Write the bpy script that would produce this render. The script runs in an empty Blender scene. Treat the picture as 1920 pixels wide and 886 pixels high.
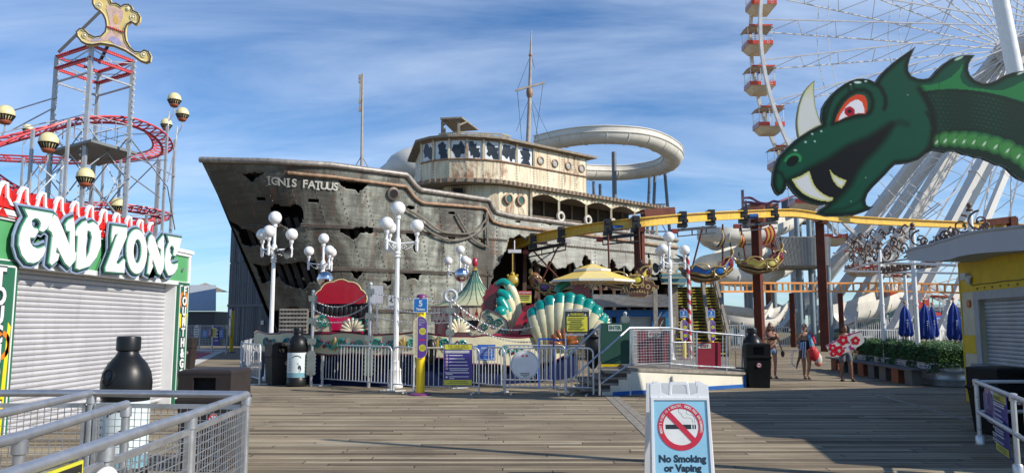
import bpy, bmesh, math, random
import numpy as np
from mathutils import Vector, Matrix, noise
from mathutils.geometry import tessellate_polygon
R = math.radians
PI = math.pi
random.seed(11)
S = bpy.context.scene
COL = S.collection
V = Vector
# ---------------------------------------------------------------- camera
FPX, CX, CY, CAMH = 1423.0, 960.0, 443.0, 1.65
PITCH = math.atan(162.0/FPX)
cam_d = bpy.data.cameras.new('camera')
cam_d.sensor_width = 36.0
cam_d.lens = 36.0*FPX/1920.0
cam_d.clip_start = 0.05
cam_d.clip_end = 3000
cam = bpy.data.objects.new('camera',cam_d)
COL.objects.link(cam)
cam.location = (0,0,CAMH)
cam.rotation_euler = (PI/2+PITCH,0,0)
S.camera = cam
# ---------------------------------------------------------------- sky, sun, exposure
SUN_EL, SUN_DIR = R(33), V((0.93,-0.37,0)).normalized()
world = bpy.data.worlds.new('World')
S.world = world
world.use_nodes = True
nt = world.node_tree
for n in list(nt.nodes):
 nt.nodes.remove(n)
def wn(t,**k):
 n = nt.nodes.new(t)
 for a, b in k.items():
  setattr(n,a,b)
 return n
w_out = wn('ShaderNodeOutputWorld')
w_bg = wn('ShaderNodeBackground')
w_bg.inputs['Strength'].default_value = 0.094
sky = wn('ShaderNodeTexSky')
sky.sky_type = 'NISHITA'
sky.sun_disc = False
sky.sun_elevation = SUN_EL
sky.sun_rotation = math.atan2(SUN_DIR.x,SUN_DIR.y)
sky.air_density = 1.0
sky.dust_density = 0.1
sky.ozone_density = 2.6
tc = wn('ShaderNodeTexCoord')
sep = wn('ShaderNodeSeparateXYZ')
nt.links.new(tc.outputs['Generated'],sep.inputs[0])
zz = wn('ShaderNodeMath',operation='ADD')
zz.inputs[1].default_value = 0.22
nt.links.new(sep.outputs['Z'],zz.inputs[0])
dx = wn('ShaderNodeMath',operation='DIVIDE')
dy = wn('ShaderNodeMath',operation='DIVIDE')
nt.links.new(sep.outputs['X'],dx.inputs[0]);nt.links.new(zz.outputs[0],dx.inputs[1])
nt.links.new(sep.outputs['Y'],dy.inputs[0]);nt.links.new(zz.outputs[0],dy.inputs[1])
cmb = wn('ShaderNodeCombineXYZ')
nt.links.new(dx.outputs[0],cmb.inputs[0]);nt.links.new(dy.outputs[0],cmb.inputs[1])
mp = wn('ShaderNodeMapping')
mp.inputs['Rotation'].default_value = (0,0,R(-14))
mp.inputs['Scale'].default_value = (0.5,1.7,1)
nt.links.new(cmb.outputs[0],mp.inputs['Vector'])
n1 = wn('ShaderNodeTexNoise')
n1.inputs['Scale'].default_value = 1.5
n1.inputs['Detail'].default_value = 10
n1.inputs['Roughness'].default_value = 0.58
n1.inputs['Distortion'].default_value = 0.5
nt.links.new(mp.outputs[0],n1.inputs['Vector'])
cr = wn('ShaderNodeValToRGB')
cr.color_ramp.elements[0].position = 0.35
cr.color_ramp.elements[0].color = (0,0,0,1)
cr.color_ramp.elements[1].position = 0.78
cr.color_ramp.elements[1].color = (0.58,0.58,0.58,1)
nt.links.new(n1.outputs['Fac'],cr.inputs[0])
tint = wn('ShaderNodeMix',data_type='RGBA',blend_type='MULTIPLY')
tint.inputs[0].default_value = 1.0
tint.inputs[7].default_value = (0.70,1.03,1.36,1)
nt.links.new(sky.outputs[0],tint.inputs[6])
mixc = wn('ShaderNodeMix',data_type='RGBA')
# cloud veil faded overhead, out of view, to cut the fill light
zf_ = wn('ShaderNodeMapRange')
zf_.inputs['From Min'].default_value = 0.42;zf_.inputs['From Max'].default_value = 0.7
zf_.inputs['To Min'].default_value = 1.0;zf_.inputs['To Max'].default_value = 0.1
nt.links.new(sep.outputs['Z'],zf_.inputs['Value'])
zm_ = wn('ShaderNodeMath',operation='MULTIPLY')
nt.links.new(cr.outputs[0],zm_.inputs[0]);nt.links.new(zf_.outputs[0],zm_.inputs[1])
nt.links.new(zm_.outputs[0],mixc.inputs[0])
nt.links.new(tint.outputs[2],mixc.inputs[6])
mixc.inputs[7].default_value = (8.4,9.7,11.6,1)
nt.links.new(mixc.outputs[2],w_bg.inputs['Color'])
nt.links.new(w_bg.outputs[0],w_out.inputs['Surface'])
sun_d = bpy.data.lights.new('sun','SUN')
sun_d.energy = 4.8
sun_d.angle = R(0.5)
sun_d.color = (1.0,0.93,0.82)
sun = bpy.data.objects.new('sun',sun_d)
COL.objects.link(sun)
sv = V((SUN_DIR.x*math.cos(SUN_EL),SUN_DIR.y*math.cos(SUN_EL),math.sin(SUN_EL)))
sun.rotation_euler = sv.to_track_quat('Z','Y').to_euler()
S.view_settings.view_transform = 'Standard'
S.view_settings.look = 'None'
S.view_settings.exposure = 0.2
S.view_settings.gamma = 1.0
S.view_settings.use_curve_mapping = False
S.cycles.max_bounces = 6
S.cycles.diffuse_bounces = 3
S.cycles.glossy_bounces = 3
S.cycles.transmission_bounces = 4
S.cycles.caustics_reflective = False
S.cycles.caustics_refractive = False
# ---------------------------------------------------------------- sight lines (used to measure sizes and places)
def ray(px,py):
 u, v = (px-CX)/FPX, (CY-py)/FPX
 c, s = math.cos(PITCH), math.sin(PITCH)
 return V((u,c-v*s,s+v*c))
def pt(px,py,Y):
 d = ray(px,py)
 return V((0,0,CAMH))+d*(Y/d.y)
def gp(px,py,z=0.0):
 d = ray(px,py)
 return V((0,0,CAMH))+d*((z-CAMH)/d.z)
def onp(px,py,p0,n):
 d = ray(px,py)
 o = V((0,0,CAMH))
 return o+d*((V(p0)-o).dot(V(n))/d.dot(V(n)))
def proj(p):
 c, s = math.cos(PITCH), math.sin(PITCH)
 q = V(p)-V((0,0,CAMH))
 f = q.y*c+q.z*s
 up = -q.y*s+q.z*c
 return CX+FPX*q.x/f, CY-FPX*up/f
def zat(py,Y):
 return pt(CX,py,Y).z
def frame(o,ex,ey):
 ex = V(ex).normalized();ey = V(ey);ey = (ey-ex*ey.dot(ex)).normalized();en = ex.cross(ey)
 m = Matrix.Identity(4)
 for i in range(3):
  m[i][0], m[i][1], m[i][2], m[i][3] = ex[i], ey[i], en[i], o[i]
 return m
def inpoly(x,y,P):
 c = False
 j = len(P)-1
 for i in range(len(P)):
  if(P[i][1]>y)!=(P[j][1]>y)and x<(P[j][0]-P[i][0])*(y-P[i][1])/(P[j][1]-P[i][1])+P[i][0]:
   c = not c
  j = i
 return c
def spline(P,n=8,closed=False):
 P = [V(p)for p in P]
 out = []
 N = len(P)
 rng = range(N)if closed else range(N-1)
 for i in rng:
  if closed:
   a, b, c, d = P[i-1], P[i], P[(i+1)%N], P[(i+2)%N]
  else:
   a, b, c, d = P[max(i-1,0)], P[i], P[i+1], P[min(i+2,N-1)]
  for k in range(n):
   t = k/n
   out.append(0.5*((2*b)+(c-a)*t+(2*a-5*b+4*c-d)*t*t+(3*b-a-3*c+d)*t**3))
 if not closed:
  out.append(P[-1].copy())
 return out
 # ---------------------------------------------------------------- materials
MATS = {}
def newmat(name):
 m = bpy.data.materials.new(name)
 m.use_nodes = True
 t = m.node_tree
 b = t.nodes['Principled BSDF']
 return m, t, b
def nd(t,ty,**k):
 n = t.nodes.new(ty)
 for a, b in k.items():
  setattr(n,a,b)
 return n
def noise_node(t,vec,scale,detail=4,rough=0.55,dist=0.0):
 n = nd(t,'ShaderNodeTexNoise')
 n.inputs['Scale'].default_value = scale
 n.inputs['Detail'].default_value = detail
 n.inputs['Roughness'].default_value = rough
 n.inputs['Distortion'].default_value = dist
 if vec is not None:
  t.links.new(vec,n.inputs['Vector'])
 return n
def ramp(t,fac,stops):
 r = nd(t,'ShaderNodeValToRGB')
 el = r.color_ramp.elements
 while len(el)<len(stops):
  el.new(0.5)
 for e, (p,c)in zip(el,stops):
  e.position = p
  e.color = (c,c,c,1)if not isinstance(c,(tuple,list))else(*c,1)
 t.links.new(fac,r.inputs[0])
 return r
def mix(t,fac,a,b,blend='MIX'):
 m = nd(t,'ShaderNodeMix',data_type='RGBA',blend_type=blend)
 for sock, val in((0,fac),(6,a),(7,b)):
  if hasattr(val,'is_output'):
   t.links.new(val,m.inputs[sock])
  elif sock==0:
   m.inputs[0].default_value = val
  else:
   m.inputs[sock].default_value = (*val,1)
 return m.outputs[2]
def mapped(t,scale=(1,1,1),rot=(0,0,0),kind='Object'):
 tc = nd(t,'ShaderNodeTexCoord')
 mp = nd(t,'ShaderNodeMapping')
 mp.inputs['Scale'].default_value = scale
 mp.inputs['Rotation'].default_value = rot
 t.links.new(tc.outputs[kind],mp.inputs['Vector'])
 return mp.outputs[0]
def bump(t,b,h,strength=0.3,dist=0.01):
 bn = nd(t,'ShaderNodeBump')
 bn.inputs['Strength'].default_value = strength
 bn.inputs['Distance'].default_value = dist
 t.links.new(h,bn.inputs['Height'])
 t.links.new(bn.outputs[0],b.inputs['Normal'])
def mat(name,col,rough=0.5,metal=0.0,var=0.18,scale=2.5,dirt=0.0,bmp=0.0,bscale=30,coat=0.0,spec=0.5):
 if name in MATS:
  return MATS[name]
 m, t, b = newmat(name)
 vec = mapped(t)
 n = noise_node(t,vec,scale,6,0.62)
 lo = tuple(max(0,c*(1-var))for c in col)
 hi = tuple(min(1,c*(1+var))for c in col)
 r = ramp(t,n.outputs['Fac'],[(0.3,lo),(0.7,hi)])
 out = r.outputs[0]
 if dirt>0:
  v2 = mapped(t,(6,6,0.8))
  n2 = noise_node(t,v2,1.2,6,0.7)
  r2 = ramp(t,n2.outputs['Fac'],[(0.5,0.0),(0.75,dirt)])
  out = mix(t,r2.outputs[0],out,(0.10,0.07,0.045))
 t.links.new(out,b.inputs['Base Color'])
 rr = ramp(t,n.outputs['Fac'],[(0.3,max(0.02,rough-0.08)),(0.7,min(1,rough+0.1))])
 t.links.new(rr.outputs[0],b.inputs['Roughness'])
 b.inputs['Metallic'].default_value = metal
 b.inputs['Coat Weight'].default_value = coat
 b.inputs['Specular IOR Level'].default_value = spec
 if bmp>0:
  n3 = noise_node(t,vec,bscale,4)
  bump(t,b,n3.outputs['Fac'],bmp,0.02)
 MATS[name] = m
 return m
def vcmat(name,rough=0.45,var=0.2,scale=5,coat=0.0,metal=0.0,emis=0):
 """paint whose colour is stored on the mesh"""
 if name in MATS:
  return MATS[name]
 m, t, b = newmat(name)
 at = nd(t,'ShaderNodeAttribute',attribute_name='Col')
 n = noise_node(t,mapped(t),scale,6,0.65)
 r = ramp(t,n.outputs['Fac'],[(0.3,1-var),(0.65,1.0)])
 out = mix(t,1.0,at.outputs['Color'],r.outputs[0],'MULTIPLY')
 t.links.new(out,b.inputs['Base Color'])
 b.inputs['Roughness'].default_value = rough
 b.inputs['Coat Weight'].default_value = coat
 b.inputs['Metallic'].default_value = metal
 MATS[name] = m
 return m
def glossvc():
 return vcmat('gloss_paint',0.28,0.15,4,coat=0.25)
def mattvc():
 return vcmat('matt_paint',0.6,0.22,4)
 # ---------------------------------------------------------------- mesh builder (world coordinates)
UNIT = [(-.5,-.5,-.5),(.5,-.5,-.5),(.5,.5,-.5),(-.5,.5,-.5),(-.5,-.5,.5),(.5,-.5,.5),(.5,.5,.5),(-.5,.5,.5)]
BF = [(3,2,1,0),(4,5,6,7),(0,1,5,4),(1,2,6,5),(2,3,7,6),(3,0,4,7)]
class MB:
 def __init__(s,c=None):
  s.v, s.f, s.c, s.fc, s.sm = [], [], c, [], []
  s.any = c is not None
 def _add(s,vs,fs,smooth=False):
  o = len(s.v)
  s.v.extend(vs)
  for f in fs:
   s.f.append(tuple(i+o for i in f))
   s.fc.append(s.c)
   s.sm.append(smooth)
  return s
 def col(s,c):
  s.c = c;s.any = True
  return s
 def box(s,c,d,rz=0.0,m=None):
  c = V(c)
  M = m if m is not None else Matrix.Rotation(rz,3,'Z')
  return s._add([c+M@V((x*d[0],y*d[1],z*d[2]))for x,y,z in UNIT],BF)
 def box2(s,a,b):
  return s.box([(a[i]+b[i])/2 for i in range(3)],[abs(b[i]-a[i])for i in range(3)])
 def bar(s,p,q,w,h=None,up=(0,0,1)):
  p, q = V(p), V(q)
  h = h or w
  d = q-p
  if d.length<1e-6:
   return s
  y = d.normalized()
  x = y.cross(V(up))
  if x.length<1e-4:
   x = V((1,0,0))-y*y.x
  x.normalize()
  z = x.cross(y)
  M = Matrix((x,y,z)).transposed()
  return s.box((p+q)/2,(w,d.length,h),m=M)
 def tube(s,P,r,seg=8,closed=False,cap=True):
  P = [V(p)for p in P]
  n = len(P)
  rs = r if isinstance(r,(list,tuple))else[r]*n
  vs = []
  prev = None
  for i in range(n):
   if closed:
    t = P[(i+1)%n]-P[i-1]
   else:
    t = P[min(i+1,n-1)]-P[max(i-1,0)]
   if t.length<1e-9:
    t = V((0,0,1))
   t.normalize()
   if prev is None:
    a = V((0,0,1))if abs(t.z)<0.9 else V((1,0,0))
    x = t.cross(a).normalized()
   else:
    x = prev-t*prev.dot(t)
    x = x.normalized()if x.length>1e-6 else t.orthogonal().normalized()
   prev = x
   y = t.cross(x)
   for k in range(seg):
    a = 2*PI*k/seg
    vs.append(P[i]+(x*math.cos(a)+y*math.sin(a))*rs[i])
  fs = []
  for i in range(n if closed else n-1):
   j = (i+1)%n
   for k in range(seg):
    l = (k+1)%seg
    fs.append((i*seg+k,i*seg+l,j*seg+l,j*seg+k))
  if not closed and cap:
   fs.append(tuple(reversed(range(seg))))
   fs.append(tuple((n-1)*seg+k for k in range(seg)))
  return s._add(vs,fs,seg>4)
 def lathe(s,prof,c=(0,0,0),seg=24,M=None,flute=0.0,smooth=True):
  vs, fs = [], []
  c = V(c)
  for r, z in prof:
   for k in range(seg):
    a = 2*PI*k/seg
    rr = r*(1-(flute if k%2 else 0))
    p = V((rr*math.cos(a),rr*math.sin(a),z))
    vs.append(c+(M@p if M is not None else p))
  for i in range(len(prof)-1):
   for k in range(seg):
    l = (k+1)%seg
    fs.append((i*seg+k,i*seg+l,(i+1)*seg+l,(i+1)*seg+k))
  fs.append(tuple(reversed(range(seg))))
  fs.append(tuple((len(prof)-1)*seg+k for k in range(seg)))
  return s._add(vs,fs,smooth)
 def ball(s,c,r,seg=16,rings=10,M=None):
  if not isinstance(r,(tuple,list)):
   r = (r,r,r)
  c = V(c)
  vs, fs = [], []
  for i in range(1,rings):
   th = PI*i/rings
   for k in range(seg):
    a = 2*PI*k/seg
    p = V((r[0]*math.sin(th)*math.cos(a),r[1]*math.sin(th)*math.sin(a),r[2]*math.cos(th)))
    vs.append(c+(M@p if M is not None else p))
  top, bot = V((0,0,r[2])), V((0,0,-r[2]))
  vs.append(c+(M@top if M is not None else top))
  vs.append(c+(M@bot if M is not None else bot))
  T, B = len(vs)-2, len(vs)-1
  for i in range(rings-2):
   for k in range(seg):
    l = (k+1)%seg
    fs.append((i*seg+k,(i+1)*seg+k,(i+1)*seg+l,i*seg+l))
  for k in range(seg):
   l = (k+1)%seg
   fs.append((T,k,l))
   fs.append((B,(rings-2)*seg+l,(rings-2)*seg+k))
  return s._add(vs,fs,True)
 def quad(s,a,b,c,d):
  return s._add([V(a),V(b),V(c),V(d)],[(0,1,2,3)])
 def prism(s,loops,M,z0,z1):
  """flat outline (first loop) with holes, in the plane of M, from z0 to z1"""
  if not isinstance(loops[0][0],(list,tuple,Vector)):
   loops = [loops]
  L = [[V((p[0],p[1],0))for p in l]for l in loops]
  tris = tessellate_polygon(L)
  flat = [p for l in L for p in l]
  n = len(flat)
  vs = [M@V((p.x,p.y,z0))for p in flat]+[M@V((p.x,p.y,z1))for p in flat]
  fs = []
  for a, b, c in tris:
   ar = (flat[b]-flat[a]).cross(flat[c]-flat[a]).z
   if ar<0:
    a, c = c, a
   fs.append((a+n,b+n,c+n))
   fs.append((c,b,a))
  o = 0
  for l in L:
   m = len(l)
   ar = sum(l[i].x*l[(i+1)%m].y-l[(i+1)%m].x*l[i].y for i in range(m))
   for i in range(m):
    j = (i+1)%m
    q = (o+i,o+j,o+j+n,o+i+n)
    if(ar<0)!=(o>0):
     q = tuple(reversed(q))
    fs.append(q)
   o+=m
  return s._add(vs,fs)
 def plate(s,pix,p0,n,z0,z1,up=(0,0,1)):
  """outline measured on the plane (p0, n), real size, thickness z0..z1 along n"""
  n = V(n).normalized()
  ex = V(up).cross(n)
  M = frame(p0,ex,up)
  Mi = M.inverted()
  if not isinstance(pix[0][0],(list,tuple)):
   pix = [pix]
  L = []
  for l in pix:
   q = [Mi@onp(x,y,p0,n)for x,y in l]
   L.append([(a.x,a.y)for a in q])
  return s.prism(L,M,z0,z1)
 def mesh(s,me,M=None):
  M = M or Matrix.Identity(4)
  return s._add([M@v.co for v in me.vertices],[tuple(p.vertices)for p in me.polygons])
 def text(s,body,size,M,off=0.0,ext=0.002,align='CENTER',shear=0.0,sx=1.0,bold=0.0,maxw=None,sp=1.0):
  cu = bpy.data.curves.new('t','FONT')
  cu.body = body
  cu.size = size
  cu.align_x = align
  cu.align_y = 'CENTER'
  cu.extrude = ext
  cu.offset = off+bold
  cu.shear = shear
  cu.space_character = sp
  cu.resolution_u = 3
  ob = bpy.data.objects.new('t',cu)
  me = bpy.data.meshes.new_from_object(ob)
  if maxw and len(me.vertices):
   w = max(v.co.x for v in me.vertices)-min(v.co.x for v in me.vertices)
   sx = min(sx,maxw/w)if w>0 else sx
  s.mesh(me,M@Matrix.Diagonal((sx,1,1,1)))
  bpy.data.objects.remove(ob)
  bpy.data.meshes.remove(me)
  return s
 def curve2d(s,loops,M,off,ext):
  cu = bpy.data.curves.new('t','CURVE')
  cu.dimensions = '2D'
  cu.fill_mode = 'BOTH'
  for l in loops:
   sp = cu.splines.new('POLY')
   sp.points.add(len(l)-1)
   for i, p in enumerate(l):
    sp.points[i].co = (p[0],p[1],0,1)
   sp.use_cyclic_u = True
  cu.extrude = ext
  cu.offset = off
  ob = bpy.data.objects.new('t',cu)
  me = bpy.data.meshes.new_from_object(ob)
  s.mesh(me,M)
  bpy.data.objects.remove(ob)
  bpy.data.meshes.remove(me)
  return s
 def build(s,name,m,parent=None,world=True):
  me = bpy.data.meshes.new(name)
  vs = s.v
  if parent is not None:
   Mi = (Matrix.Translation(parent.location)@Matrix.Rotation(parent.rotation_euler.z,4,'Z')).inverted()if parent.type=='EMPTY' else None
   root = parent
   while root.parent is not None:
    root = root.parent
   if Mi is None or parent.parent is not None:
    Mi = (Matrix.Translation(root.location)@Matrix.Rotation(root.rotation_euler.z,4,'Z')).inverted()
   vs = [Mi@v for v in vs]
   org = None
  else:
   xs = [v.x for v in vs];ys = [v.y for v in vs];zs = [v.z for v in vs]
   org = V(((min(xs)+max(xs))/2,(min(ys)+max(ys))/2,min(zs)))
   vs = [v-org for v in vs]
  me.from_pydata([tuple(v)for v in vs],[],s.f)
  me.polygons.foreach_set('use_smooth',s.sm)
  if s.any:
   a = me.color_attributes.new('Col','FLOAT_COLOR','CORNER')
   buf = []
   for p, c in zip(me.polygons,s.fc):
    c = c or(0.5,0.5,0.5)
    buf.extend((c[0],c[1],c[2],1.0)*p.loop_total)
   a.data.foreach_set('color',buf)
  me.materials.append(m)
  me.validate()
  me.update()
  if any(s.sm):
   try:
    me.set_sharp_from_angle(angle=R(50))
   except Exception:
    pass
  o = bpy.data.objects.new(name,me)
  COL.objects.link(o)
  if parent is not None:
   o.parent = parent
  else:
   o.location = org
  return o
def tag(o,label=None,cat=None,group=None,kind=None):
 if label:o['label'] = label
 if cat:o['category'] = cat
 if group:o['group'] = group
 if kind:o['kind'] = kind
 return o
def thing(name,label,cat,loc=(0,0,0),group=None,rz=0.0):
 o = bpy.data.objects.new(name,None)
 o.empty_display_size = 0.3
 COL.objects.link(o)
 o.location = loc
 o.rotation_euler = (0,0,rz)
 return tag(o,label,cat,group)
def dup(root,loc,rz=0.0,label=None,scale=None):
 r = root.copy()
 COL.objects.link(r)
 r.location = loc
 r.rotation_euler = (0,0,rz)
 if scale:
  r.scale = scale if isinstance(scale,tuple)else(scale,)*3
 if label:r['label'] = label
 def rec(a,b):
  for ch in[o for o in list(COL.objects)if o.parent==a]:
   c = ch.copy()
   COL.objects.link(c)
   c.parent = b
   rec(ch,c)
 rec(root,r)
 return r
 # ---------------------------------------------------------------- shared materials
GALV = mat('galvanised_steel',(0.50,0.51,0.53),0.34,0.75,0.15,6,bmp=0.05)
STEEL = mat('grey_steel',(0.42,0.43,0.44),0.45,0.4,0.2,4,dirt=0.3)
WHITE = mat('white_paint',(0.74,0.74,0.73),0.4,0,0.06,2,dirt=0.12)
WHITEG = mat('white_gloss',(0.78,0.78,0.77),0.25,0,0.05,2,coat=0.3)
BLACKP = mat('black_plastic',(0.010,0.011,0.012),0.36,0,0.2,3,spec=0.32)
BINB = mat('black_bin_plastic',(0.009,0.010,0.010),0.5,0,0.2,3,bmp=0.06,bscale=50,spec=0.15)
BROWNP = mat('dark_brown_plastic',(0.034,0.027,0.025),0.5,0,0.15,3,bmp=0.1,bscale=60,spec=0.25)
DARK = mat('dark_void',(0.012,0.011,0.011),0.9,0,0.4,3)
WOOD = mat('weathered_wood',(0.27,0.24,0.20),0.8,0,0.35,7,bmp=0.3)
DWOOD = mat('dark_rust_wood',(0.11,0.065,0.045),0.8,0,0.4,5,bmp=0.3)
YELLOW = mat('yellow_paint',(0.85,0.60,0.01),0.35,0,0.06,3,coat=0.2)
TRACKY = mat('track_yellow',(0.70,0.44,0.05),0.4,0,0.14,3,dirt=0.45)
RUSTCOL = mat('rust_brown_steel',(0.115,0.036,0.024),0.6,0,0.22,2,dirt=0.3,spec=0.15)
RED = mat('red_paint',(0.55,0.02,0.03),0.4,0,0.15,3)
CRED = mat('coaster_red',(0.62,0.07,0.08),0.38,0,0.2,3,dirt=0.25)
BLUE = mat('blue_paint',(0.02,0.13,0.50),0.4,0,0.1,3)
VC = mattvc()
VG = glossvc()
C_CREAM, C_TEAL, C_BURG = (0.74,0.68,0.44), (0.01,0.30,0.24), (0.22,0.01,0.03)
C_GOLD, C_WHITE, C_BLACK = (0.62,0.44,0.12), (0.8,0.8,0.78), (0.012,0.012,0.013)
# ================================================================ ground
def planks_mat():
 m, t, b = newmat('boardwalk_planks')
 tc = nd(t,'ShaderNodeTexCoord')
 sp = nd(t,'ShaderNodeSeparateXYZ')
 t.links.new(tc.outputs['Object'],sp.inputs[0])
 def ma(op,a,bb=None,c=None):
  n = nd(t,'ShaderNodeMath',operation=op)
  for i, x in enumerate((a,bb,c)):
   if x is None:continue
   if hasattr(x,'is_output'):t.links.new(x,n.inputs[i])
   else:n.inputs[i].default_value = x
  return n.outputs[0]
 wob = noise_node(t,mapped(t,(0.15,3,1)),1.0,2)
 yy = ma('DIVIDE',ma('ADD',sp.outputs['Y'],ma('MULTIPLY',wob.outputs['Fac'],0.035)),0.145)
 iy = ma('FLOOR',yy)
 fy = ma('FRACT',yy)
 wn1 = nd(t,'ShaderNodeTexWhiteNoise',noise_dimensions='1D')
 t.links.new(iy,wn1.inputs['W'])
 xx = ma('ADD',ma('DIVIDE',sp.outputs['X'],3.7),ma('MULTIPLY',wn1.outputs['Value'],7.3))
 ix = ma('FLOOR',xx)
 fx = ma('FRACT',xx)
 wn2 = nd(t,'ShaderNodeTexWhiteNoise',noise_dimensions='2D')
 cv = nd(t,'ShaderNodeCombineXYZ')
 t.links.new(ix,cv.inputs[0]);t.links.new(iy,cv.inputs[1])
 t.links.new(cv.outputs[0],wn2.inputs['Vector'])
 cadd = nd(t,'ShaderNodeVectorMath',operation='ADD')
 t.links.new(mapped(t,(0.7,26,1)),cadd.inputs[0])
 t.links.new(wn2.outputs['Color'],cadd.inputs[1])
 g1 = noise_node(t,cadd.outputs[0],1.6,8,0.66,0.3)
 g2 = noise_node(t,mapped(t,(5,5,1)),0.14,6,0.65)
 base = ramp(t,wn2.outputs['Value'],[(0.0,(0.135,0.115,0.088)),(0.12,(0.215,0.185,0.142)),(0.4,(0.28,0.243,0.188)),(0.75,(0.335,0.295,0.228)),(0.93,(0.43,0.385,0.30)),(1.0,(0.36,0.35,0.30))])
 grain = ramp(t,g1.outputs['Fac'],[(0.30,(0.34,0.31,0.28)),(0.45,(0.84,0.82,0.80)),(0.66,(1.24,1.22,1.18))])
 c1 = mix(t,1.0,base.outputs[0],grain.outputs[0],'MULTIPLY')
 stain = ramp(t,g2.outputs['Fac'],[(0.30,(0.58,0.57,0.56)),(0.42,(0.9,0.89,0.88)),(0.6,(1.08,1.07,1.05))])
 c2 = mix(t,1.0,c1,stain.outputs[0],'MULTIPLY')
 # gaps between boards and butt joints
 ey = ma('MINIMUM',fy,ma('SUBTRACT',1.0,fy))
 gapy = ma('LESS_THAN',ey,0.05)
 ex = ma('MINIMUM',fx,ma('SUBTRACT',1.0,fx))
 gapx = ma('LESS_THAN',ex,0.0020)
 gap = ma('MAXIMUM',gapy,gapx)
 # nail heads
 nx = ma('ABSOLUTE',ma('SUBTRACT',ma('FRACT',ma('DIVIDE',sp.outputs['X'],0.61)),0.5))
 ny = ma('ABSOLUTE',ma('SUBTRACT',ma('ABSOLUTE',ma('SUBTRACT',fy,0.5)),0.28))
 nail = ma('MULTIPLY',ma('LESS_THAN',nx,0.012),ma('LESS_THAN',ny,0.045))
 c3 = mix(t,ma('MULTIPLY',nail,0.35),c2,(0.05,0.04,0.035))
 c4 = mix(t,gap,c3,(0.022,0.019,0.016))
 c4 = mix(t,1.0,c4,(1.0,0.955,0.87),'MULTIPLY')
 t.links.new(c4,b.inputs['Base Color'])
 b.inputs['Roughness'].default_value = 0.85
 b.inputs['Specular IOR Level'].default_value = 0.25
 hgt = ma('ADD',ma('MULTIPLY',g1.outputs['Fac'],0.35),ma('MULTIPLY',ma('MINIMUM',ma('MULTIPLY',ey,9.0),1.0),0.8))
 hg = ma('ADD',hgt,ma('MULTIPLY',wn2.outputs['Value'],0.5))
 bump(t,b,hg,0.6,0.012)
 return m
PLANK = planks_mat()
g = MB();g.quad((-900,-60,-0.6),(900,-60,-0.6),(900,2500,-0.6),(-900,2500,-0.6))
tag(g.build('ground',mat('sand',(0.45,0.40,0.30),0.95,0,0.2,0.2)),kind='structure')
g = MB();g.box2((-60,-25,-0.3),(70,105,0.0))
tag(g.build('boardwalk',PLANK),kind='structure')
SEAM = mat('seam_plank',(0.25,0.225,0.185),0.85,0,0.4,9,bmp=0.4)
def seam(a,b2,n=2,w=0.15):
 m = MB()
 a, b2 = V(a), V(b2)
 d = (b2-a).normalized()
 s = V((-d.y,d.x,0))
 for i in range(n):
  o = s*(w+0.012)*i
  m.bar(a+o+V((0,0,0.002)),b2+o+V((0,0,0.002)),w,0.010)
 return tag(m.build('boardwalk_seam',SEAM),kind='structure')
seam(gp(1140,742),gp(1216,815),2)
seam(gp(1216,815.5),gp(1330,925),2)
seam(gp(1640,738),gp(1815,787),1,0.13)
m = MB();a, b2, c, d = gp(352,690), gp(352,651), gp(424,656), gp(414,661)
m.prism([(a.x,a.y),(gp(375,680).x,gp(375,680).y),(d.x,d.y),(c.x,c.y),(b2.x-3,b2.y)],Matrix.Identity(4),0.003,0.008)
tag(m.build('painted_deck_border',mat('deck_white',(0.62,0.60,0.55),0.7)),kind='structure')
m = MB();a, b2, c = gp(345,683), gp(345,656), gp(402,660)
m.prism([(a.x,a.y),(gp(372,672).x,gp(372,672).y),(c.x,c.y),(b2.x-2,b2.y)],Matrix.Identity(4),0.010,0.014)
tag(m.build('painted_deck_panel',mat('deck_red',(0.45,0.02,0.03),0.6)),kind='structure')
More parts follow.
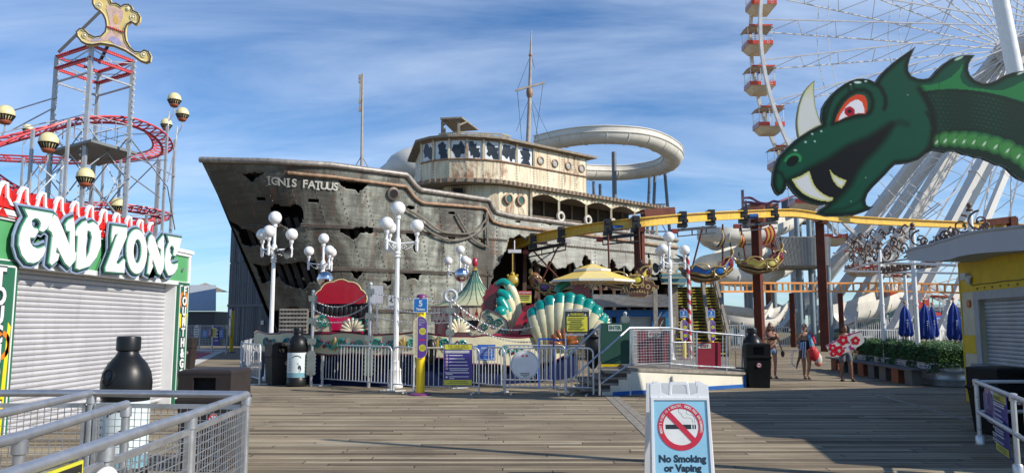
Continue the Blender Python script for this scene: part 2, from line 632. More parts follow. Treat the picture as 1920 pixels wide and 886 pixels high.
# ================================================================ the wrecked ship
def hull_mat():
 m, t, b = newmat('burnt_hull_plating')
 big = noise_node(t,mapped(t,(1,1,0.5)),0.42,6,0.62,0.8)
 st = noise_node(t,mapped(t,(1.6,1.6,0.14)),1.1,7,0.68)
 fine = noise_node(t,mapped(t),2.6,8,0.7,0.6)
 c0 = ramp(t,fine.outputs['Fac'],[(0.3,(0.20,0.205,0.185)),(0.5,(0.40,0.41,0.37)),(0.72,(0.60,0.60,0.55))])
 c1 = ramp(t,st.outputs['Fac'],[(0.33,(0.16,0.15,0.14)),(0.5,(0.72,0.73,0.71)),(0.72,(1.3,1.32,1.26))])
 c = mix(t,1.0,c0.outputs[0],c1.outputs[0],'MULTIPLY')
 soot = ramp(t,big.outputs['Fac'],[(0.47,0.0),(0.58,0.85)])
 c = mix(t,soot.outputs[0],c,(0.05,0.042,0.034))
 # bow painted darker for smoke burn and its shaded side, paler towards stern
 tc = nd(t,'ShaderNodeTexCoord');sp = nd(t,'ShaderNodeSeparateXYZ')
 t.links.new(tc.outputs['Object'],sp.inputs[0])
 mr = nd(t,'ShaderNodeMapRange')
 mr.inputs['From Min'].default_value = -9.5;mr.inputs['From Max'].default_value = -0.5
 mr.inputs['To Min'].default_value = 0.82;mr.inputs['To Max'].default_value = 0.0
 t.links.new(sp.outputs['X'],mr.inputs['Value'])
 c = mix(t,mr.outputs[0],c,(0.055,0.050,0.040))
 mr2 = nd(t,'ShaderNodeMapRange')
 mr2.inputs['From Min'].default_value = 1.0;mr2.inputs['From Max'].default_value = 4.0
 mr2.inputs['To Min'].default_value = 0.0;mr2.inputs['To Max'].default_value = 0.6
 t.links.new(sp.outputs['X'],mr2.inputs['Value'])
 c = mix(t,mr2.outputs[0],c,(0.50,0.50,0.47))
 rn = noise_node(t,mapped(t,(3,3,0.7)),0.9,8,0.72,0.8)
 rf = ramp(t,rn.outputs['Fac'],[(0.56,0.0),(0.68,0.85)])
 c = mix(t,rf.outputs[0],c,(0.20,0.075,0.03))
 dg_ = noise_node(t,mapped(t,(0.6,0.6,7),(0,R(-32),0)),1.0,5,0.6)
 c = mix(t,0.55,c,ramp(t,dg_.outputs['Fac'],[(0.35,(0.55,0.54,0.52)),(0.6,(1.15,1.15,1.12))]).outputs[0],'MULTIPLY')
 # diagonal sheathing boards
 wv = nd(t,'ShaderNodeTexWave',wave_type='BANDS',bands_direction='Z')
 wv.inputs['Scale'].default_value = 0.9
 wv.inputs['Distortion'].default_value = 2.6
 wv.inputs['Detail'].default_value = 3
 t.links.new(mapped(t,(1,1,1),(0,R(-32),0)),wv.inputs['Vector'])
 ln = ramp(t,wv.outputs['Fac'],[(0.0,(0.45,0.44,0.42)),(0.06,(1,1,1))])
 c = mix(t,0.20,c,ln.outputs[0],'MULTIPLY')
 c = mix(t,1.0,c,(0.95,0.95,0.93),'MULTIPLY')
 t.links.new(c,b.inputs['Base Color'])
 b.inputs['Roughness'].default_value = 0.55
 b.inputs['Metallic'].default_value = 0.15
 ad = nd(t,'ShaderNodeMath',operation='ADD')
 t.links.new(fine.outputs['Fac'],ad.inputs[0]);t.links.new(dg_.outputs['Fac'],ad.inputs[1])
 bump(t,b,ad.outputs[0],0.5,0.03)
 return m
def rusty_cream():
 m, t, b = newmat('rusty_cream_plating')
 f = noise_node(t,mapped(t,(1,1,0.6)),1.3,7,0.65)
 c = ramp(t,f.outputs['Fac'],[(0.3,(0.54,0.48,0.33)),(0.6,(0.70,0.65,0.48))]).outputs[0]
 st = noise_node(t,mapped(t,(7,7,0.45)),1.0,7,0.7)
 c = mix(t,ramp(t,st.outputs['Fac'],[(0.50,0.0),(0.66,0.8)]).outputs[0],c,(0.38,0.19,0.08))
 bl = noise_node(t,mapped(t,(1.3,1.3,0.5)),0.9,8,0.7,0.5)
 c = mix(t,ramp(t,bl.outputs['Fac'],[(0.52,0.0),(0.62,0.9)]).outputs[0],c,(0.22,0.09,0.04))
 gr = noise_node(t,mapped(t,(3,3,0.4)),1.7,6,0.7)
 c = mix(t,ramp(t,gr.outputs['Fac'],[(0.55,0.0),(0.8,0.6)]).outputs[0],c,(0.22,0.21,0.13))
 t.links.new(c,b.inputs['Base Color'])
 b.inputs['Roughness'].default_value = 0.6
 bump(t,b,bl.outputs['Fac'],0.3,0.02)
 return m
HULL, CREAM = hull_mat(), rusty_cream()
RAILM = mat('worn_rail',(0.30,0.27,0.24),0.45,0.3,0.4,5,dirt=0.7)
PIPE = mat('rusty_pipe',(0.30,0.19,0.12),0.6,0.2,0.5,4,dirt=0.5)
RIVET = mat('rivet_iron',(0.16,0.13,0.11),0.6,0.3,0.3,4)
AX = V((0.753,0.658,0));AN = V((0.658,-0.753,0))
TC = spline([(-13.3,32.1,0),(-9.6,31.3,0),(-5.5,33.6,0),(-0.5,38,0),(10.4,47.5,0)],60)
BC = spline([(-10.25,34.75,0),(-7.3,34.1,0),(-4.0,36.0,0),(-0.4,38.2,0),(10.4,47.6,0)],60)
RAIL = [(330,300),(372,300),(500,302),(620,309),(762,328),(769,338),(774,347),(783,355),(850,365),(917,375),(922,388),(928,397),(960,405),(1095,423),(1250,447),(1400,470)]
def lerp_tab(tab,x):
 for(a,b), (c,d)in zip(tab,tab[1:]):
  if a<=x<=c:
   return b+(d-b)*(x-a)/(c-a)
 return tab[0][1]if x<tab[0][0]else tab[-1][1]
def rail_z(i,tab=RAIL):
 z = 8.0
 for _ in range(6):
  px, _y = proj((TC[i].x,TC[i].y,z))
  z = pt(px,lerp_tab(tab,px),TC[i].y).z
 return z
NZ = 190
SOFF = -1
RZ = [rail_z(i)for i in range(len(TC))]
def hull_pt(fi,z,out=0.0):
 """point on the hull skin: fi along its length (0..1), z height"""
 f = fi*(len(TC)-1)
 i = min(int(f),len(TC)-2)
 k = f-i
 t = TC[i].lerp(TC[i+1],k);b2 = BC[i].lerp(BC[i+1],k)
 rz = RZ[i]*(1-k)+RZ[i+1]*k
 w = max(0.0,z/8.4)**1.15
 p = b2.lerp(t,w)
 tan = (TC[i+1]-TC[i]).normalized()
 return V((p.x,p.y,z))+V((tan.y,-tan.x,0))*out
HOLES = [[(453,323),(497,324),(484,332),(472,341),(462,334)],[(504,385),(512,378),(529,387),(556,384),(568,392),(568,409),(563,426),(550,431),(530,425),(512,415),(506,400)],[(433,414),(458,429),(478,436),(489,463),(472,465),(455,456),(443,436)],[(472,495),(495,499),(512,490),(529,494),(560,491),(590,490),(597,500),(597,527),(580,528),(570,544),(553,543),(536,531),(522,521),(505,527),(489,531)],[(637,338),(694,341),(684,351),(676,358),(671,365),(661,355),(644,348)],[(640,426),(676,426),(701,427),(701,436),(674,436),(664,450),(650,443),(640,436)],[(760,434),(789,436),(789,444),(782,450),(788,463),(782,473),(776,468),(777,453),(769,449),(760,444)],[(659,509),(681,507),(671,524),(664,522)],[(749,510),(791,512),(786,527),(779,522),(766,527),(762,519)],[(718,527),(733,526),(735,532),(727,537)],[(897,445),(911,446),(909,456),(899,452)],[(842,441),(856,442),(854,449),(843,448)],[(762,386),(778,387),(778,393),(762,392)],[(841,397),(853,397),(853,402),(841,401)],[(578,373),(598,374),(598,380),(578,379)],[(480,370),(499,371),(498,376),(481,375)],[(1023,415),(1034,417),(1034,422),(1023,420)],[(966,413),(976,414),(976,418),(966,417)],[(510,580),(560,575),(600,590),(640,600),(640,640),(520,640)],[(953,448),(975,442),(991,452),(991,470),(997,494),(1004,486),(1010,494),(1022,500),(1028,489),(1035,493),(1046,503),(1059,500),(1074,492),(1082,503),(1092,497),(1094,483),(1099,478),(1105,491),(1118,499),(1130,494),(1138,503),(1146,483),(1152,492),(1157,504),(1170,497),(1184,508),(1190,496),(1197,508),(1210,498),(1225,515),(1238,508),(1275,520),(1300,720),(850,720),(880,640),(905,600),(915,560),(922,521),(929,504),(937,492),(944,480),(950,465)],]
HBB = [(min(p[0]for p in H)-9,max(p[0]for p in H)+9,min(p[1]for p in H)-9,max(p[1]for p in H)+9)for H in HOLES]
NU = 1150
hv, hf = [], []
fis = [i/NU for i in range(NU+1)]
for fi in fis:
 f = fi*(len(TC)-1)
 i = min(int(f),len(TC)-2);k = f-i
 rz = RZ[i]*(1-k)+RZ[i+1]*k
 for j in range(NZ+1):
  hv.append(hull_pt(fi,rz*j/NZ))
for i in range(NU):
 for j in range(NZ):
  a = i*(NZ+1)+j
  q = (a,a+NZ+1,a+NZ+2,a+1)
  c = (hv[q[0]]+hv[q[2]])/2
  px, py = proj(c)
  nx = noise.noise(c*1.9)*5+noise.noise(c*5.5)*2.5
  ny = noise.noise(c*1.9+V((9,3,1)))*5+noise.noise(c*5.5+V((4,4,4)))*2.5
  dead = False
  for hi, H in enumerate(HOLES):
   bb = HBB[hi]
   if px<bb[0]or px>bb[1]or py<bb[2]or py>bb[3]:continue
   s = 0.15 if 12<=hi<=17 else 1.0
   if inpoly(px+nx*s,py+ny*s,H):
    dead = True;break
  if not dead:
   hf.append(q)
ship = thing('wrecked_ship','huge burnt grey shipwreck with torn holes, rusty cream wheelhouse and IGNIS FATUUS lettering','ship',(-2,40,0))
m = MB();m._add(hv,hf,True)
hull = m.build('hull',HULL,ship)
sol = hull.modifiers.new('thickness','SOLIDIFY');sol.thickness = 0.10;sol.offset = SOFF
# far side of the hull, deck, dark inner lining with frames
stem = V((-13.3,32.1,0))
def mirror(p):
 q = V(p)-stem
 q2 = V((q.x,q.y,0))
 r = q2-AN*2*q2.dot(AN)
 return V((stem.x+r.x,stem.y+r.y,p[2]))
m = MB()
idx = list(range(0,len(TC),8))+[len(TC)-1]
for a, b2 in zip(idx,idx[1:]):
 p = [mirror((BC[a].x,BC[a].y,0)),mirror((BC[b2].x,BC[b2].y,0)),mirror((TC[b2].x,TC[b2].y,RZ[b2])),mirror((TC[a].x,TC[a].y,RZ[a]))]
 m.quad(*p)
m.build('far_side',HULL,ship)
m = MB()
for a, b2 in zip(idx,idx[1:]):
 za, zb = RZ[a]-0.35, RZ[b2]-0.35
 if a==0:za = zb
 pa_, pb_ = hull_pt(a/(len(TC)-1),za,-0.12), hull_pt(b2/(len(TC)-1),zb,-0.12)
 m.quad(pa_,pb_,mirror(pb_),mirror(pa_))
m.build('deck',WOOD,ship)
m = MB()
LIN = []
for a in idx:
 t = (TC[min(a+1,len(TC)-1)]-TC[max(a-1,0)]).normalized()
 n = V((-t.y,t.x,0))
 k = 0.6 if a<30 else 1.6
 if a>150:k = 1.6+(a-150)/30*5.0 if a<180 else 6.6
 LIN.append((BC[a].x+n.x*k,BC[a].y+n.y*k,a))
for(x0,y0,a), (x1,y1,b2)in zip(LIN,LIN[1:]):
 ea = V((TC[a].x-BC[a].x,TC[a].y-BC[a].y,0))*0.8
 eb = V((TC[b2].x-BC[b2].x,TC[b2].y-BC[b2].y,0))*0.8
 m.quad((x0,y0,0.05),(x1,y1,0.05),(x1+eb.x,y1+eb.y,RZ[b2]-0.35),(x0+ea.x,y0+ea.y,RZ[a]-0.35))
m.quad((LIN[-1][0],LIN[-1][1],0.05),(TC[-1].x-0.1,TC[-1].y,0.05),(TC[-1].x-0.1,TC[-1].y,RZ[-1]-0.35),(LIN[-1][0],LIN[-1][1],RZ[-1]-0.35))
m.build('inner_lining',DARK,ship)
m = MB()
for k in range(22):
 fi = 0.05+0.60*k/21
 p, q = hull_pt(fi,0.1,-0.5), hull_pt(fi,6.2,-0.5)
 m.bar(p,q,0.16,0.2,up=(1,0,0))
for z in(1.8,3.4,5.0):
 for k in range(27):
  m.bar(hull_pt(0.04+k*0.023,z,-0.62),hull_pt(0.04+(k+1)*0.023,z,-0.62),0.08,0.16)
m.build('frames',mat('charred_timber',(0.035,0.027,0.022),0.85,0,0.4,4),ship)
m = MB()
rc = random.Random(8)
for px, y0, y1, Y, dx_, w_ in((962,470,640,40,0.2,.14),(985,470,640,41,-0.1,.2),(1003,500,640,41.5,0.5,.16),(1012,495,600,40.8,-0.5,.13),(1040,500,640,43,0,.2),(1068,500,640,43.5,0.25,.16),(1100,495,640,44.5,0,.22),(1121,505,640,44.5,0.5,.16),(1150,500,640,45.5,0.1,.18),(1182,505,640,46.5,-0.2,.2),(1222,505,640,48,0,.2)):
 a, b2 = pt(px,y0,Y), pt(px,y1,Y)
 m.bar(a+V((0,0,0.6)),(b2.x+dx_,b2.y,0.0),w_,w_)
for z_, Y in((2.0,43),(3.6,44)):
 m.bar(pt(985,500,41.5)*0+V((pt(985,500,41.5).x,41.5,z_)),V((pt(1230,500,48.5).x,48.5,z_+0.2)),0.14,0.2)
m.build('cave_timbers',mat('brown_cave_timber',(0.16,0.09,0.06),0.8,0,0.4,4),ship)
# rails and rubbing strakes
def rail_line(tab,r,out,name,mt,px0,px1,step=2):
 P = []
 for i in range(0,len(TC),step):
  z = rail_z(i,tab)
  px, _ = proj((TC[i].x,TC[i].y,z))
  if px0<=px<=px1:
   P.append(hull_pt(i/(len(TC)-1),z,out))
 mm = MB();mm.tube(P,r,8)
 return mm.build(name,mt,ship)
rail_line(RAIL,0.13,0.02,'top_rail',RAILM,340,1400,1)
R2 = [(380,312),(530,323),(620,331),(756,349),(763,362),(770,371),(783,379),(850,384.5),(908,390),(914,404),(921,415),(940,421),(960,424),(1095,440),(1250,462),(1400,480)]
rail_line(R2,0.085,0.06,'rubbing_strake',PIPE,530,1400,1)
# riveted seams
def rivets(P,r=0.028,every=0.24):
 out = []
 L = 0.0
 for a, b2 in zip(P,P[1:]):
  d = (b2-a).length
  n = max(1,int(d/every))
  for k in range(n):
   out.append(a.lerp(b2,k/n))
 return out
m, mr = MB(), MB()
for z in(5.8,4.0,2.2):
 run = []
 for k in range(0,301):
  fi = 0.04+0.93*k/300
  p = hull_pt(fi,z,0.03)
  px, py = proj(p)
  if any(inpoly(px,py,H)for H in HOLES):
   if len(run)>1:
    m.tube(run,0.035,4)
   run = []
  else:
   run.append(p)
   mr.ball(p+V((0,-0.03,0.05)),0.026,5,4)
   mr.ball(p+V((0,-0.03,-0.05)),0.026,5,4)
 if len(run)>1:
  m.tube(run,0.035,4)
for fi in[0.12+0.062*k for k in range(14)]:
 for k in range(40):
  z = 0.4+7.8*k/39
  f = fi*(len(TC)-1)
  if z>RZ[int(f)]-0.25:continue
  p = hull_pt(fi,z,0.02)
  px, py = proj(p)
  if not any(inpoly(px,py,H)for H in HOLES):
   mr.ball(p,0.03,5,4)
m.build('plate_seams',RIVET,ship)
mr.build('rivets',RIVET,ship)
# name on the bow
m = MB()
def hull_frame(px,py,out=0.05):
 best = None
 for k in range(1400):
  fi = 0.02+0.70*k/1400
  lo, hi = 0.0, 8.2
  for _ in range(14):
   mid = (lo+hi)/2
   if proj(hull_pt(fi,mid))[1]>py:lo = mid
   else:hi = mid
  q = proj(hull_pt(fi,lo))
  if best is None or abs(q[0]-px)<best[0]:
   best = (abs(q[0]-px),fi,lo)
 _, fi, z = best
 p = hull_pt(fi,z,out)
 ex = (hull_pt(fi+0.01,z)-hull_pt(fi-0.01,z)).normalized()
 ey = (hull_pt(fi,z+0.1)-hull_pt(fi,z-0.1)).normalized()
 return frame(p,ex,ey)
for ch, px, py in zip('IGNISFATUUS',(505,516,529,541,552,572,584,596,607,618,629),(339,340.5,342,343,344,345.5,347,348,349,350,351)):
 M = hull_frame(px,py)
 m.text(ch,0.46,M,ext=0.006,bold=0.012)
 for dyy in(-0.165,0.165):
  if ch in 'IT':
   m.box(M@V((0,dyy,0)),(0.14,0.05,0.02),m=M.to_3x3())
m.build('ship_name',mat('faded_lettering',(0.50,0.49,0.42),0.7,0,0.3,6),ship)
# hawse pipe and hanging hoses
m = MB()
M = hull_frame(736,363,0.02)
m.lathe([(0.30,0),(0.30,0.08),(0.2,0.12),(0.2,-0.1)],M.translation,20,M.to_3x3())
m.build('hawse_pipe',RIVET,ship)
m = MB()
M = hull_frame(736,363,0.02)
m.lathe([(0.19,0.10),(0.19,0.125)],M.translation,20,M.to_3x3())
m.build('hawse_hole',DARK,ship)
def hang(pix,r):
 P = [hull_frame(x,y,0.14).translation for x,y in pix]
 mm = MB();mm.tube(spline(P,6),r,6)
 return mm.build('hanging_hose',mat('old_hose',(0.17,0.15,0.12),0.7,0,0.3,3),ship)
hang([(760,392),(790,410),(820,432),(850,438),(880,436),(905,415),(925,398)],0.045)
hang([(790,425),(815,442),(850,451),(885,441),(910,422),(926,398)],0.05)
hang([(853,401),(866,425),(885,450),(910,463),(935,456),(958,435),(970,416)],0.05)
# ---------------------------------------------------------------- wheelhouse
house = None
def fp(px,Y,z=0):
 return V(((px-CX)/FPX*Y,Y,z))
def fix(px,Y,z):
 """x so that this corner stands in line at px for height z"""
 c, s = math.cos(PITCH), math.sin(PITCH)
 f = Y*c+(z-CAMH)*s
 return V(((px-CX)/FPX*f,Y,z))
fr = [fix(789,38.6,9),fix(812,37.9,9),fix(842,37.55,9),fix(875,37.5,9),fix(907,37.7,9),fix(939,38.05,9)]
C0 = V((fr[-1].x,fr[-1].y,0))
back = C0+AX*6.5
def foot(ext,off=0.0,front=fr):
 P = [V((p.x,p.y,0))for p in front]
 e = C0+AX*ext
 P+=[e,e-AN*6.0,V((front[0].x-1.0,front[0].y+4.5,0))]
 if off:
  cen = sum(P,V())/len(P)
  n = len(P)
  out = []
  for i in range(n):
   d1 = (P[i]-P[i-1]).normalized();d2 = (P[(i+1)%n]-P[i]).normalized()
   nn = (V((d1.y,-d1.x,0))+V((d2.y,-d2.x,0)))
   nn = nn.normalized()/max(0.4,abs(nn.normalized().dot(V((d1.y,-d1.x,0)))))
   out.append(P[i]+nn*off)
  P = out
 return[(p.x,p.y)for p in P]
ZM, ZB, ZW, ZE = 8.72, 9.84, 10.72, 10.92
I4 = Matrix.Identity(4)
m = MB()
m.prism(foot(6.33),I4,ZM+0.08,ZB)
m.prism(foot(6.33,-0.12),I4,ZB,ZE)
wheel = m.build('wheelhouse_wall',CREAM,ship)
m = MB()
a0, a1 = C0+AX*2.3, C0+AX*6.33
m.bar(a0+AN*-0.06+V((0,0,(ZB+ZE)/2)),a1+AN*-0.06+V((0,0,(ZB+ZE)/2)),0.13,ZE-ZB)
m.build('side_wall',CREAM,ship)
m = MB()
m.prism(foot(6.6,0.32),I4,ZE,ZE+0.12)
roofm = mat('wooden_roof_edge',(0.24,0.20,0.15),0.8,0,0.4,6,bmp=0.4)
top = m.build('wheelhouse_roof',roofm,ship)
m = MB()
m.prism(foot(13.2,0.28),I4,ZM-0.08,ZM+0.10)
m.build('gallery_roof',roofm,ship)
m = MB()
fl = [fix(832,38.7,8),fix(860,38.3,8),fix(900,38.1,8),fix(936,38.25,8)]
P = [(p.x,p.y)for p in fl]
e = C0+AX*2.1
P+=[(e.x-AN.x*.1,e.y-AN.y*.1),(e.x-AN.x*5,e.y-AN.y*5),(fl[0].x-1,fl[0].y+4)]
m.prism(P,I4,6.2,ZM-0.1)
m.build('lower_cabin',CREAM,ship)
# the dark gallery behind posts
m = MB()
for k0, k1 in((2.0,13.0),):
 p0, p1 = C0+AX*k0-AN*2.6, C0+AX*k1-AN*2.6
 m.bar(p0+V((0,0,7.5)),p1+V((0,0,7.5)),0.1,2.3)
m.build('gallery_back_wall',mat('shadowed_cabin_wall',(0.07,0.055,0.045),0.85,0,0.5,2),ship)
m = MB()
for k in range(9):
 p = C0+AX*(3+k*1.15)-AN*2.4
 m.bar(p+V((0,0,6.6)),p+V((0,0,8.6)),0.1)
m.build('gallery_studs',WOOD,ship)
railm = MB();mesh_ = MB();postm = MB()
gx = [1,2.1]
def side_t(px,z):
 lo, hi = 0.0, 20.0
 for _ in range(30):
  mid = (lo+hi)/2
  if proj(C0+AX*mid+V((0,0,z)))[0]<px:lo = mid
  else:hi = mid
 return lo
posts = [side_t(x,8)for x in(996,1048,1099,1146,1190,1231)]
for t in posts:
 o = MB();p = C0+AX*t
 o.bar(p+V((0,0,6.4)),p+V((0,0,ZM-0.08)),0.11)
 o.build('gallery_post',CREAM,ship)
for ta, tb in zip(posts,posts[1:]):
# curved valance between posts
 M = frame(C0+AX*ta+V((0,0,ZM-0.1))+AN*0.03,AX,(0,0,1))
 w = tb-ta
 pts = [(0,0),(0,-0.42)]+[(w*k/10,-0.42+0.26*math.sin(PI*k/10))for k in range(1,10)]+[(w,-0.42),(w,0)]
 o = MB();o.prism(pts,M,-0.03,0.03)
 o.build('gallery_valance',CREAM,ship)
 a, b2 = C0+AX*ta, C0+AX*tb
 zr = 7.25
 mesh_.bar(a+V((0,0,zr)),b2+V((0,0,zr)),0.04)
 n = int(w/0.16)
 for k in range(-4,n):
  for sg in(1,-1):
   t0, t1 = k*0.16, k*0.16+0.7
   za, zb = (6.55,zr)if sg>0 else(zr,6.55)
   c0, c1 = max(t0,0), min(t1,w)
   if c1<=c0:continue
   z0 = za+(zb-za)*(c0-t0)/0.7;z1 = za+(zb-za)*(c1-t0)/0.7
   mesh_.bar(a+AX*c0+V((0,0,z0)),a+AX*c1+V((0,0,z1)),0.018)
mesh_.build('gallery_railing',mat('rope_netting',(0.20,0.15,0.10),0.8),ship)
# frames round wheelhouse: mullions, sills, rivet rows
pm = MB();rv = MB();sl = MB()
fr2 = [V((p.x,p.y,0))for p in fr]+[C0+AX*1.1,C0+AX*2.3]
sidep = [C0+AX*t for t in(3.3,4.4,5.4,6.33)]
for p in fr2:
 pm.bar(p+V((0,0,ZB)),p+V((0,0,ZE)),0.11)
for p in fr2+sidep:
 for dz in np.arange(ZM+0.2,ZB,0.14):
  rv.ball(p+AN*0.02+V((0,-0.02,float(dz))),0.025,5,4)
for p in sidep:
 for dz in np.arange(ZB,ZE,0.14):
  rv.ball(p+AN*0.02+V((0,-0.02,float(dz))),0.025,5,4)
full = fr2+sidep
for z, r in((ZB,0.05),(ZM+0.13,0.045),(ZE-0.03,0.04)):
 sl.tube([p+V((0,-0.02,z))+AN*0.02 for p in full],r,6)
P2 = [V((p.x,p.y,0))for p in fr]+[C0+AX*13.2]
for a, b2 in zip(P2,P2[1:]):
 d = (b2-a);n = int(d.length/0.3)
 nn = V((d.y,-d.x,0)).normalized()*0.30
 for k in range(n):
  sl.box(a+d*(k/n)+nn+V((0,0,ZM+0.0)),(0.08,0.08,0.22))
pm.build('window_mullions',CREAM,ship)
sl.build('window_sills',PIPE,ship)
rv.build('cabin_rivets',RIVET,ship)
BROK = mat('broken_window_black',(0.02,0.022,0.025),0.2)
PANE = mat('frosted_window_film',(0.62,0.66,0.70),0.3,0,0.08,3)
rw = random.Random(5)
for i, (a,b2)in enumerate(zip(fr2,fr2[1:])):
 d = (b2-a);nn = V((d.y,-d.x,0)).normalized()
 M = frame(a+V((0,0,ZB))-nn*0.05,d,(0,0,1))
 w, h = d.length, ZE-ZB
 o = MB();o.prism([(0.09,0.06),(w-0.09,0.06),(w-0.09,h-0.1),(0.09,h-0.1)],M,-0.06,0.005)
 wo = o.build('window_pane',PANE,ship)
 for q in range(1):
  cx, cy = w*rw.uniform(0.42,0.6), h*rw.uniform(0.42,0.5)
  pts = []
  K = 22
  am = [rw.uniform(0.75,1.2)for _ in range(5)];ph_ = rw.uniform(0,6);K2 = rw.choice([4,7,9])
  for k in range(K):
   an = 2*PI*k/K
   rr = 0.36+0.10*math.sin(an*2+ph_)+0.07*math.sin(an*K2+ph_*2)+rw.uniform(-0.07,0.07)
   x = min(max(cx+rr*w*0.95*math.cos(an),0.11),w-0.11)
   y = min(max(cy+rr*h*1.15*math.sin(an),0.08),h-0.13)
   pts.append((x,y))
  o = MB();o.prism(pts,M,0.007,0.012)
  o.build('broken_hole',BROK,wo)
def porthole(P,r,mt):
 M = frame(P,AX,(0,0,1))
 o = MB();o.lathe([(r*1.18,0),(r*1.18,0.05),(r*0.86,0.06),(r*0.86,0.0)],P,20,M.to_3x3())
 f = o.build('porthole',PIPE,ship)
 o = MB();o.lathe([(r*0.86,0.0),(r*0.86,0.02)],P,20,M.to_3x3())
 o.build('porthole_glass',mt,f)
for px, py in((1013,296),(1040,301),(1065,306),(1090,311)):
 t = side_t(px,10.2)
 p = C0+AX*t+AN*0.02
 porthole(V((p.x,p.y,ZB+0.42)),0.2,mat('crazed_glass',(0.35,0.38,0.36),0.25,0,0.6,14))
for px in(955,978):
 t = side_t(px,8)
 p = C0+AX*t+AN*-0.05
 porthole(V((p.x,p.y,7.98)),0.23,mat('green_glass',(0.05,0.11,0.09),0.15,0,0.3,4))
dx_ = fix(859,38.1,8)
o = MB();o.box((dx_.x,dx_.y+0.12,8.25),(0.72,0.2,0.56));f = o.build('cabin_hatch_frame',PIPE,ship)
o = MB();o.box((dx_.x,dx_.y+0.0,8.25),(0.5,0.1,0.4));o.build('hatch_opening',DARK,f)
# lifebuoys on the gallery posts
for i, (px,lab)in enumerate(((1048,'white lifebuoy on the gallery post nearest the wheelhouse wall'),(1099,'white lifebuoy on the middle gallery post of the ship'),(1146,'white lifebuoy on the gallery post furthest to the stern'))):
 t = side_t(px,7.6)
 p = C0+AX*t+AN*0.14+V((0,0,7.35))
 M = frame(p,AX,(0,0,1)).to_3x3()
 lb = thing('lifebuoy',lab,'lifebuoy',p,'lifebuoys on the ship gallery')
 o = MB();o.tube([p+M@V((0.22*math.cos(2*PI*k/20),0.22*math.sin(2*PI*k/20),0))for k in range(20)],0.075,8,closed=True)
 o.build('ring',mat('old_white_buoy',(0.60,0.56,0.48),0.6),lb)
 o = MB();o.tube([p+M@V((0.32*math.cos(2*PI*k/20),0.32*math.sin(2*PI*k/20),0))for k in range(20)],0.014,5,closed=True)
 o.build('rope',WOOD,lb)
 # roof railing, lookout shelter, vent
zr = ZE+0.12
m = MB((0.55,0.42,0.2))
a, b2 = fix(823,38.6,zr), fix(944,38.8,zr)
b3 = V((b2.x,b2.y,zr))+AX*0.5
seq = [V((a.x,a.y,zr)),V((fix(860,38.2,zr).x,38.2,zr)),V((b2.x-0.1,38.6,zr)),b3]
for p, q in zip(seq,seq[1:]):
 n = max(2,int((q-p).length/0.11))
 for k in range(n):
  m.col([(0.55,0.42,0.2),(0.4,0.33,0.22),(0.6,0.5,0.3)][k%3])
  c = p.lerp(q,k/n)
  m.box(c+V((0,0,0.17)),(0.06,0.03,0.34))
 m.col((0.45,0.36,0.22));m.bar(p+V((0,0,0.36)),q+V((0,0,0.36)),0.06,0.05)
m.build('roof_railing',VC,ship)
m = MB()
sh = [fix(829,38.9,zr),fix(860,38.7,zr),fix(833,40.3,zr),fix(862,40.2,zr)]
for p in sh:
 m.bar((p.x,p.y,zr),(p.x,p.y,zr+1.12),0.13)
a = [fix(825,38.5,11.8),fix(866,38.3,12.0),fix(897,40.8,11.9),fix(850,41.2,11.8)]
m.prism([(p.x,p.y)for p in a],I4,zr+1.12,zr+1.20)
m.bar(V((sh[0].x,sh[0].y,zr+0.85)),V((sh[0].x+0.3,sh[0].y,zr+1.12)),0.08)
m.bar(V((sh[1].x,sh[1].y,zr+0.85)),V((sh[1].x+0.4,sh[1].y+.3,zr+1.12)),0.08)
m.build('lookout_shelter',WOOD,ship)
m = MB()
p = fix(945,39.3,zr)
m.tube([V((p.x+0.85*k/8,p.y+0.6*k/8,zr+0.12+0.2*math.sin(PI*k/8)))for k in range(9)],0.07,6)
m.build('blue_arch',BLUE,ship)
m = MB();p = fix(980,40,zr);m.ball((p.x,p.y,zr+0.12),(0.16,0.16,0.2),10,6);m.build('roof_vent',STEEL,ship)
# masts
MASTM = mat('mast_wood',(0.34,0.30,0.26),0.7,0,0.3,3)
mast = thing('ship_mast','tall pale mast with a crossbar and rope stays above the wheelhouse','mast',pt(990,285,42))
b0, b1, b2 = pt(990,270,42), pt(993,190,42), pt(996.5,57,42)
m = MB();m.tube([b0-V((0,0,1.6)),b0,b1,pt(995,100,42),b2],[0.14,0.13,0.11,0.07,0.025],8);m.build('pole',MASTM,mast)
m = MB();m.bar(pt(966,170,41.8),pt(1021,155,42.1),0.11);m.build('crossbar',MASTM,mast)
m = MB();m.ball(pt(993,174,42),(0.2,0.2,0.38),8,6);m.ball(pt(995,104,42),0.12,8,6);m.build('mast_fitting',PIPE,mast)
m = MB()
for a, b2 in(((970,170),(978,262)),((993,182),(968,246)),((1018,158),(1004,262)),((995,184),(1033,262)),((995,104),(970,168)),((994,184),(1010,262)),((996,104),(1002,128))):
 m.tube([pt(*a,42),pt(*b2,43)],0.014,4)
m.build('stays',mat('rope',(0.12,0.10,0.09),0.8),mast)
bm_ = thing('bow_mast','slim weathered grey pole mast with cleats on the foredeck','mast',pt(678,312,38))
m = MB();m.tube([pt(677,335,38),pt(678,308,38),pt(680,138,38)],[0.08,0.07,0.05],8)
for y in(144,152,190,205):
 m.box(pt(677.5,y,38)+V((-0.08,0,0)),(0.12,0.1,0.2))
m.tube([pt(676,148,38),pt(675,210,38)],0.03,5)
m.build('pole',MASTM,bm_)
m = MB()
for a in((666,312),(690,313)):
 m.tube([pt(678,292,38),pt(a[0],a[1],38)],0.02,4)
m.build('stays',RIVET,bm_)
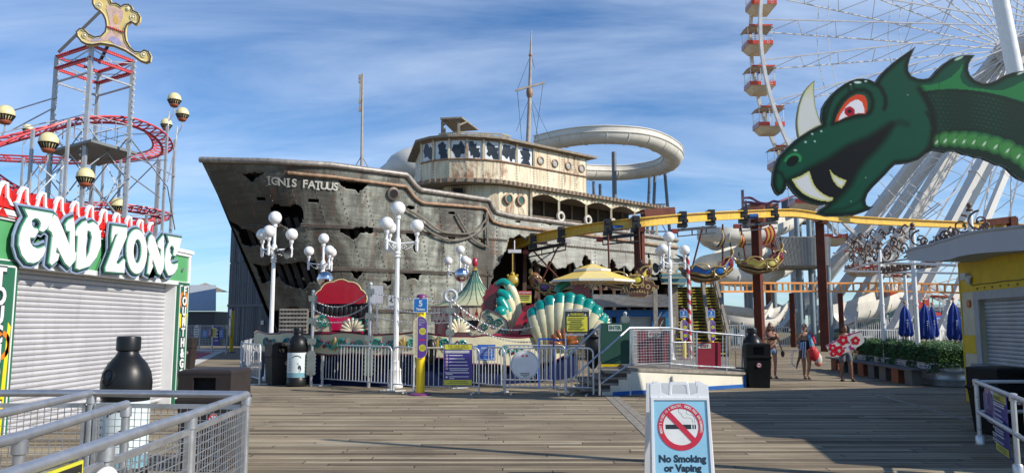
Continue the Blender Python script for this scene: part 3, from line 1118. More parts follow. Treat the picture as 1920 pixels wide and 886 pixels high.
# dark timber show building behind the bow
m = MB()
p, q = pt(403,650,54), pt(560,650,54)
zt = zat(393,54)
DB = mat('blue_black_boards',(0.085,0.10,0.12),0.8,0,0.5,5,bmp=0.3)
sb = thing('show_building','tall blue-black board-clad ride building behind the ship bow','building',(p.x+4,56,0))
m.box2((p.x,54,0),(p.x+9,62,zt));m.build('wall',DB,sb)
m = MB()
rr = random.Random(3)
x = p.x
while x<p.x+9:
 w = rr.uniform(0.14,0.2)
 for z0, z1 in((0.0,zt*0.30),(zt*0.30+0.05,zt*0.62),(zt*0.62+0.04,zt+0.1)):
  v = rr.uniform(0.6,1.35)
  m.col((0.085*v,0.10*v,0.122*v))
  m.box2((x,53.93-rr.uniform(0,0.03),z0),(x+w-0.02,54.0-0.003,z1+rr.uniform(-0.05,0.05)))
 x+=w
m.build('board_cladding',VC,sb)
m = MB((0.10,0.12,0.14));m.box2((p.x-0.02,53.86,zt*0.29),(p.x+9,53.93,zt*0.31));m.build('batten',VC,sb)
m = MB((0.6,0.6,0.58));m.box(pt(496,604,53.8),(0.26,0.02,0.3));m.build('notice',VC,sb)
sb.rotation_euler.z = R(-26);sb.location.x+=0.6
# low shed with a curved grey roof at the far left
sh_ = thing('low_shed','low grey metal-roofed shed beside the dark ride building','shed',pt(360,640,60))
m = MB((0.42,0.45,0.47))
prof = []
a = pt(330,575,58);z1, z2 = zat(582,58), zat(543,62)
m.quad((a.x-6,58,z1),(pt(405,580,58).x,58,z1),(pt(405,540,66).x,66,z2+.6),(a.x-8,66,z2+.6))
m.quad((pt(405,580,58).x,58,z1-.02),(a.x-6,58,z1-.02),(a.x-8,66,z2+.55),(pt(405,540,66).x,66,z2+.55))
m.build('roof',VC,sh_)
m = MB((0.05,0.06,0.07));m.box2((a.x-6,58.3,0),(pt(404,600,58.5).x,65,z1-0.05));m.build('wall',VC,sh_)
m = MB((0.5,0.46,0.4));p = pt(385,543,66)
m.prism([(-2.2,0),(2.0,0),(0,0.8)],frame((p.x,66,zat(547,66)),(1,0,0),(0,0,1)),-0.1,0.1);m.build('gable',VC,sh_)
# flume slides
def flume(mb,P,r,depth=0.75,th=0.06,close=False,seg=10,rim=True,flip=1):
 """open trough swept along P: semicircle section"""
 hw_ = 0.55*r
 sec = [(-r,hw_)]
 for k in range(seg+1):
  a = PI+PI*k/seg
  sec.append((r*math.cos(a),depth*r*math.sin(a)))
 sec.append((r,hw_))
 inner = [(r-th,hw_)]+[((r-th)*math.cos(PI+PI*k/seg),depth*(r-th)*math.sin(PI+PI*k/seg))for k in range(seg,-1,-1)]+[(-r+th,hw_)]
 S_ = sec+inner
 n = len(P);K = len(S_)
 vs, fs = [], []
 for i in range(n):
  t = (P[min(i+1,n-1)]-P[max(i-1,0)])
  t.z = 0
  t = t.normalized()if t.length>1e-6 else V((1,0,0))
  x = V((t.y,-t.x,0))
  for a, b in S_:
   vs.append(P[i]+x*a+V((0,0,b)))
 for i in range(n-1):
  for k in range(K):
   l = (k+1)%K
   fs.append((i*K+k,(i+1)*K+k,(i+1)*K+l,i*K+l))
 mb._add(vs,fs,True)
 return mb
def flume_ribs(mb,P,r,depth,step):
 for i in range(2,len(P)-2,step):
  t = (P[i+1]-P[i-1]);t.z = 0;t.normalize()
  x = V((t.y,-t.x,0))
  mb.tube([P[i]+x*(r+0.01)*math.cos(PI+PI*k/10)+V((0,0,depth*(r+0.01)*math.sin(PI+PI*k/10)))for k in range(11)],0.04,5)
FLUME = mat('cream_fibreglass',(0.66,0.63,0.56),0.45,0,0.10,1.2,dirt=0.15)
fs1 = thing('water_slide','cream curling water slide flume behind the ship on grey lattice legs','water slide',pt(1180,560,64))
def at_z(px,py,z):
 d = ray(px,py);s = (z-CAMH)/d.z
 return V((0,0,CAMH))+d*s
zf = 15.5
P = [at_z(1015,268,zf+.2),at_z(1060,258,zf+.1),at_z(1110,252,zf),at_z(1160,252,zf),at_z(1205,257,zf),at_z(1240,270,zf-.1),at_z(1262,288,zf-.2),at_z(1256,304,zf-.3),at_z(1225,315,zf-.5),at_z(1170,322,zf-.7),at_z(1110,322,zf-.9),at_z(1060,318,zf-1.1)]
P = spline(P,8)
m = MB();flume(m,P,0.78,0.95);m.build('flume',FLUME,fs1)
m = MB();flume_ribs(m,P,0.78,0.95,6);m.build('flume_ribs',FLUME,fs1)
for sd_ in(-1,1):
 for hz_, rz_ in((0.0,0.06),(0.43,0.05)):
  Q = []
  for i, p in enumerate(P):
   t = P[min(i+1,len(P)-1)]-P[max(i-1,0)];t.z = 0;t.normalize()
   Q.append(p+V((t.y,-t.x,0))*sd_*0.80+V((0,0,hz_)))
  m = MB();m.tube(Q,rz_,6);m.build('flange',FLUME,fs1)
m = MB()
for px, y0, y1, Y in((1151,285,600,60),(1113,340,600,72),(1125,345,600,72),(1245,305,640,66),(1228,330,640,66),(1218,330,640,70)):
 top_, bot_ = pt(px,y0,Y), pt(px,y0,Y)
 bot_.z = 0
 sgn = {1245:0.9,1218:-0.9,1228:-0.9}.get(px,0)
 m.tube([top_,bot_+V((sgn,0,0))],0.19 if px==1151 else 0.14,8)
for k in range(5):
 z0 = 12-k*2.4
 a, b2 = pt(1220,400,66), pt(1248,400,66)
 m.bar((a.x-k*0.1,66,z0),(b2.x+k*0.12,66,z0),0.1)
 m.bar((a.x-k*0.1,66,z0),(b2.x+k*0.12,66,z0-2.4),0.06)
m.build('support_legs',mat('blue_grey_steel',(0.16,0.17,0.19),0.5,0.3,0.2,3),fs1)
# pale dome of the second flume left of the wheelhouse
fs2 = thing('enclosed_slide','beige humped slide tube showing left of the wheelhouse','water slide',pt(770,330,50))
m = MB();P = spline([pt(700,335,52),pt(740,325,51),pt(772,310,50),pt(805,303,50),pt(850,300,50)],6)
m.tube(P,[0.3+0.9*min(1,i/8)for i in range(len(P))],12);m.tube([pt(800,310,50),(pt(800,310,50).x,50,3)],0.2,8)
m.build('tube',FLUME,fs2)
# ================================================================ END ZONE booth
bx = thing('game_booth','white game booth with closed roll shutter under big END ZONE letters','booth',(-8.5,13.2,0))
XF = -7.0
SHUT = mat('shutter_grey',(0.53,0.525,0.54),0.45,0.1,0.08,1.3,dirt=0.22)
m = MB()
z = 0.05
prof = []
while z<2.5:
 prof+=[(XF-0.24,z),(XF-0.215,z+0.012),(XF-0.205,z+0.04),(XF-0.215,z+0.068),(XF-0.24,z+0.076)]
 z+=0.08
vs = []
for y in(10.7,15.82):
 vs+=[V((x,y,zz_))for x,zz_ in prof]
n = len(prof)
m._add(vs,[(i,i+1,n+i+1,n+i)for i in range(n-1)],False)
m.build('roll_shutter',SHUT,bx)
m = MB()
m.box2((XF-3.5,15.82,0),(XF,16.42,3.12))
m.box2((XF-3.5,9.2,0),(XF,10.72,3.12))
m.box2((XF-3.5,10.72,2.44),(XF,15.82,3.12))
m.box2((XF-3.5,9.2,0),(XF-0.3,16.4,3.0))
m.build('wall',WHITE,bx)
m = MB()
m.box2((XF-3.5,9.0,3.125),(XF+0.07,16.5,3.2))
m.box2((XF,9.0,2.44),(XF+0.035,16.43,2.52))
m.box2((XF,9.0,3.06),(XF+0.045,16.43,3.122))
m.box2((XF,16.33,2.52),(XF+0.035,16.43,3.06))
m.build('trim',WHITEG,bx)
m = MB();m.box2((XF,9.0,2.523),(XF+0.012,16.32,3.057))
m.build('sign_board',mat('sign_green',(0.10,0.36,0.14),0.4,0,0.04,2),bx)
m = MB()
m.box2((XF-0.6,9.0,3.2),(XF-0.12,14.6,3.42))
m.box2((XF-0.6,9.0,3.42),(XF-0.06,14.6,3.47))
m.build('parapet',WHITEG,bx)
# zigzag cresting: white outline, red inside
def stroke(pts,w):
 out_l, out_r = [], []
 for i, p in enumerate(pts):
  a = V(pts[max(i-1,0)]);b2 = V(pts[min(i+1,len(pts)-1)])
  d = (b2-a).normalized();nn = V((-d.y,d.x))
  out_l.append(V(p)+nn*w/2);out_r.append(V(p)-nn*w/2)
 return[tuple(p)for p in out_l]+[tuple(p)for p in reversed(out_r)]
CF = frame((XF-0.02,9.0,3.28),(0,1,0),(0,0,1))
pw, wave, y = 0.425, [], 0.0
while y<5.3:
 wave+=[(y,0.08),(y+0.08,0.0),(y+0.17,0.0),(y+0.23,0.06),(y+0.27,0.20),(y+0.33,0.27),(y+0.40,0.27)]
 y+=pw
m = MB();m.prism(stroke(wave,0.05),CF,0.07,0.115)
m.build('cresting_rim',WHITEG,bx)
w2 = [(a+0.03,b2-0.10)for a,b2 in wave]
m = MB();m.prism(stroke(w2,0.19),CF,-0.02,0.09)
m.build('cresting',mat('bright_red',(0.72,0.02,0.015),0.35,0,0.05,2),bx)
# letters
Zs, ox, oy = 5.2118, 10, 370
LET = [[[(165,112),(440,158),(418,235),(385,300),(345,335),(310,322),(325,280),(325,250),(300,210),(262,200),(232,225),(232,265),(255,300),(290,305),(298,335),(262,393),(215,390),(220,440),(245,480),(290,500),(330,490),(362,475),(370,510),(345,570),(300,620),(250,640),(190,630),(135,560),(110,470),(115,380),(145,290),(200,190)]],[[(405,285),(425,220),(460,168),(490,195),(545,320),(605,470),(612,330),(575,325),(565,270),(600,220),(645,198),(655,280),(655,530),(672,540),(662,610),(605,680),(560,640),(478,480),(470,540),(505,550),(490,610),(430,660),(408,640),(440,380),(430,340),(400,315)]],[[(665,345),(690,290),(740,240),(772,228),(782,262),(840,240),(885,275),(910,350),(912,470),(870,580),(800,670),(700,702),(670,690),(690,380),(665,370)],[(780,318),(812,335),(826,400),(800,540),(766,610),(765,480)]],[[(1030,278),(1170,297),(1165,385),(1110,510),(1063,640),(1088,655),(1140,600),(1150,612),(1142,735),(960,720),(960,690),(1010,560),(1065,395),(1085,352),(1050,360),(1018,440),(1018,380)]],[[(1265+100*math.cos(a),528+216*math.sin(a))for a in[2*PI*k/28 for k in range(28)]],[(1272+40*math.cos(a),525+120*math.sin(a))for a in[2*PI*k/20 for k in range(20)]]],[[(1378,450),(1388,390),(1412,362),(1435,385),(1500,590),(1505,510),(1470,480),(1478,430),(1525,372),(1530,400),(1532,640),(1525,700),(1495,755),(1470,740),(1420,600),(1415,640),(1425,670),(1390,750),(1370,740),(1392,560),(1370,490)]],[[(1565,375),(1705,400),(1690,460),(1672,520),(1645,568),(1625,565),(1632,510),(1622,475),(1598,470),(1585,500),(1590,535),(1606,560),(1592,610),(1605,645),(1630,655),(1668,640),(1662,690),(1635,735),(1610,755),(1575,760),(1545,700),(1538,620),(1555,510),(1582,440)]],]
LP = (XF+0.13,13,2.9)
LM = frame(LP,(0,1,0),(0,0,1))
LMi = LM.inverted()
def zl(loop,pl=LP,M=LMi):
 out = []
 for x, y in loop:
  q = M@onp(ox+x/Zs,oy+y/Zs,pl,(1,0,0))
  out.append((q.x,q.y))
 return out
from mathutils import geometry as _g
for name, mt, off, zz_, ext in(('letter_backing',mat('letter_blue_grey',(0.26,0.34,0.48),0.35,0,0.04),0.075,-0.02,0.012),('letter_outline',mat('letter_dark',(0.02,0.045,0.05),0.35,0,0.04),0.042,0.0,0.012),('letter_green_line',mat('letter_green',(0.06,0.25,0.15),0.35,0,0.04),0.020,0.016,0.008),('letter_face',WHITEG,0.0,0.030,0.008)):
 for i, L in enumerate(LET):
  m = MB()
  loops = [zl(l)for l in L]
  m.curve2d(loops,LM@Matrix.Translation((0,0,zz_+i*0.0006)),off if name!='letter_face' else 0.0,ext)
  m.build(name,mt,bx)
m = MB()
for y in(11.2,12.1,13.2,14.2,15.2,16.0):
 m.box2((XF+0.01,y,2.75),(XF+0.08,y+0.05,2.8))
m.build('letter_bracket',STEEL,bx)
# vertical column signs
GREEN_D = mat('pillar_green',(0.025,0.14,0.075),0.4,0,0.05)
def column_sign(y0,y1,word,zt,z1,size,accents):
 yc = (y0+y1)/2
 M = frame((XF+0.0,yc,0),(0,1,0),(0,0,1))
 m = MB();m.box2((XF,y0,0.0),(XF+0.05,y1,2.50));p = m.build('pillar_sign',GREEN_D,bx)
 m = MB()
 w = y1-y0
 e = 0.05
 m.prism([[(-w/2+e,0.1),(w/2-e,0.1),(w/2-e,2.44),(-w/2+e,2.44)],[(-w/2+e+0.025,0.125),(-w/2+e+0.025,2.415),(w/2-e-0.025,2.415),(w/2-e-0.025,0.125)]],M,0.05,0.056)
 m.build('border',WHITEG,p)
 for kind, c, a in accents:
  m = MB()
  if kind=='band':
   m.prism(a,M,0.050,0.0545)
  else:
   m.prism([[(a[0]+a[2]*math.cos(t),a[1]+a[2]*math.sin(t))for t in[2*PI*k/24 for k in range(24)]],[(a[0]+a[3]*math.cos(-t),a[1]+a[3]*math.sin(-t))for t in[2*PI*k/24 for k in range(24)]]],M,0.050,0.0545)
  m.build('painted_accent',mat('accent_'+kind,c,0.4,0,0.05),p)
 n = len(word)
 o1, o2 = MB(), MB()
 for i, ch in enumerate(word):
  z = zt+(z1-zt)*i/(n-1)
  o1.text(ch,size,M@Matrix.Translation((0,z,0.058)),off=0.035,ext=0.004)
  o2.text(ch,size,M@Matrix.Translation((0,z,0.068)),off=0.012,ext=0.004)
 o1.build('letter_dark_outline',mat('letter_dark',(0,0,0)),p)  # dark outline printed round the white letters
 o2.build('letters',WHITEG,p)
column_sign(9.9,10.68,'TOUCHDOWN',2.26,0.2,0.34,[('band',(0.85,0.65,0.02),[(0.16,0.0),(0.25,0.0),(0.30,1.6),(0.24,1.66)]),('ring',(0.75,0.22,0.02),(0.12,1.35,0.2,0.13))])
column_sign(15.86,16.38,'FOURTH&GOAL',2.32,0.15,0.25,[('ring',(0.75,0.22,0.02),(0.0,2.12,0.2,0.13)),('band',(0.75,0.22,0.02),[(-0.16,1.55),(0.14,1.55),(0.16,1.85),(-0.18,1.85)])])
# ================================================================ coaster
co = thing('roller_coaster','small red-tracked roller coaster with grey lattice tower behind the game booth','coaster',(-20,40,0))
GR = mat('coaster_grey',(0.42,0.44,0.46),0.4,0.4,0.15,3)
def track(P,name,gauge=0.5):
 P = spline(P,7)
 a, b2, ties = [], [], MB()
 for i, p in enumerate(P):
  t = P[min(i+1,len(P)-1)]-P[max(i-1,0)];t.z = 0;t.normalize()
  s = V((-t.y,t.x,0))*gauge
  a.append(p+s);b2.append(p-s)
  if i%2==0:
   ties.bar(p+s,p-s,0.06);ties.bar(p+V((0,0,-0.25)),p+s,0.05);ties.bar(p+V((0,0,-0.25)),p-s,0.05)
 m = MB();m.tube(a,0.055,6);m.build(name,CRED,co)
 m = MB();m.tube(b2,0.055,6);m.build(name,CRED,co)
 m = MB();m.tube([p+V((0,0,-0.27))for p in P],0.075,6);m.build('track_spine',CRED,co)
 ties.build('track_ties',CRED,co)
tr = [(-60,285,31),(0,262,33),(80,240,35),(150,222,36.5),(225,222,38.5),(275,238,40),(302,262,41.5),(300,282,43),(262,292,45),(200,297,46),(120,298,46.5),(0,293,46.5),(-60,290,46)]
track([pt(*q)for q in tr],'track_rail')
tr2 = [(-40,305,38),(10,340,38),(45,362,38),(90,378,39),(150,381,40),(220,384,41),(275,392,42),(304,402,43),(290,412,45),(240,408,46),(160,400,46),(60,396,46),(-40,392,46)]
track([pt(*q)for q in tr2],'track_rail')
ZT, ZL, ZP = zat(92,36), zat(112,36), zat(255,36)
def fixz(px,Y,z):return fix(px,Y,z)
cs = [fixz(107,37.2,ZT),fixz(172,35.6,ZT),fixz(250,37.8,ZT),fixz(186,39.5,ZT)]
for i, p in enumerate(cs):
 m = MB()
 m.bar((p.x,p.y,0),(p.x,p.y,ZT),0.17)
 m.build('tower_post',GR,co)
 m = MB((0.75,0.72,0.6))
 k = 3.0
 while k<ZT:
  m.box((p.x+(0.16 if i%2==0 else-0.16),p.y-0.08,k),(0.06,0.06,0.09));k+=0.3
 m.build('bulb_strip',VC,co)
for i in range(4):
 a, b2 = cs[i], cs[(i+1)%4]
 for z, mt in((ZT,CRED),(ZT-0.62,CRED)):
  m = MB();m.bar((a.x,a.y,z),(b2.x,b2.y,z),0.11);m.build('tower_ring_beam',mt,co)
  m = MB((0.45,0.02,0.03))
  d = V((b2.x-a.x,b2.y-a.y,0))
  for k in range(20):
   q = V((a.x,a.y,z))+d*(k/20)+V((0,-0.08,0.05))
   m.ball(q,0.055,6,4)
  m.build('bulb_row',VC,co)
 m = MB()
 m.bar((a.x,a.y,ZT-0.1),(b2.x,b2.y,ZT-0.7),0.04);m.bar((a.x,a.y,ZT-0.7),(b2.x,b2.y,ZT-0.1),0.04)
 m.bar((a.x,a.y,ZT-1.3),(b2.x,b2.y,ZT-1.3),0.08)
 z = 2.0
 while z<ZP-1:
  m.bar((a.x,a.y,z),(b2.x,b2.y,z+2.2),0.045);m.bar((a.x,a.y,z+2.2),(b2.x,b2.y,z),0.045);z+=2.3
 for zz_ in(ZP+1.0,ZP+0.55):
  m.bar((a.x,a.y,zz_),(b2.x,b2.y,zz_),0.035)
 for k in range(1,3):
  c = a.lerp(b2,k/3);m.bar((c.x,c.y,ZP),(c.x,c.y,ZP+1.0),0.035)
 m.bar((a.x,a.y,ZP),(b2.x,b2.y,ZP+1),0.03)
 m.build('tower_bracing',STEEL,co)
m = MB()
d = [fixz(92,37.2,ZP),fixz(172,34.9,ZP),fixz(258,37.6,ZP),fixz(186,40.5,ZP)]
m.prism([(p.x,p.y)for p in d],I4,ZP-0.55,ZP-0.42)
m.build('tower_platform',mat('walkway_grey',(0.20,0.22,0.22),0.6,0.2,0.15),co)
m = MB()
for px, Y, yt in((245,36.2,232),(130,33.5,222),(44,46,296),(62,33,243),(96,40,275),(117,46,297),(195,45,296),(228,44,275),(237,47,292),(297,46,290),(314,41,236),(328,43,262),(150,39.5,380),(275,42,400),(300,42.5,300)):
 p = pt(px,yt,Y)
 o = MB();o.bar((p.x,p.y,0),p,0.12);o.build('track_support',GR,co)
brs = [((117,300,46),(44,380,46)),((44,300,46),(117,390,46)),((195,300,45),(237,385,46)),((237,300,46),(195,385,45)),((245,260,36),(314,350,41)),((245,290,36),(328,330,43)),((245,330,36),(300,370,42)),((314,250,41),(237,252,44)),((314,300,41),(237,302,44)),((328,400,43),(245,404,38)),((328,275,43),(314,340,41)),((314,350,41),(328,430,43)),((62,300,33),(130,360,34)),((130,300,34),(62,370,33)),((297,300,46),(237,360,47)),((0,250,36),(107,225,37)),((0,215,38),(107,182,37)),((20,245,37),(105,200,37)),((96,280,40),(44,350,46)),((150,300,39),(195,380,45))]
for a, b2 in brs:
 m.bar(pt(*a),pt(*b2),0.05)
m.build('cross_bracing',STEEL,co)
m = MB((0.03,0.03,0.035));m.bar(pt(110,98,37),pt(190,20,38),0.13,0.13);m.bar(pt(186,118,39),pt(205,80,38),0.13,0.13);m.build('sign_strut',VC,co)
# painted cut-out on the tower
Zs2 = 6.818
crest = [(288,50),(288,0),(305,-50),(360,-110),(440,-130),(500,-90),(530,0),(545,38),(600,36),(640,55),(664,78),(700,52),(760,50),(800,80),(822,130),(880,160),(912,215),(905,280),(870,320),(835,322),(790,290),(750,320),(726,370),(720,430),(735,520),(780,600),(840,650),(910,660),(960,632),(1020,655),(1052,720),(1040,790),(980,816),(910,795),(820,730),(700,655),(560,598),(400,572),(300,588),(220,580),(150,545),(90,470),(82,405),(130,360),(190,365),(250,430),(330,468),(400,455),(450,400),(462,330),(450,250),(420,190),(380,150),(320,110)]
crp = [(130+x/Zs2,y/Zs2)for x,y in crest]
PC = pt(200,70,35.2)
CN = V((0.12,-1,0.0)).normalized()
sgn = thing('coaster_crest','yellow and pink painted cut-out crest edged with bulbs on top of the coaster tower','sign',(PC.x,PC.y,ZT))
m = MB();m.plate(crp,PC,CN,-0.12,0.0);m.build('crest_board',mat('crest_yellow',(0.78,0.60,0.22),0.45,0,0.12,2),sgn)
def shrink(P,k,n=1):
 out = []
 for i in range(len(P)):
  a, b2, c = V(P[i-1]), V(P[i]), V(P[(i+1)%len(P)])
  d = ((b2-a).normalized()+(c-b2).normalized())
  if d.length<1e-3:continue
  d.normalize()
  out.append((b2.x-d.y*k,b2.y+d.x*k))
 return out
c_in = [(470,60),(560,90),(640,110),(700,140),(690,230),(640,330),(650,450),(700,560),(820,680),(900,720),(760,660),(620,560),(480,520),(300,540),(200,500),(330,500),(450,470),(520,400),(520,280),(500,160)]
m = MB();m.plate([(130+x/Zs2,y/Zs2)for x,y in c_in],PC,CN,0.002,0.01);m.build('painted_center',mat('crest_pink',(0.70,0.48,0.40),0.45,0,0.25,3),sgn)
c_in = [(560,110),(600,120),(640,170),(630,200),(600,160),(560,190),(540,150)]
for P, c in(([(470,110),(520,110),(545,180),(520,300),(500,200)],(0.75,0.55,0.45)),([(575,200),(605,190),(630,240),(630,300),(600,320),(572,280)],(0.80,0.5,0.12)),([(540,460),(640,500),(680,570),(640,600),(560,550),(500,500)],(0.45,0.42,0.66)),([(300,500),(420,490),(380,520),(280,530)],(0.5,0.45,0.62)),([(740,600),(800,690),(860,700),(780,660)],(0.5,0.45,0.62)),([(570,340),(620,350),(625,420),(590,440),(565,400)],(0.82,0.5,0.2))):
 m = MB(c);m.plate([(130+x/Zs2,y/Zs2)for x,y in P],PC,CN,0.012,0.018);m.build('painted_scroll',VC,sgn)
mb1, mb2, mb3 = MB((0.08,0.05,0.03)), MB((0.85,0.78,0.55)), MB((0.4,0.01,0.03))
def along(P,step):
 out = []
 n = len(P)
 for i in range(n):
  a, b2 = V(P[i]), V(P[(i+1)%n])
  L = (b2-a).length
  k = 0.0
  while k<L:
   out.append(a.lerp(b2,k/L));k+=step
 return out
ins1 = shrink(crp,1.6);ins2 = shrink(crp,4.0)
for q in along(ins1,2.5):
 mb1.ball(onp(q.x,q.y,PC,CN)+CN*0.03,0.035,6,4)
for q in along(ins2,1.8):
 mb2.ball(onp(q.x,q.y,PC,CN)+CN*0.02,0.024,5,4)
for k in range(8):
 mb3.ball(onp(130+(500+27*k)/Zs2,(348+9.5*k)/Zs2,PC,CN)+CN*0.03,0.05,6,4)
for cx, cy, rr_ in((385,68,5),(815,220,5),(200,455,4.5),(950,700,4.5),(752,115,3)):
 for a in range(14):
  t = 2*PI*a/14
  mb2.ball(onp(130+cx/Zs2+rr_*math.cos(t),cy/Zs2+rr_*math.sin(t),PC,CN)+CN*0.02,0.03,5,4)
 q = onp(130+cx/Zs2,cy/Zs2,PC,CN)
 mb2.ball(q+CN*0.01,0.07,8,5)
mb1.build('edge_bulbs',VC,sgn);mb2.build('cream_dots',VC,sgn);mb3.build('red_bulbs',VC,sgn)
# globe lamps
CREAMG = mat('cream_globe',(0.72,0.62,0.33),0.35,0,0.05,3)
def globe(px,py,rpx,label):
 Y = 0.40*FPX/rpx
 p = pt(px,py,Y)
 g = thing('globe_lamp',label,'lamp',(p.x,p.y,0),'cream globe lamps by the coaster')
 m = MB();m.lathe([(0.02,0.42),(0.16,0.40),(0.29,0.31),(0.38,0.16),(0.405,0.0),(0.40,-0.05)],p+V((0,0,0.05)),24);m.build('globe',CREAMG,g)
 m = MB();m.lathe([(0.40,0.0),(0.42,-0.02),(0.40,-0.04)],p,24)
 for k in range(18):
  t = 2*PI*k/18
  a = p+V((0.41*math.cos(t),0.41*math.sin(t),0));b2 = p+V((0.27*math.cos(t),0.27*math.sin(t),-0.26))
  m.bar(a,b2,0.055,0.03)
 m.build('crown',BLACKP,g)
 m = MB();m.lathe([(0.385,-0.01),(0.26,-0.24)],p,20);m.build('lower_globe',CREAMG,g)
 m = MB();m.lathe([(0.27,-0.22),(0.28,-0.30),(0.20,-0.42),(0.05,-0.44)],p,20);m.build('cup',mat('terracotta_paint',(0.33,0.09,0.045),0.5),g)
 m = MB();m.tube(spline([p+V((0,0,-0.42)),p+V((0.0,0,-0.8)),p+V((-0.25,0,-1.3)),p+V((-0.3,0,-1.8)),V((p.x-0.3,p.y,0))],5),0.035,6);m.build('pole',STEEL,g)
globe(10,216,16.5,'cream globe lamp cut by the left edge of the picture')
globe(91,268,17.5,'largest cream globe lamp left of the coaster tower')
globe(52,243,9,'distant cream globe lamp partly hidden behind the rising red track')
globe(160,333,16,'cream globe lamp below the tower platform, mid height')
globe(220,387,14,'lowest cream globe lamp just above the booth roof')
globe(327,188,12.5,'highest cream globe lamp right of the coaster')
globe(342,215,12,'rightmost cream globe lamp beside the coaster')
globe(312,234,10.5,'cream globe lamp left of and below the highest one')
# ================================================================ pipe rails in the left foreground
ZR = 1.07
def pipe_rail(name,label,pts,posts,r=0.03):
 t = thing(name,label,'railing',(sum(p[0]for p in pts)/len(pts),sum(p[1]for p in pts)/len(pts),0),'galvanised queue railings')
 m = MB();m.tube([V((p[0],p[1],ZR))for p in pts],r,12);m.build('top_rail',GALV,t)
 for p in posts:
  m = MB();m.tube([V((p[0],p[1],0)),V((p[0],p[1],ZR))],r*0.95,12);
  po = m.build('post',GALV,t)
  m = MB();m.lathe([(r*1.0,-0.09),(r*1.28,-0.085),(r*1.28,-0.02),(r*1.0,-0.015)],(p[0],p[1],ZR),14)
  m.lathe([(r*2.2,0),(r*2.2,0.012),(r*1.3,0.02),(r*1.3,0.07)],(p[0],p[1],0.0),14)
  m.build('fitting',GALV,po)
 return t
def wire_panel(t,a,b2,z0=0.13,z1=0.97,cell=0.055,inset=0.05):
 a, b2 = V((a[0],a[1],0)), V((b2[0],b2[1],0))
 d = (b2-a);L = d.length;d.normalize()
 a = a+d*inset;b2 = b2-d*inset;L-=2*inset
 m = MB()
 up = d.cross(V((0,0,1)))
 for z in(z0,z1):
  m.bar(a+V((0,0,z)),b2+V((0,0,z)),0.03,0.035)
 for q in(a,b2):
  m.bar(q+V((0,0,z0)),q+V((0,0,z1)),0.03,0.035)
 m.build('panel_frame',GALV,t)
 m = MB()
 n = int(L/cell)
 for k in range(1,n):
  q = a+d*(L*k/n)
  m.bar(q+V((0,0,z0)),q+V((0,0,z1)),0.005)
 n = int((z1-z0)/cell)
 for k in range(1,n):
  z = z0+(z1-z0)*k/n
  m.bar(a+V((0,0,z)),b2+V((0,0,z)),0.005)
 m.build('wire_mesh',GALV,t)
A_ = gp(463,739,ZR);B_ = gp(172,736,ZR);L_ = V((-6.2,A_.y+0.1,0))
D1, D2, D3 = gp(359,777,ZR), gp(200,829,ZR), V((gp(138,853,ZR).x+0.07,1.9,0))
t = pipe_rail('railing','galvanised railing with wire mesh running across behind the nearer rails',[(A_.x,A_.y),(B_.x,B_.y),(L_.x,L_.y)],[(A_.x,A_.y),(B_.x,B_.y)])
wire_panel(t,(A_.x,A_.y),(B_.x,B_.y));wire_panel(t,(B_.x,B_.y),(L_.x,L_.y))
t = pipe_rail('railing','nearest galvanised railing with wire mesh, warning sign and round sign',[(A_.x+0.0,A_.y-0.01),(D1.x,D1.y),(D2.x,D2.y),(D3.x,D3.y)],[(D1.x,D1.y),(D2.x,D2.y),(D3.x,D3.y+0.3)])
near_rail = t
wire_panel(t,(A_.x,A_.y),(D1.x,D1.y));wire_panel(t,(D1.x,D1.y),(D2.x,D2.y));wire_panel(t,(D2.x,D2.y),(D3.x,D3.y))
E1, E2 = gp(0,775,ZR), gp(-60,795,ZR)
t = pipe_rail('railing','galvanised rail without mesh sloping away to the cross railing',[(B_.x,B_.y-0.01),(E1.x,E1.y),(E2.x+0.05,2.5)],[(E2.x,4.0)])
G1, G2 = gp(237,757,ZR), gp(38,818,ZR)
t = pipe_rail('railing','short galvanised rail ending in an elbow between two longer rails',[(G1.x,G1.y),(G2.x,G2.y),(G2.x+0.08,2.2)],[(G1.x,G1.y),(G2.x,G2.y)])
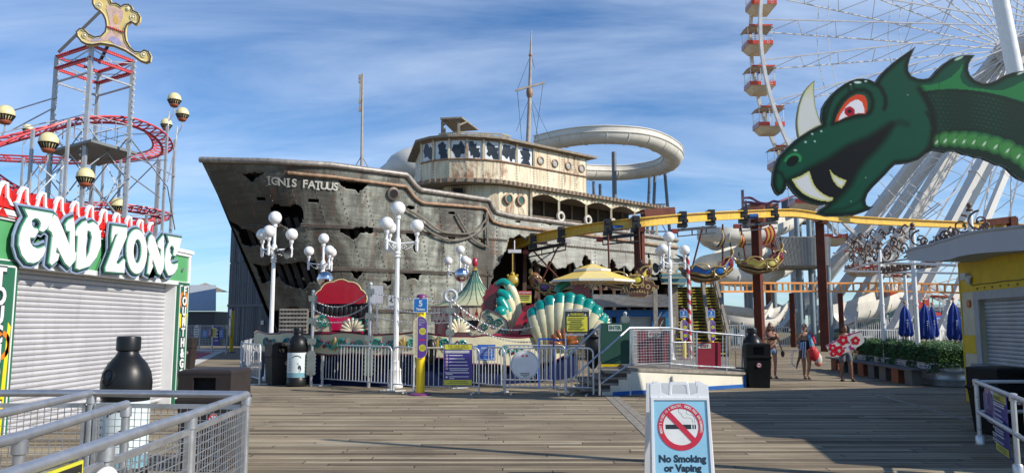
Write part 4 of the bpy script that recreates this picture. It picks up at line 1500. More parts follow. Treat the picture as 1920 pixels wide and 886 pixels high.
# signs on the nearest rail
def poster(name,label,M,w,h,bg,items,border=None,thick=0.008,group=None,cat='sign',rad=None):
 """flat printed sign; items: (text, size, x, y, colour[, maxw]) or ('rect', x, y, w, h, colour) or ('disc', x, y, r, colour)"""
 t = thing(name,label,cat,tuple(M.translation),group)
 m = MB(bg)
 if rad:
  m.prism([(rad*math.cos(2*PI*k/40),rad*math.sin(2*PI*k/40))for k in range(40)],M,-thick,0)
 else:
  m.prism([(-w/2,-h/2),(w/2,-h/2),(w/2,h/2),(-w/2,h/2)],M,-thick,0)
 m.build('sign_panel',VG,t)
 pr, tx = MB((1,1,1)), MB((1,1,1))
 lvl = 0.001
 for it in items:
  if it[0]=='rect':
   _, x, y, a, b2, c = it
   pr.col(c);pr.prism([(x-a/2,y-b2/2),(x+a/2,y-b2/2),(x+a/2,y+b2/2),(x-a/2,y+b2/2)],M,lvl,lvl+0.0015)
  elif it[0]=='disc':
   _, x, y, r, c = it
   pr.col(c);pr.prism([(x+r*math.cos(2*PI*k/24),y+r*math.sin(2*PI*k/24))for k in range(24)],M,lvl,lvl+0.0015)
  elif it[0]=='poly':
   _, P, c = it
   pr.col(c);pr.prism(P,M,lvl,lvl+0.0015)
  else:
   s_, size, x, y, c = it[:5]
   tx.col(c)
   tx.text(s_,size,M@Matrix.Translation((x,y,0.02)),ext=0.001,maxw=it[5]if len(it)>5 else None,bold=size*0.012)
  lvl+=0.0018
 if pr.v:pr.build('printed_area',VG,t)
 if tx.v:
 # lay the lettering just above the printed areas
  dz = 0.02-(lvl+0.002)
  nrm = M.to_3x3()@V((0,0,1))
  tx.v = [v-nrm*dz for v in tx.v]
  tx.build('lettering',VG,t)
 return t
YL, BK, PU, WH = (0.72,0.68,0.05), (0.02,0.02,0.02), (0.07,0.04,0.30), (0.8,0.8,0.8)
d = (D2-D3);d.z = 0;d.normalize()
nrm = V((d.y,-d.x,0))
nrm = -nrm if nrm.x<0 else nrm
qy = gp(118,872,ZR)
qd = D2+(D3-D2)*0.27
M = frame(V((qd.x,qd.y,0.80))+nrm*0.035,d*1,(0,0,1))
poster('warning_sign','black and yellow warning sign hung on the nearest galvanised rail',M,0.44,0.48,YL,[('rect',0,0,0.41,0.45,BK),('WARNING',0.11,0.0,0.15,YL,0.37),('rect',0,-0.08,0.38,0.24,YL)])
qd = D2+(D3-D2)*0.045
M = frame(V((qd.x,qd.y,0.77))+nrm*0.04,d,(0,0,1))
poster('round_sign','round white sign with red emblem hung on the nearest galvanised rail',M,0,0,WH,[('disc',0,0.085,0.03,(0.7,0.05,0.05)),('disc',0.03,0.08,0.02,(0.7,0.1,0.1)),('disc',-0.03,0.08,0.02,(0.7,0.1,0.1)),('rect',0,-0.12,0.14,0.012,BK)],rad=0.2)
# ================================================================ bottle-shaped and square bins
def bottle_bin(label,loc,rz=0.0):
 b = thing('bottle_bin',label,'bin',(0,0,0),'black bottle-shaped recycling bins')
 m = MB();m.lathe([(0.255,0),(0.265,0.03),(0.265,0.2),(0.25,0.22),(0.25,0.9),(0.265,0.93),(0.268,1.06),(0.25,1.16),(0.20,1.25),(0.14,1.31),(0.112,1.35),(0.108,1.38)],(0,0,0),32)
 m.build('body',BLACKP,b)
 m = MB();m.lathe([(0.115,1.37),(0.128,1.38),(0.128,1.50),(0.12,1.515),(0.02,1.52)],(0,0,0),48,flute=0.03);m.build('cap',BLACKP,b)
 m = MB();m.lathe([(0.257,0.24),(0.258,0.25),(0.258,0.87),(0.257,0.88)],(0,0,0),32)
 lb = m.build('label_band',mat('bottle_label',(0.62,0.70,0.70),0.35,0,0.05),b)
 m = MB((0.18,0.38,0.46));m.lathe([(0.2595,0.245),(0.2595,0.36)],(0,0,0),32);m.build('printed_sea',VG,lb)
 # printed heron and lettering curved onto the label
 def wrap(mb,pts):
  vs = []
  for x, z in pts:
   a = -PI/2+x/0.262
   vs.append(V((0.262*math.cos(a),0.262*math.sin(a),z)))
  mb._add(vs,[tuple(range(len(vs)))])
 m = MB((0.03,0.03,0.04))
 wrap(m,[(0.09,0.47),(0.11,0.45),(0.14,0.48),(0.17,0.40),(0.18,0.47),(0.16,0.54),(0.12,0.56),(0.095,0.52)])
 wrap(m,[(0.098,0.55),(0.105,0.56),(0.09,0.62),(0.05,0.60),(0.085,0.605)])
 wrap(m,[(0.12,0.36),(0.126,0.36),(0.130,0.46),(0.124,0.46)])
 wrap(m,[(0.145,0.36),(0.151,0.36),(0.152,0.45),(0.146,0.45)])
 for k in range(26):
  a = -0.9+1.8*k/25
  x, z = 0.05+0.15*math.sin(a), 0.66+0.14*math.cos(a)
  wrap(m,[(x-0.006,z-0.012),(x+0.004,z-0.012),(x+0.006,z+0.012),(x-0.004,z+0.012)])
 for k in range(5):
  wrap(m,[(-0.17,0.42+k*0.07),(-0.13,0.42+k*0.07),(-0.13,0.44+k*0.07),(-0.17,0.44+k*0.07)])
 m.build('printed_heron',VG,lb)
 # round opening on the shoulder
 P = V((0.0,-0.243,1.10));n = V((-0.35,-0.9,0.28)).normalized()
 P = V((-0.09,-0.225,1.12))
 M = n.to_track_quat('Z','Y').to_matrix()
 m = MB();m.lathe([(0.088,-0.03),(0.088,0.012),(0.078,0.02),(0.066,0.008),(0.062,-0.01)],P,28,M);m.build('opening_rim',BLACKP,b)
 m = MB();m.lathe([(0.06,0.0),(0.06,0.011)],P,24,M);m.build('opening',DARK,b)
 b.location = loc;b.rotation_euler.z = rz
 return b
q = gp(563,722)
bb = bottle_bin('black bottle-shaped bin beside the brown bin near the barrier',(q.x-0.03,q.y-0.25,0))
dup(bb,(pt(224,700,7.6).x,7.75,0),R(0),'large black bottle-shaped bin behind the mesh railing, before the shutter')
dup(bb,(pt(1408,700,20.6).x,20.4,0),R(-35),'black bottle-shaped bin behind the bin by the white ramp')
for o in COL.objects:
 if o.get('category')=='bin' and o.location.y<9:
  o.scale = (0.89,0.89,1.0)if 'bottle' in o['label']else(1,1,1)
def square_bin(label,loc,rz,mt,decal_dx=0.12):
 b = thing('litter_bin',label,'bin',(0,0,0),'square litter bins')
 def ring(w,d,z):return[V((-w/2,-d/2,z)),V((w/2,-d/2,z)),V((w/2,d/2,z)),V((-w/2,d/2,z))]
 def stack(mb,R_):
  vs = []
  for r_ in R_:vs+=r_
  fs = []
  for i in range(len(R_)-1):
   for k in range(4):
    l = (k+1)%4
    fs.append((i*4+k,i*4+l,(i+1)*4+l,(i+1)*4+k))
  fs.append((3,2,1,0));e = (len(R_)-1)*4;fs.append((e,e+1,e+2,e+3))
  mb._add(vs,fs)
 m = MB();stack(m,[ring(0.5,0.5,0),ring(0.52,0.52,0.02),ring(0.6,0.6,0.74),ring(0.64,0.64,0.75),ring(0.64,0.64,0.80),ring(0.6,0.6,0.81)]);o = m.build('body',mt,b)
 bv = o.modifiers.new('b','BEVEL');bv.width = 0.02;bv.segments = 2
 m = MB()
 m.box2((-0.30,-0.30,0.81),(-0.27,0.30,1.08));m.box2((0.27,-0.30,0.81),(0.30,0.30,1.08))
 m.box2((-0.268,-0.30,0.81),(0.268,0.30,0.85))
 m.box2((-0.268,-0.30,0.85),(-0.13,-0.275,1.08));m.box2((0.13,-0.30,0.85),(0.268,-0.275,1.08));m.box2((-0.13,-0.30,1.04),(0.13,-0.275,1.08))
 m.box2((-0.268,0.275,0.85),(0.268,0.30,1.08))
 stack(m,[ring(0.61,0.61,1.08),ring(0.60,0.60,1.11),ring(0.50,0.50,1.13)])
 m.build('hood',mt,b)
 m = MB()
 m.box2((-0.262,-0.2,0.86),(0.262,0.27,1.07));m.build('hood_inside',DARK,b)
 m = MB()
 for k in range(7):
  x = -0.2+k*0.066
 m = MB((0.75,0.75,0.75))
 M = frame(V((decal_dx,-0.299,0.58)),(1,0,0),(0,0.07,1))
 m.prism([(0.062*math.cos(2*PI*k/24),0.062*math.sin(2*PI*k/24))for k in range(24)],M,0,0.003)
 dc = m.build('no_smoking_decal',VG,b)
 m = MB((0.55,0.02,0.03))
 m.prism([[(0.06*math.cos(2*PI*k/24),0.06*math.sin(2*PI*k/24))for k in range(24)],[(0.048*math.cos(-2*PI*k/24),0.048*math.sin(-2*PI*k/24))for k in range(24)]],M,0.003,0.005)
 m.prism([(-0.042,0.034),(-0.034,0.042),(0.042,-0.034),(0.034,-0.042)],M,0.005,0.007)
 m.col((0.02,0.02,0.02));m.prism([(-0.036,-0.008),(0.036,-0.008),(0.036,0.008),(-0.036,0.008)],M,0.003,0.0045)
 m.build('decal_print',VG,dc)
 b.location = loc;b.rotation_euler.z = rz
 return b
q = gp(514,722)
sb1 = square_bin('dark brown square bin left of the black bottle bin',(q.x,q.y+0.35,0),R(36),BROWNP)
q = gp(1428,727)
sb2 = square_bin('black square bin with no-smoking sticker at the end of the white ramp',(q.x,q.y+0.3,0),R(-8),BINB,0.0)
q = pt(400,740,8.9)
s3 = dup(sb1,(q.x,8.95,0),R(-2),'brown square bin just behind the corner of the mesh railing')
s4 = dup(sb2,(pt(1887,740,11.5).x,11.6,0),R(8),'black square bin behind the railing beside the yellow kiosk')
s4.scale = (1.08,1.05,0.88)
sf = dup(sb1,(gp(347,690).x,gp(347,690).y,0),R(5),'brown bin half hidden behind the corner of the game booth')
# ================================================================ lamp posts
GLOBE = mat('opal_globe',(0.80,0.79,0.76),0.22,0,0.03,2,coat=0.4)
def lamp_post(label,loc,mt=WHITEG,rz=0.0,hz=1.0):
 l = thing('lamp_post',label,'lamp post',(0,0,0),'white five-globe lamp posts')
 m = MB()
 m.lathe([(0.19,0),(0.20,0.04),(0.20,0.1),(0.155,0.14),(0.145,0.42),(0.155,0.45),(0.12,0.5),(0.085,0.62),(0.10,0.66),(0.072,0.70)],(0,0,0),24)
 m.build('base',mt,l)
 m = MB();m.lathe([(0.070,0.68),(0.062,2.2),(0.055,3.35)],(0,0,0),24,flute=0.13,smooth=False)
 m.build('shaft',mt,l)
 m = MB();m.lathe([(0.055,3.34),(0.095,3.37),(0.06,3.42),(0.095,3.46),(0.062,3.52),(0.085,3.56),(0.085,3.82),(0.06,3.86),(0.045,3.9),(0.045,4.36),(0.07,4.38),(0.07,4.46)],(0,0,0),20)
 m.build('collar',mt,l)
 for k in range(3):
  a = k*2*PI/3
  dx_, dy_ = math.cos(a), math.sin(a)
  m = MB()
  m.tube([(0.06*dx_,0.06*dy_,3.72),(0.5*dx_,0.5*dy_,3.76)],0.024,8)
  m.tube([(0.5*dx_,0.5*dy_,3.6),(0.5*dx_,0.5*dy_,4.08)],0.03,8)
  m.lathe([(0.03,3.52),(0.045,3.58),(0.045,3.74),(0.06,3.78),(0.035,3.82),(0.035,3.92),(0.065,3.95),(0.065,4.02)],(0.5*dx_,0.5*dy_,0),12)
  sc = []
  for j in range(22):
   t = j/21
   an = t*2.6*PI
   rr_ = 0.075*(1-t*0.8)
   sc.append(((0.16+0.26*0+rr_*math.cos(an))*dx_,(0.16+rr_*math.cos(an))*dy_,3.63+rr_*math.sin(an)))
  m.tube(sc,0.010,5)
  m.tube([(0.2*dx_,0.2*dy_,3.56),(0.33*dx_,0.33*dy_,3.62),(0.47*dx_,0.47*dy_,3.74)],0.012,5)
  ar = m.build('arm',mt,l)
  m = MB();m.ball((0.5*dx_,0.5*dy_,4.19),0.178,24,16);m.build('globe',GLOBE,ar)
 m = MB();m.ball((0,0,4.65),0.19,24,16);m.build('globe',GLOBE,l)
 l.location = loc;l.rotation_euler.z = rz;l.scale = (1,1,hz)
 return l
q = gp(741,726)
lp = lamp_post('nearest white fluted lamp post, at the barrier beside the blue ticket sign',(q.x,q.y,0),rz=R(4))
def lamp_at(px,py_top,rz,label,Y):
 p = pt(px,py_top,Y)
 o = dup(lp,(p.x,Y,0),rz,label);o.scale = (1,1,p.z/4.65);return o
lamp_at(516,408,R(30),'white lamp post with a horn speaker standing behind the brown bin',22.2)
lamp_at(607,447,R(188),'white lamp post before the bow, just left of the red scallop canopy',27)
lamp_at(863,468,R(176),'small-looking distant white lamp post behind the green pointed tent roof',31.8)
lamp_at(1254,444,R(-6),'greyish lamp post with a horn speaker above the exit gate',25.3)
def speaker(p,rz,label):
 s_ = thing('horn_speaker',label,'speaker',p,'horn speakers on lamp posts')
 M = Matrix.Rotation(rz,3,'Z')@Matrix.Rotation(R(100),3,'Y')
 m = MB();m.lathe([(0.05,-0.22),(0.07,-0.2),(0.07,-0.1),(0.045,-0.08),(0.055,0.0),(0.10,0.12),(0.17,0.22),(0.175,0.23),(0.15,0.20),(0.05,0.05)],V(p),18,M)
 m.build('horn',mat('dark_grey_speaker',(0.05,0.055,0.06),0.4),s_)
 m = MB();m.box(V(p)+M@V((0,0,-0.2)),(0.06,0.06,0.2));m.build('bracket',BLACKP,s_)
speaker(pt(527,472,22.1),R(-20),'dark horn speaker on the lamp post behind the brown bin')
speaker(pt(1240,500,25.2),R(200),'dark horn speaker on the lamp post above the exit gate')
# ================================================================ crowd barriers
def barrier(label,a,b2,h=1.07,group='silver crowd barriers',n=None,mt=None,foot_=True,name='crowd_barrier'):
 a, b2 = V((a[0],a[1],0)), V((b2[0],b2[1],0))
 d = b2-a;L = d.length;d.normalize();nn = V((-d.y,d.x,0))
 t = thing(name,label,'barrier',tuple((a+b2)/2),group)
 mt = mt or mat('barrier_zinc',(0.60,0.61,0.62),0.35,0.3,0.1,5)
 rr_ = 0.12
 P = [a+V((0,0,0.02)),a+V((0,0,h-rr_))]
 for k in range(1,5):
  an = PI-PI/2*k/4
  P.append(a+d*(rr_+rr_*math.cos(an))+V((0,0,h-rr_+rr_*math.sin(an))))
 for k in range(0,5):
  an = PI/2-PI/2*k/4
  P.append(b2-d*(rr_-rr_*math.cos(an))+V((0,0,h-rr_+rr_*math.sin(an))))
 P.append(b2+V((0,0,0.02)))
 m = MB();m.tube(P,0.021,8);m.tube([a+V((0,0,0.18)),b2+V((0,0,0.18))],0.016,6)
 m.build('frame',mt,t)
 n = n or max(3,int(L/0.115))
 m = MB()
 for k in range(1,n):
  q = a+d*(L*k/n)
  m.tube([q+V((0,0,0.18)),q+V((0,0,h-0.01))],0.0105,5,cap=False)
 m.build('bars',mt,t)
 if foot_:
  for q in(a+d*0.15,b2-d*0.15):
   m = MB();m.bar(q-nn*0.25+V((0,0,0.02)),q+nn*0.25+V((0,0,0.02)),0.04,0.03);m.build('foot',mt,t)
 return t
def bar_px(label,p,q,**k):
 a, b2 = gp(*p), gp(*q)
 return barrier(label,a,b2,**k)
bar_px('crowd barrier end panel running back from the brown bin',(450,706),(456,702)if False else(470,690))
bar_px('white-looking crowd barrier left of the brown bin',(452,712),(486,722),n=13,mt=WHITE)
bar_px('crowd barrier behind the brown and bottle bins',(470,689),(600,700),n=26)
bar_px('crowd barrier between the bottle bin and the near lamp post',(605,722),(733,732))
bar_px('short crowd barrier left of the bottle bin gap',(585,716),(603,722))
bar_px('crowd barrier behind the blue ticket sign',(737,733),(777,737))
bar_px('crowd barrier carrying the purple safety sign',(775,738),(898,739))
bar_px('crowd barrier carrying the small blue notice',(856,727),(945,737))
bar_px('crowd barrier carrying the round white sign',(947,739),(1060,740))
bar_px('crowd barrier at the foot of the ramp steps',(1062,740),(1113,741))
bar_px('rear crowd barrier behind the round white sign',(940,724),(1060,726))
bar_px('rear crowd barrier behind the warning board',(1062,726),(1112,728))
# signs on the barriers
def face(px,py,Y):
 return frame(pt(px,py,Y),(1,0,0),(0,0,1))
def mpp(Y):return Y/FPX*1.0
Yb = gp(836,739).y-0.06
k = mpp(Yb)
items = [('rect',0,0.405,0.635,0.12,YL),('FOR YOUR SAFETY...',0.085,0.02,0.42,BK,0.5),('rect',0.02,0.375,0.45,0.012,(0.1,0.1,0.1)),('rect',0,-0.405,0.635,0.12,YL),('rect',0.0,-0.385,0.4,0.015,(0.1,0.1,0.1)),('rect',0.0,-0.42,0.5,0.01,(0.1,0.1,0.1)),('rect',-0.02,0.315,0.56,0.022,WH),('rect',-0.02,0.28,0.56,0.022,WH)]
for i, (w_,y)in enumerate(((0.32,0.215),(0.36,0.14),(0.42,0.065),(0.44,-0.01),(0.46,-0.085))):
 items+=[('disc',-0.26,y,0.026,WH),('disc',-0.26,y,0.015,(0.5,0.02,0.03)),('rect',-0.21+w_/2,y,w_,0.02,(0.75,0.75,0.8))]
items+=[('rect',0.02,-0.125,0.42,0.018,(0.75,0.75,0.8)),('rect',-0.02,-0.18,0.56,0.022,WH),('rect',-0.2,-0.215,0.16,0.02,WH),('disc',-0.26,-0.28,0.026,WH),('rect',0.02,-0.27,0.46,0.018,(0.75,0.75,0.8)),('rect',-0.14,-0.31,0.12,0.018,(0.75,0.75,0.8))]
def safety(label,M,sx=1.0):
 t = poster('safety_sign',label,M,0.66,0.96,PU,items,group='purple and yellow safety signs')
 return t
safety('purple and yellow FOR YOUR SAFETY sign on the middle crowd barrier',face(859,683,Yb-0.02))
poster('notice','small blue notice hung on a crowd barrier between two larger signs',face(912,660,gp(900,733).y-0.1),0.44,0.38,(0.05,0.16,0.55),[('rect',0,0.11,0.26,0.02,WH)]+[('rect',0,0.075-i*0.035,0.36-0.03*(i%3),0.008,(0.6,0.65,0.8))for i in range(5)]+[('rect',-0.03,-0.165,0.24,0.008,WH),('disc',0.17,-0.15,0.018,WH)])
ring_pts = lambda r:[(r*math.cos(2*PI*k/48),r*math.sin(2*PI*k/48))for k in range(48)]
rs = poster('round_sign','round white disc sign with red emblem on the crowd barrier',face(984,683,Yb-0.02),0,0,(0.82,0.82,0.82),[('disc',0,0,0.315,(0.12,0.12,0.12)),('disc',0,0,0.308,(0.84,0.84,0.84)),('poly',[(-0.09,0.2),(-0.05,0.235),(0,0.215),(0.05,0.235),(0.09,0.2),(0.05,0.175),(0,0.185),(-0.05,0.175)],(0.70,0.14,0.14)),('disc',0,0.205,0.022,(0.84,0.84,0.84)),('rect',0,-0.20,0.22,0.02,(0.15,0.15,0.15)),('rect',0,-0.235,0.20,0.014,(0.15,0.15,0.15)),('rect',0,-0.268,0.1,0.014,(0.15,0.15,0.15))],rad=0.335)
# yellow post with ticket sign and height gauge
def ticket_post(label,loc,rz=0.0,scale=1.0):
 t = thing('ticket_post',label,'sign post',(0,0,0),'yellow ticket posts')
 PUR = mat('purple_paint',(0.16,0.03,0.14),0.4)
 m = MB();m.lathe([(0.11,0),(0.25,0),(0.25,0.03),(0.2,0.05),(0.11,0.06)],(0,0,0),24);m.build('base_flange',PUR,t)
 m = MB();m.lathe([(0.10,0.03),(0.10,2.2)],(0,0,0),24);m.build('post',YELLOW,t)
 m = MB();m.lathe([(0.115,2.19),(0.12,2.2),(0.12,2.27),(0.09,2.31),(0.02,2.32)],(0,0,0),20);m.build('post_cap',PUR,t)
 M = frame((0,-0.115,2.06),(1,0,0),(0,0,1))
 m = MB(C_WHITE);m.prism([(-0.165,-0.165),(0.165,-0.165),(0.165,0.165),(-0.165,0.165)],M,-0.012,0)
 m.col((0.01,0.17,0.52));m.prism([(-0.15,-0.15),(0.15,-0.15),(0.15,0.15),(-0.15,0.15)],M,0,0.003)
 s_ = m.build('ticket_plate',VG,t)
 m = MB(C_WHITE);m.text('5',0.19,M@Matrix.Translation((0,0.035,0.005)),bold=0.005);m.text('Tickets',0.07,M@Matrix.Translation((0,-0.095,0.005)),bold=0.003,maxw=0.24);m.build('lettering',VG,s_)
 M = frame((0,-0.118,1.32),(1,0,0),(0,0,1))
 def pill(w,h):
  P = []
  for k in range(13):P.append((w/2*math.cos(PI*k/12),h/2-w/2+w/2*math.sin(PI*k/12)))
  for k in range(13):P.append((-w/2*math.cos(PI*k/12),-h/2+w/2-w/2*math.sin(PI*k/12)))
  return P
 m = MB((0.70,0.62,0.42));m.prism(pill(0.33,0.97),M,-0.012,0)
 g_ = m.build('height_gauge',VG,t)
 m = MB((0.13,0.05,0.33));m.prism([(x if x>-0.055 else-0.055,y)for x,y in pill(0.31,0.95)],M,0.001,0.003)
 for z_, r_ in((0.14,0.085),(-0.24,0.085)):
  m.col((0.65,0.62,0.05));m.prism([(0.055+r_*math.cos(PI/8+k*PI/4),z_+r_*math.sin(PI/8+k*PI/4))for k in range(8)],M,0.003,0.005)
  m.col((0.3,0.3,0.02))
  for j in range(3):m.prism([(0.0,z_-0.028+j*0.025),(0.11,z_-0.028+j*0.025),(0.11,z_-0.018+j*0.025),(0.0,z_-0.018+j*0.025)],M,0.005,0.006)
 m.col((0.6,0.02,0.08));m.prism([(-0.03,-0.07),(0.12,-0.08),(0.12,-0.055),(0.06,-0.035),(0.02,-0.04)],M,0.003,0.005)
 m.col((0.06,0.04,0.04))
 for j in range(26):
  w_ = 0.05 if j%5==0 else 0.028
  z_ = -0.38+j*0.03
  m.prism([(-0.075-w_,z_),(-0.075,z_),(-0.075,z_+0.006),(-0.075-w_,z_+0.006)],M,0.001,0.003)
 m.build('gauge_print',VG,g_)
 m = MB((0.62,0.60,0.66))
 for j, s2 in enumerate(('YOU','MUST','BE...')):m.text(s2,0.06,M@Matrix.Translation((-0.035,0.40-j*0.055,0.006)),align='LEFT',maxw=0.16)
 m.build('lettering',VG,g_)
 t.location = loc;t.rotation_euler.z = rz;t.scale = (scale,)*3
 return t
q = gp(788,740)
tp = ticket_post('yellow post with blue 5 Tickets plate before the middle crowd barrier',(q.x,q.y,0),R(-3))
q = gp(433,661)
o = dup(tp,(q.x,q.y,0),R(-50),'distant yellow post with blue plate before the dark ride building');o.scale = (1,1,1.08)
q = pt(1279,640,36)
for px, lab in((1282,'yellow and purple gauge post at the foot of the stairs, left'),(1334,'yellow gauge post with blue 5 plate at the foot of the stairs, right')):
 q = pt(px,640,35);dup(tp,(q.x,35,0),0,lab)
m = MB()
q = gp(806,738)
m.ball((q.x,q.y+0.1,0.98),(0.14,0.12,0.30),12,10);tag(m.build('bin_bag',BLACKP),'black bag hanging behind the yellow ticket post','bag','hanging black bags')
q = gp(1115,739)
m = MB();m.ball((q.x-0.02,q.y+0.12,1.05),(0.19,0.16,0.48),14,10)
m.lathe([(0.19,1.3),(0.21,1.32),(0.21,1.36),(0.19,1.38)],(q.x-0.02,q.y+0.12,0),16);tag(m.build('bin_bag',BLACKP),'tall black bag hanging at the ramp steps','bag','hanging black bags')
# far fence at the left with signs
a, b2, c = gp(344,650), gp(372,656), gp(420,664)
a = V((c.x-4.2,c.y+1.5,0))if False else gp(340,660)
t = thing('mesh_fence','grey chain-link fence panels with small signs beyond the booth','fence',tuple((a+c)/2))
m = MB()
for q in(gp(343,662),gp(373,662),gp(397,663),gp(424,663)):
 m.tube([q,q+V((0,0,1.55))],0.035,6)
qq = [gp(330,662),gp(424,663)]
for z_ in(0.15,1.5):m.tube([qq[0]+V((0,0,z_)),qq[1]+V((0,0,z_))],0.03,6)
m.build('fence_frame',GALV,t)
m = MB()
L = (qq[1]-qq[0]).length
for k in range(int(L/0.09)):
 p = qq[0].lerp(qq[1],k*0.09/L);m.bar(p+V((0,0.01,0.15)),p+V((0,0.01,1.5)),0.010)
for k in range(16):
 m.bar(qq[0]+V((0,0.01,0.15+k*0.09)),qq[1]+V((0,0.01,0.15+k*0.09)),0.010)
m.build('fence_mesh',GALV,t)
Yf = qq[1].y-0.1
for px, py, w_, h_, c, lab in((368,622,0.28,0.78,C_WHITE,'oval white sign at the left end of the far fence'),(384,625,0.3,0.4,(0.1,0.25,0.6),'blue notice beside the oval sign on the far fence'),(394,623,0.26,0.4,(0.25,0.15,0.3),'small dark notice on the far fence'),(401,623,0.28,0.5,(0.7,0.65,0.1),'yellow notice on the far fence'),(406,629,0.3,1.05,PU,'tall purple safety notice on the far fence'),(414,625,0.28,0.5,(0.03,0.15,0.55),'blue notice at the right end of the far fence')):
 M = face(px,py,Yf)
 t = thing('fence_sign',lab,'sign',tuple(M.translation),'small signs on the far fence')
 m = MB(c)
 if c is C_WHITE:m.prism([(w_/2*math.cos(2*PI*k/20),h_/2*math.sin(2*PI*k/20))for k in range(20)],M,-0.01,0)
 else:m.prism([(-w_/2,-h_/2),(w_/2,-h_/2),(w_/2,h_/2),(-w_/2,h_/2)],M,-0.01,0)
 m.build('sign_panel',VG,t)
 m = MB((0.1,0.1,0.1)if sum(c)>1.2 else(0.7,0.7,0.6))
 for j in range(4):m.prism([(-w_*0.3,h_*(0.25-j*0.17)),(w_*0.3,h_*(0.25-j*0.17)),(w_*0.3,h_*(0.3-j*0.17)),(-w_*0.3,h_*(0.3-j*0.17))],M,0.0,0.004)
 m.build('printed_lines',VG,t)
 # ================================================================ A-frame sign in the foreground
YA = 7.95
q = pt(1271,708,YA);zt = q.z
af = thing('sandwich_board','white folding sandwich board with light blue No Smoking or Vaping poster','sign',(q.x,YA+0.2,0),rz=R(-3))
def afpt(x,z):
 return V((0,0,0))
lean = R(5)
Hh = zt-0.06
Mf = frame((q.x,YA-0.13,0.0),(1,0,0),(0,math.sin(lean),math.cos(lean)))
Hp = Hh/math.cos(lean)
Wt, Wb = 0.298, 0.325
def wd(y):return Wb+(Wt-Wb)*y/Hp
PL = mat('white_moulded_plastic',(0.74,0.75,0.76),0.35,0,0.04,2,bmp=0.05)
m = MB()
ti = 0.11
out = [(-wd(0),0.02),(wd(0),0.02),(wd(Hp),Hp),(wd(Hp)-0.11,Hp+0.012),(wd(Hp)-0.115,Hp-0.085),(0.11,Hp-0.11),(-0.11,Hp-0.11),(-wd(Hp)+0.115,Hp-0.085),(-wd(Hp)+0.11,Hp+0.012),(-wd(Hp),Hp)]
m.prism(out,Mf,-0.035,0.006)
e = 0.032
yt, yb = Hp-0.16, 0.12
m.prism([[(-wd(yb)+0.008,yb-e),(wd(yb)-0.008,yb-e),(wd(yt)-0.004,yt+e),(-wd(yt)+0.004,yt+e)],[(-wd(yb)+e+0.01,yb),(-wd(yt)+e,yt),(wd(yt)-e,yt),(wd(yb)-e-0.01,yb)]],Mf,0.006,0.020)
o = m.build('front_panel',PL,af)
bv = o.modifiers.new('b','BEVEL');bv.width = 0.004;bv.segments = 2;bv.limit_method = 'ANGLE'
m = MB()
Mb = frame((q.x,YA+0.27,0.0),(1,0,0),(0,-math.sin(lean),math.cos(lean)))
m.prism(out[:4]+out[-2:]if False else[(-wd(0),0.02),(wd(0),0.02),(wd(Hp),Hp),(-wd(Hp),Hp)],Mb,0.0,0.03)
m.build('rear_panel',PL,af)
m = MB()
hp = [(-0.11,-0.002),(-0.10,0.115),(-0.085,0.135),(0.085,0.135),(0.10,0.115),(0.11,-0.002)]
hi = [(-0.078,0.012),(-0.07,0.09),(-0.055,0.103),(0.055,0.103),(0.07,0.09),(0.078,0.012)]
m.prism([[(x,y+Hp-0.11)for x,y in hp],[(x,y+Hp-0.11)for x,y in reversed(hi)]],Mf,-0.03,0.004)
o = m.build('handle',PL,af)
bv = o.modifiers.new('b','BEVEL');bv.width = 0.006;bv.segments = 2;bv.limit_method = 'ANGLE'
m = MB()
for x in(-0.24,0.20):
 m.box(Mf@V((x,Hp+0.005,-0.01)),(0.05,0.05,0.03),m=Mf.to_3x3())
for x in(-0.2,0.2):
 m.lathe([(0.010,0),(0.010,0.005),(0.002,0.007)],Mf@V((x,Hp-0.125,0.006)),10,Mf.to_3x3())
m.build('hinge',PL,af)
m = MB((0.30,0.60,0.78))
m.prism([(-wd(yb)+e+0.012,yb+0.002),(wd(yb)-e-0.012,yb+0.002),(wd(yt)-e-0.002,yt-0.002),(-wd(yt)+e+0.002,yt-0.002)],Mf,0.006,0.009)
ps = m.build('poster',VG,af)
cy_ = yt-0.262
Mc = Mf@Matrix.Translation((0.0,cy_,0))
def cir(r,n=64,rev=False):
 P = [(r*math.cos(2*PI*k/n),r*math.sin(2*PI*k/n))for k in range(n)]
 return P[::-1]if rev else P
RD = (0.60,0.015,0.05)
ro, ri = 0.232, 0.18
m = MB(C_WHITE);m.prism(cir(ri+0.003),Mc,0.0092,0.0102)
m.col((0.015,0.02,0.03));m.prism([(-0.155,-0.022),(0.105,-0.022),(0.105,0.022),(-0.155,0.022)],Mc,0.0105,0.0115)
for x in(0.117,0.140):m.prism([(x,-0.022),(x+0.013,-0.022),(x+0.013,0.022),(x,0.022)],Mc,0.0105,0.0115)
sm = [(0.125,0.035),(0.115,0.075),(0.075,0.09),(0.045,0.085),(0.02,0.10),(0.01,0.125),(-0.015,0.145),(-0.01,0.185),(0.02,0.19)]
sm2 = [(0.145,0.035),(0.14,0.09),(0.12,0.115),(0.085,0.12),(0.06,0.135),(0.065,0.165),(0.04,0.19),(0.02,0.19)]
for P in(sm,sm2):
 PP = [tuple(v)[:2]for v in spline([V((a,b2,0))for a,b2 in P],5)]
 m.prism(stroke(PP,0.0022),Mc,0.0105,0.0112)
m.col(RD);m.prism([cir(ro),cir(ri,rev=True)],Mc,0.012,0.0135)
c45 = math.sqrt(0.5)
m.prism([(-ri*c45-0.018,ri*c45-0.012),(-ri*c45+0.022,ri*c45+0.022),(ri*c45+0.018,-ri*c45+0.012),(ri*c45-0.022,-ri*c45-0.022)],Mc,0.0120,0.0133)
m.build('no_smoking_symbol',VG,ps)
m = MB(C_WHITE)
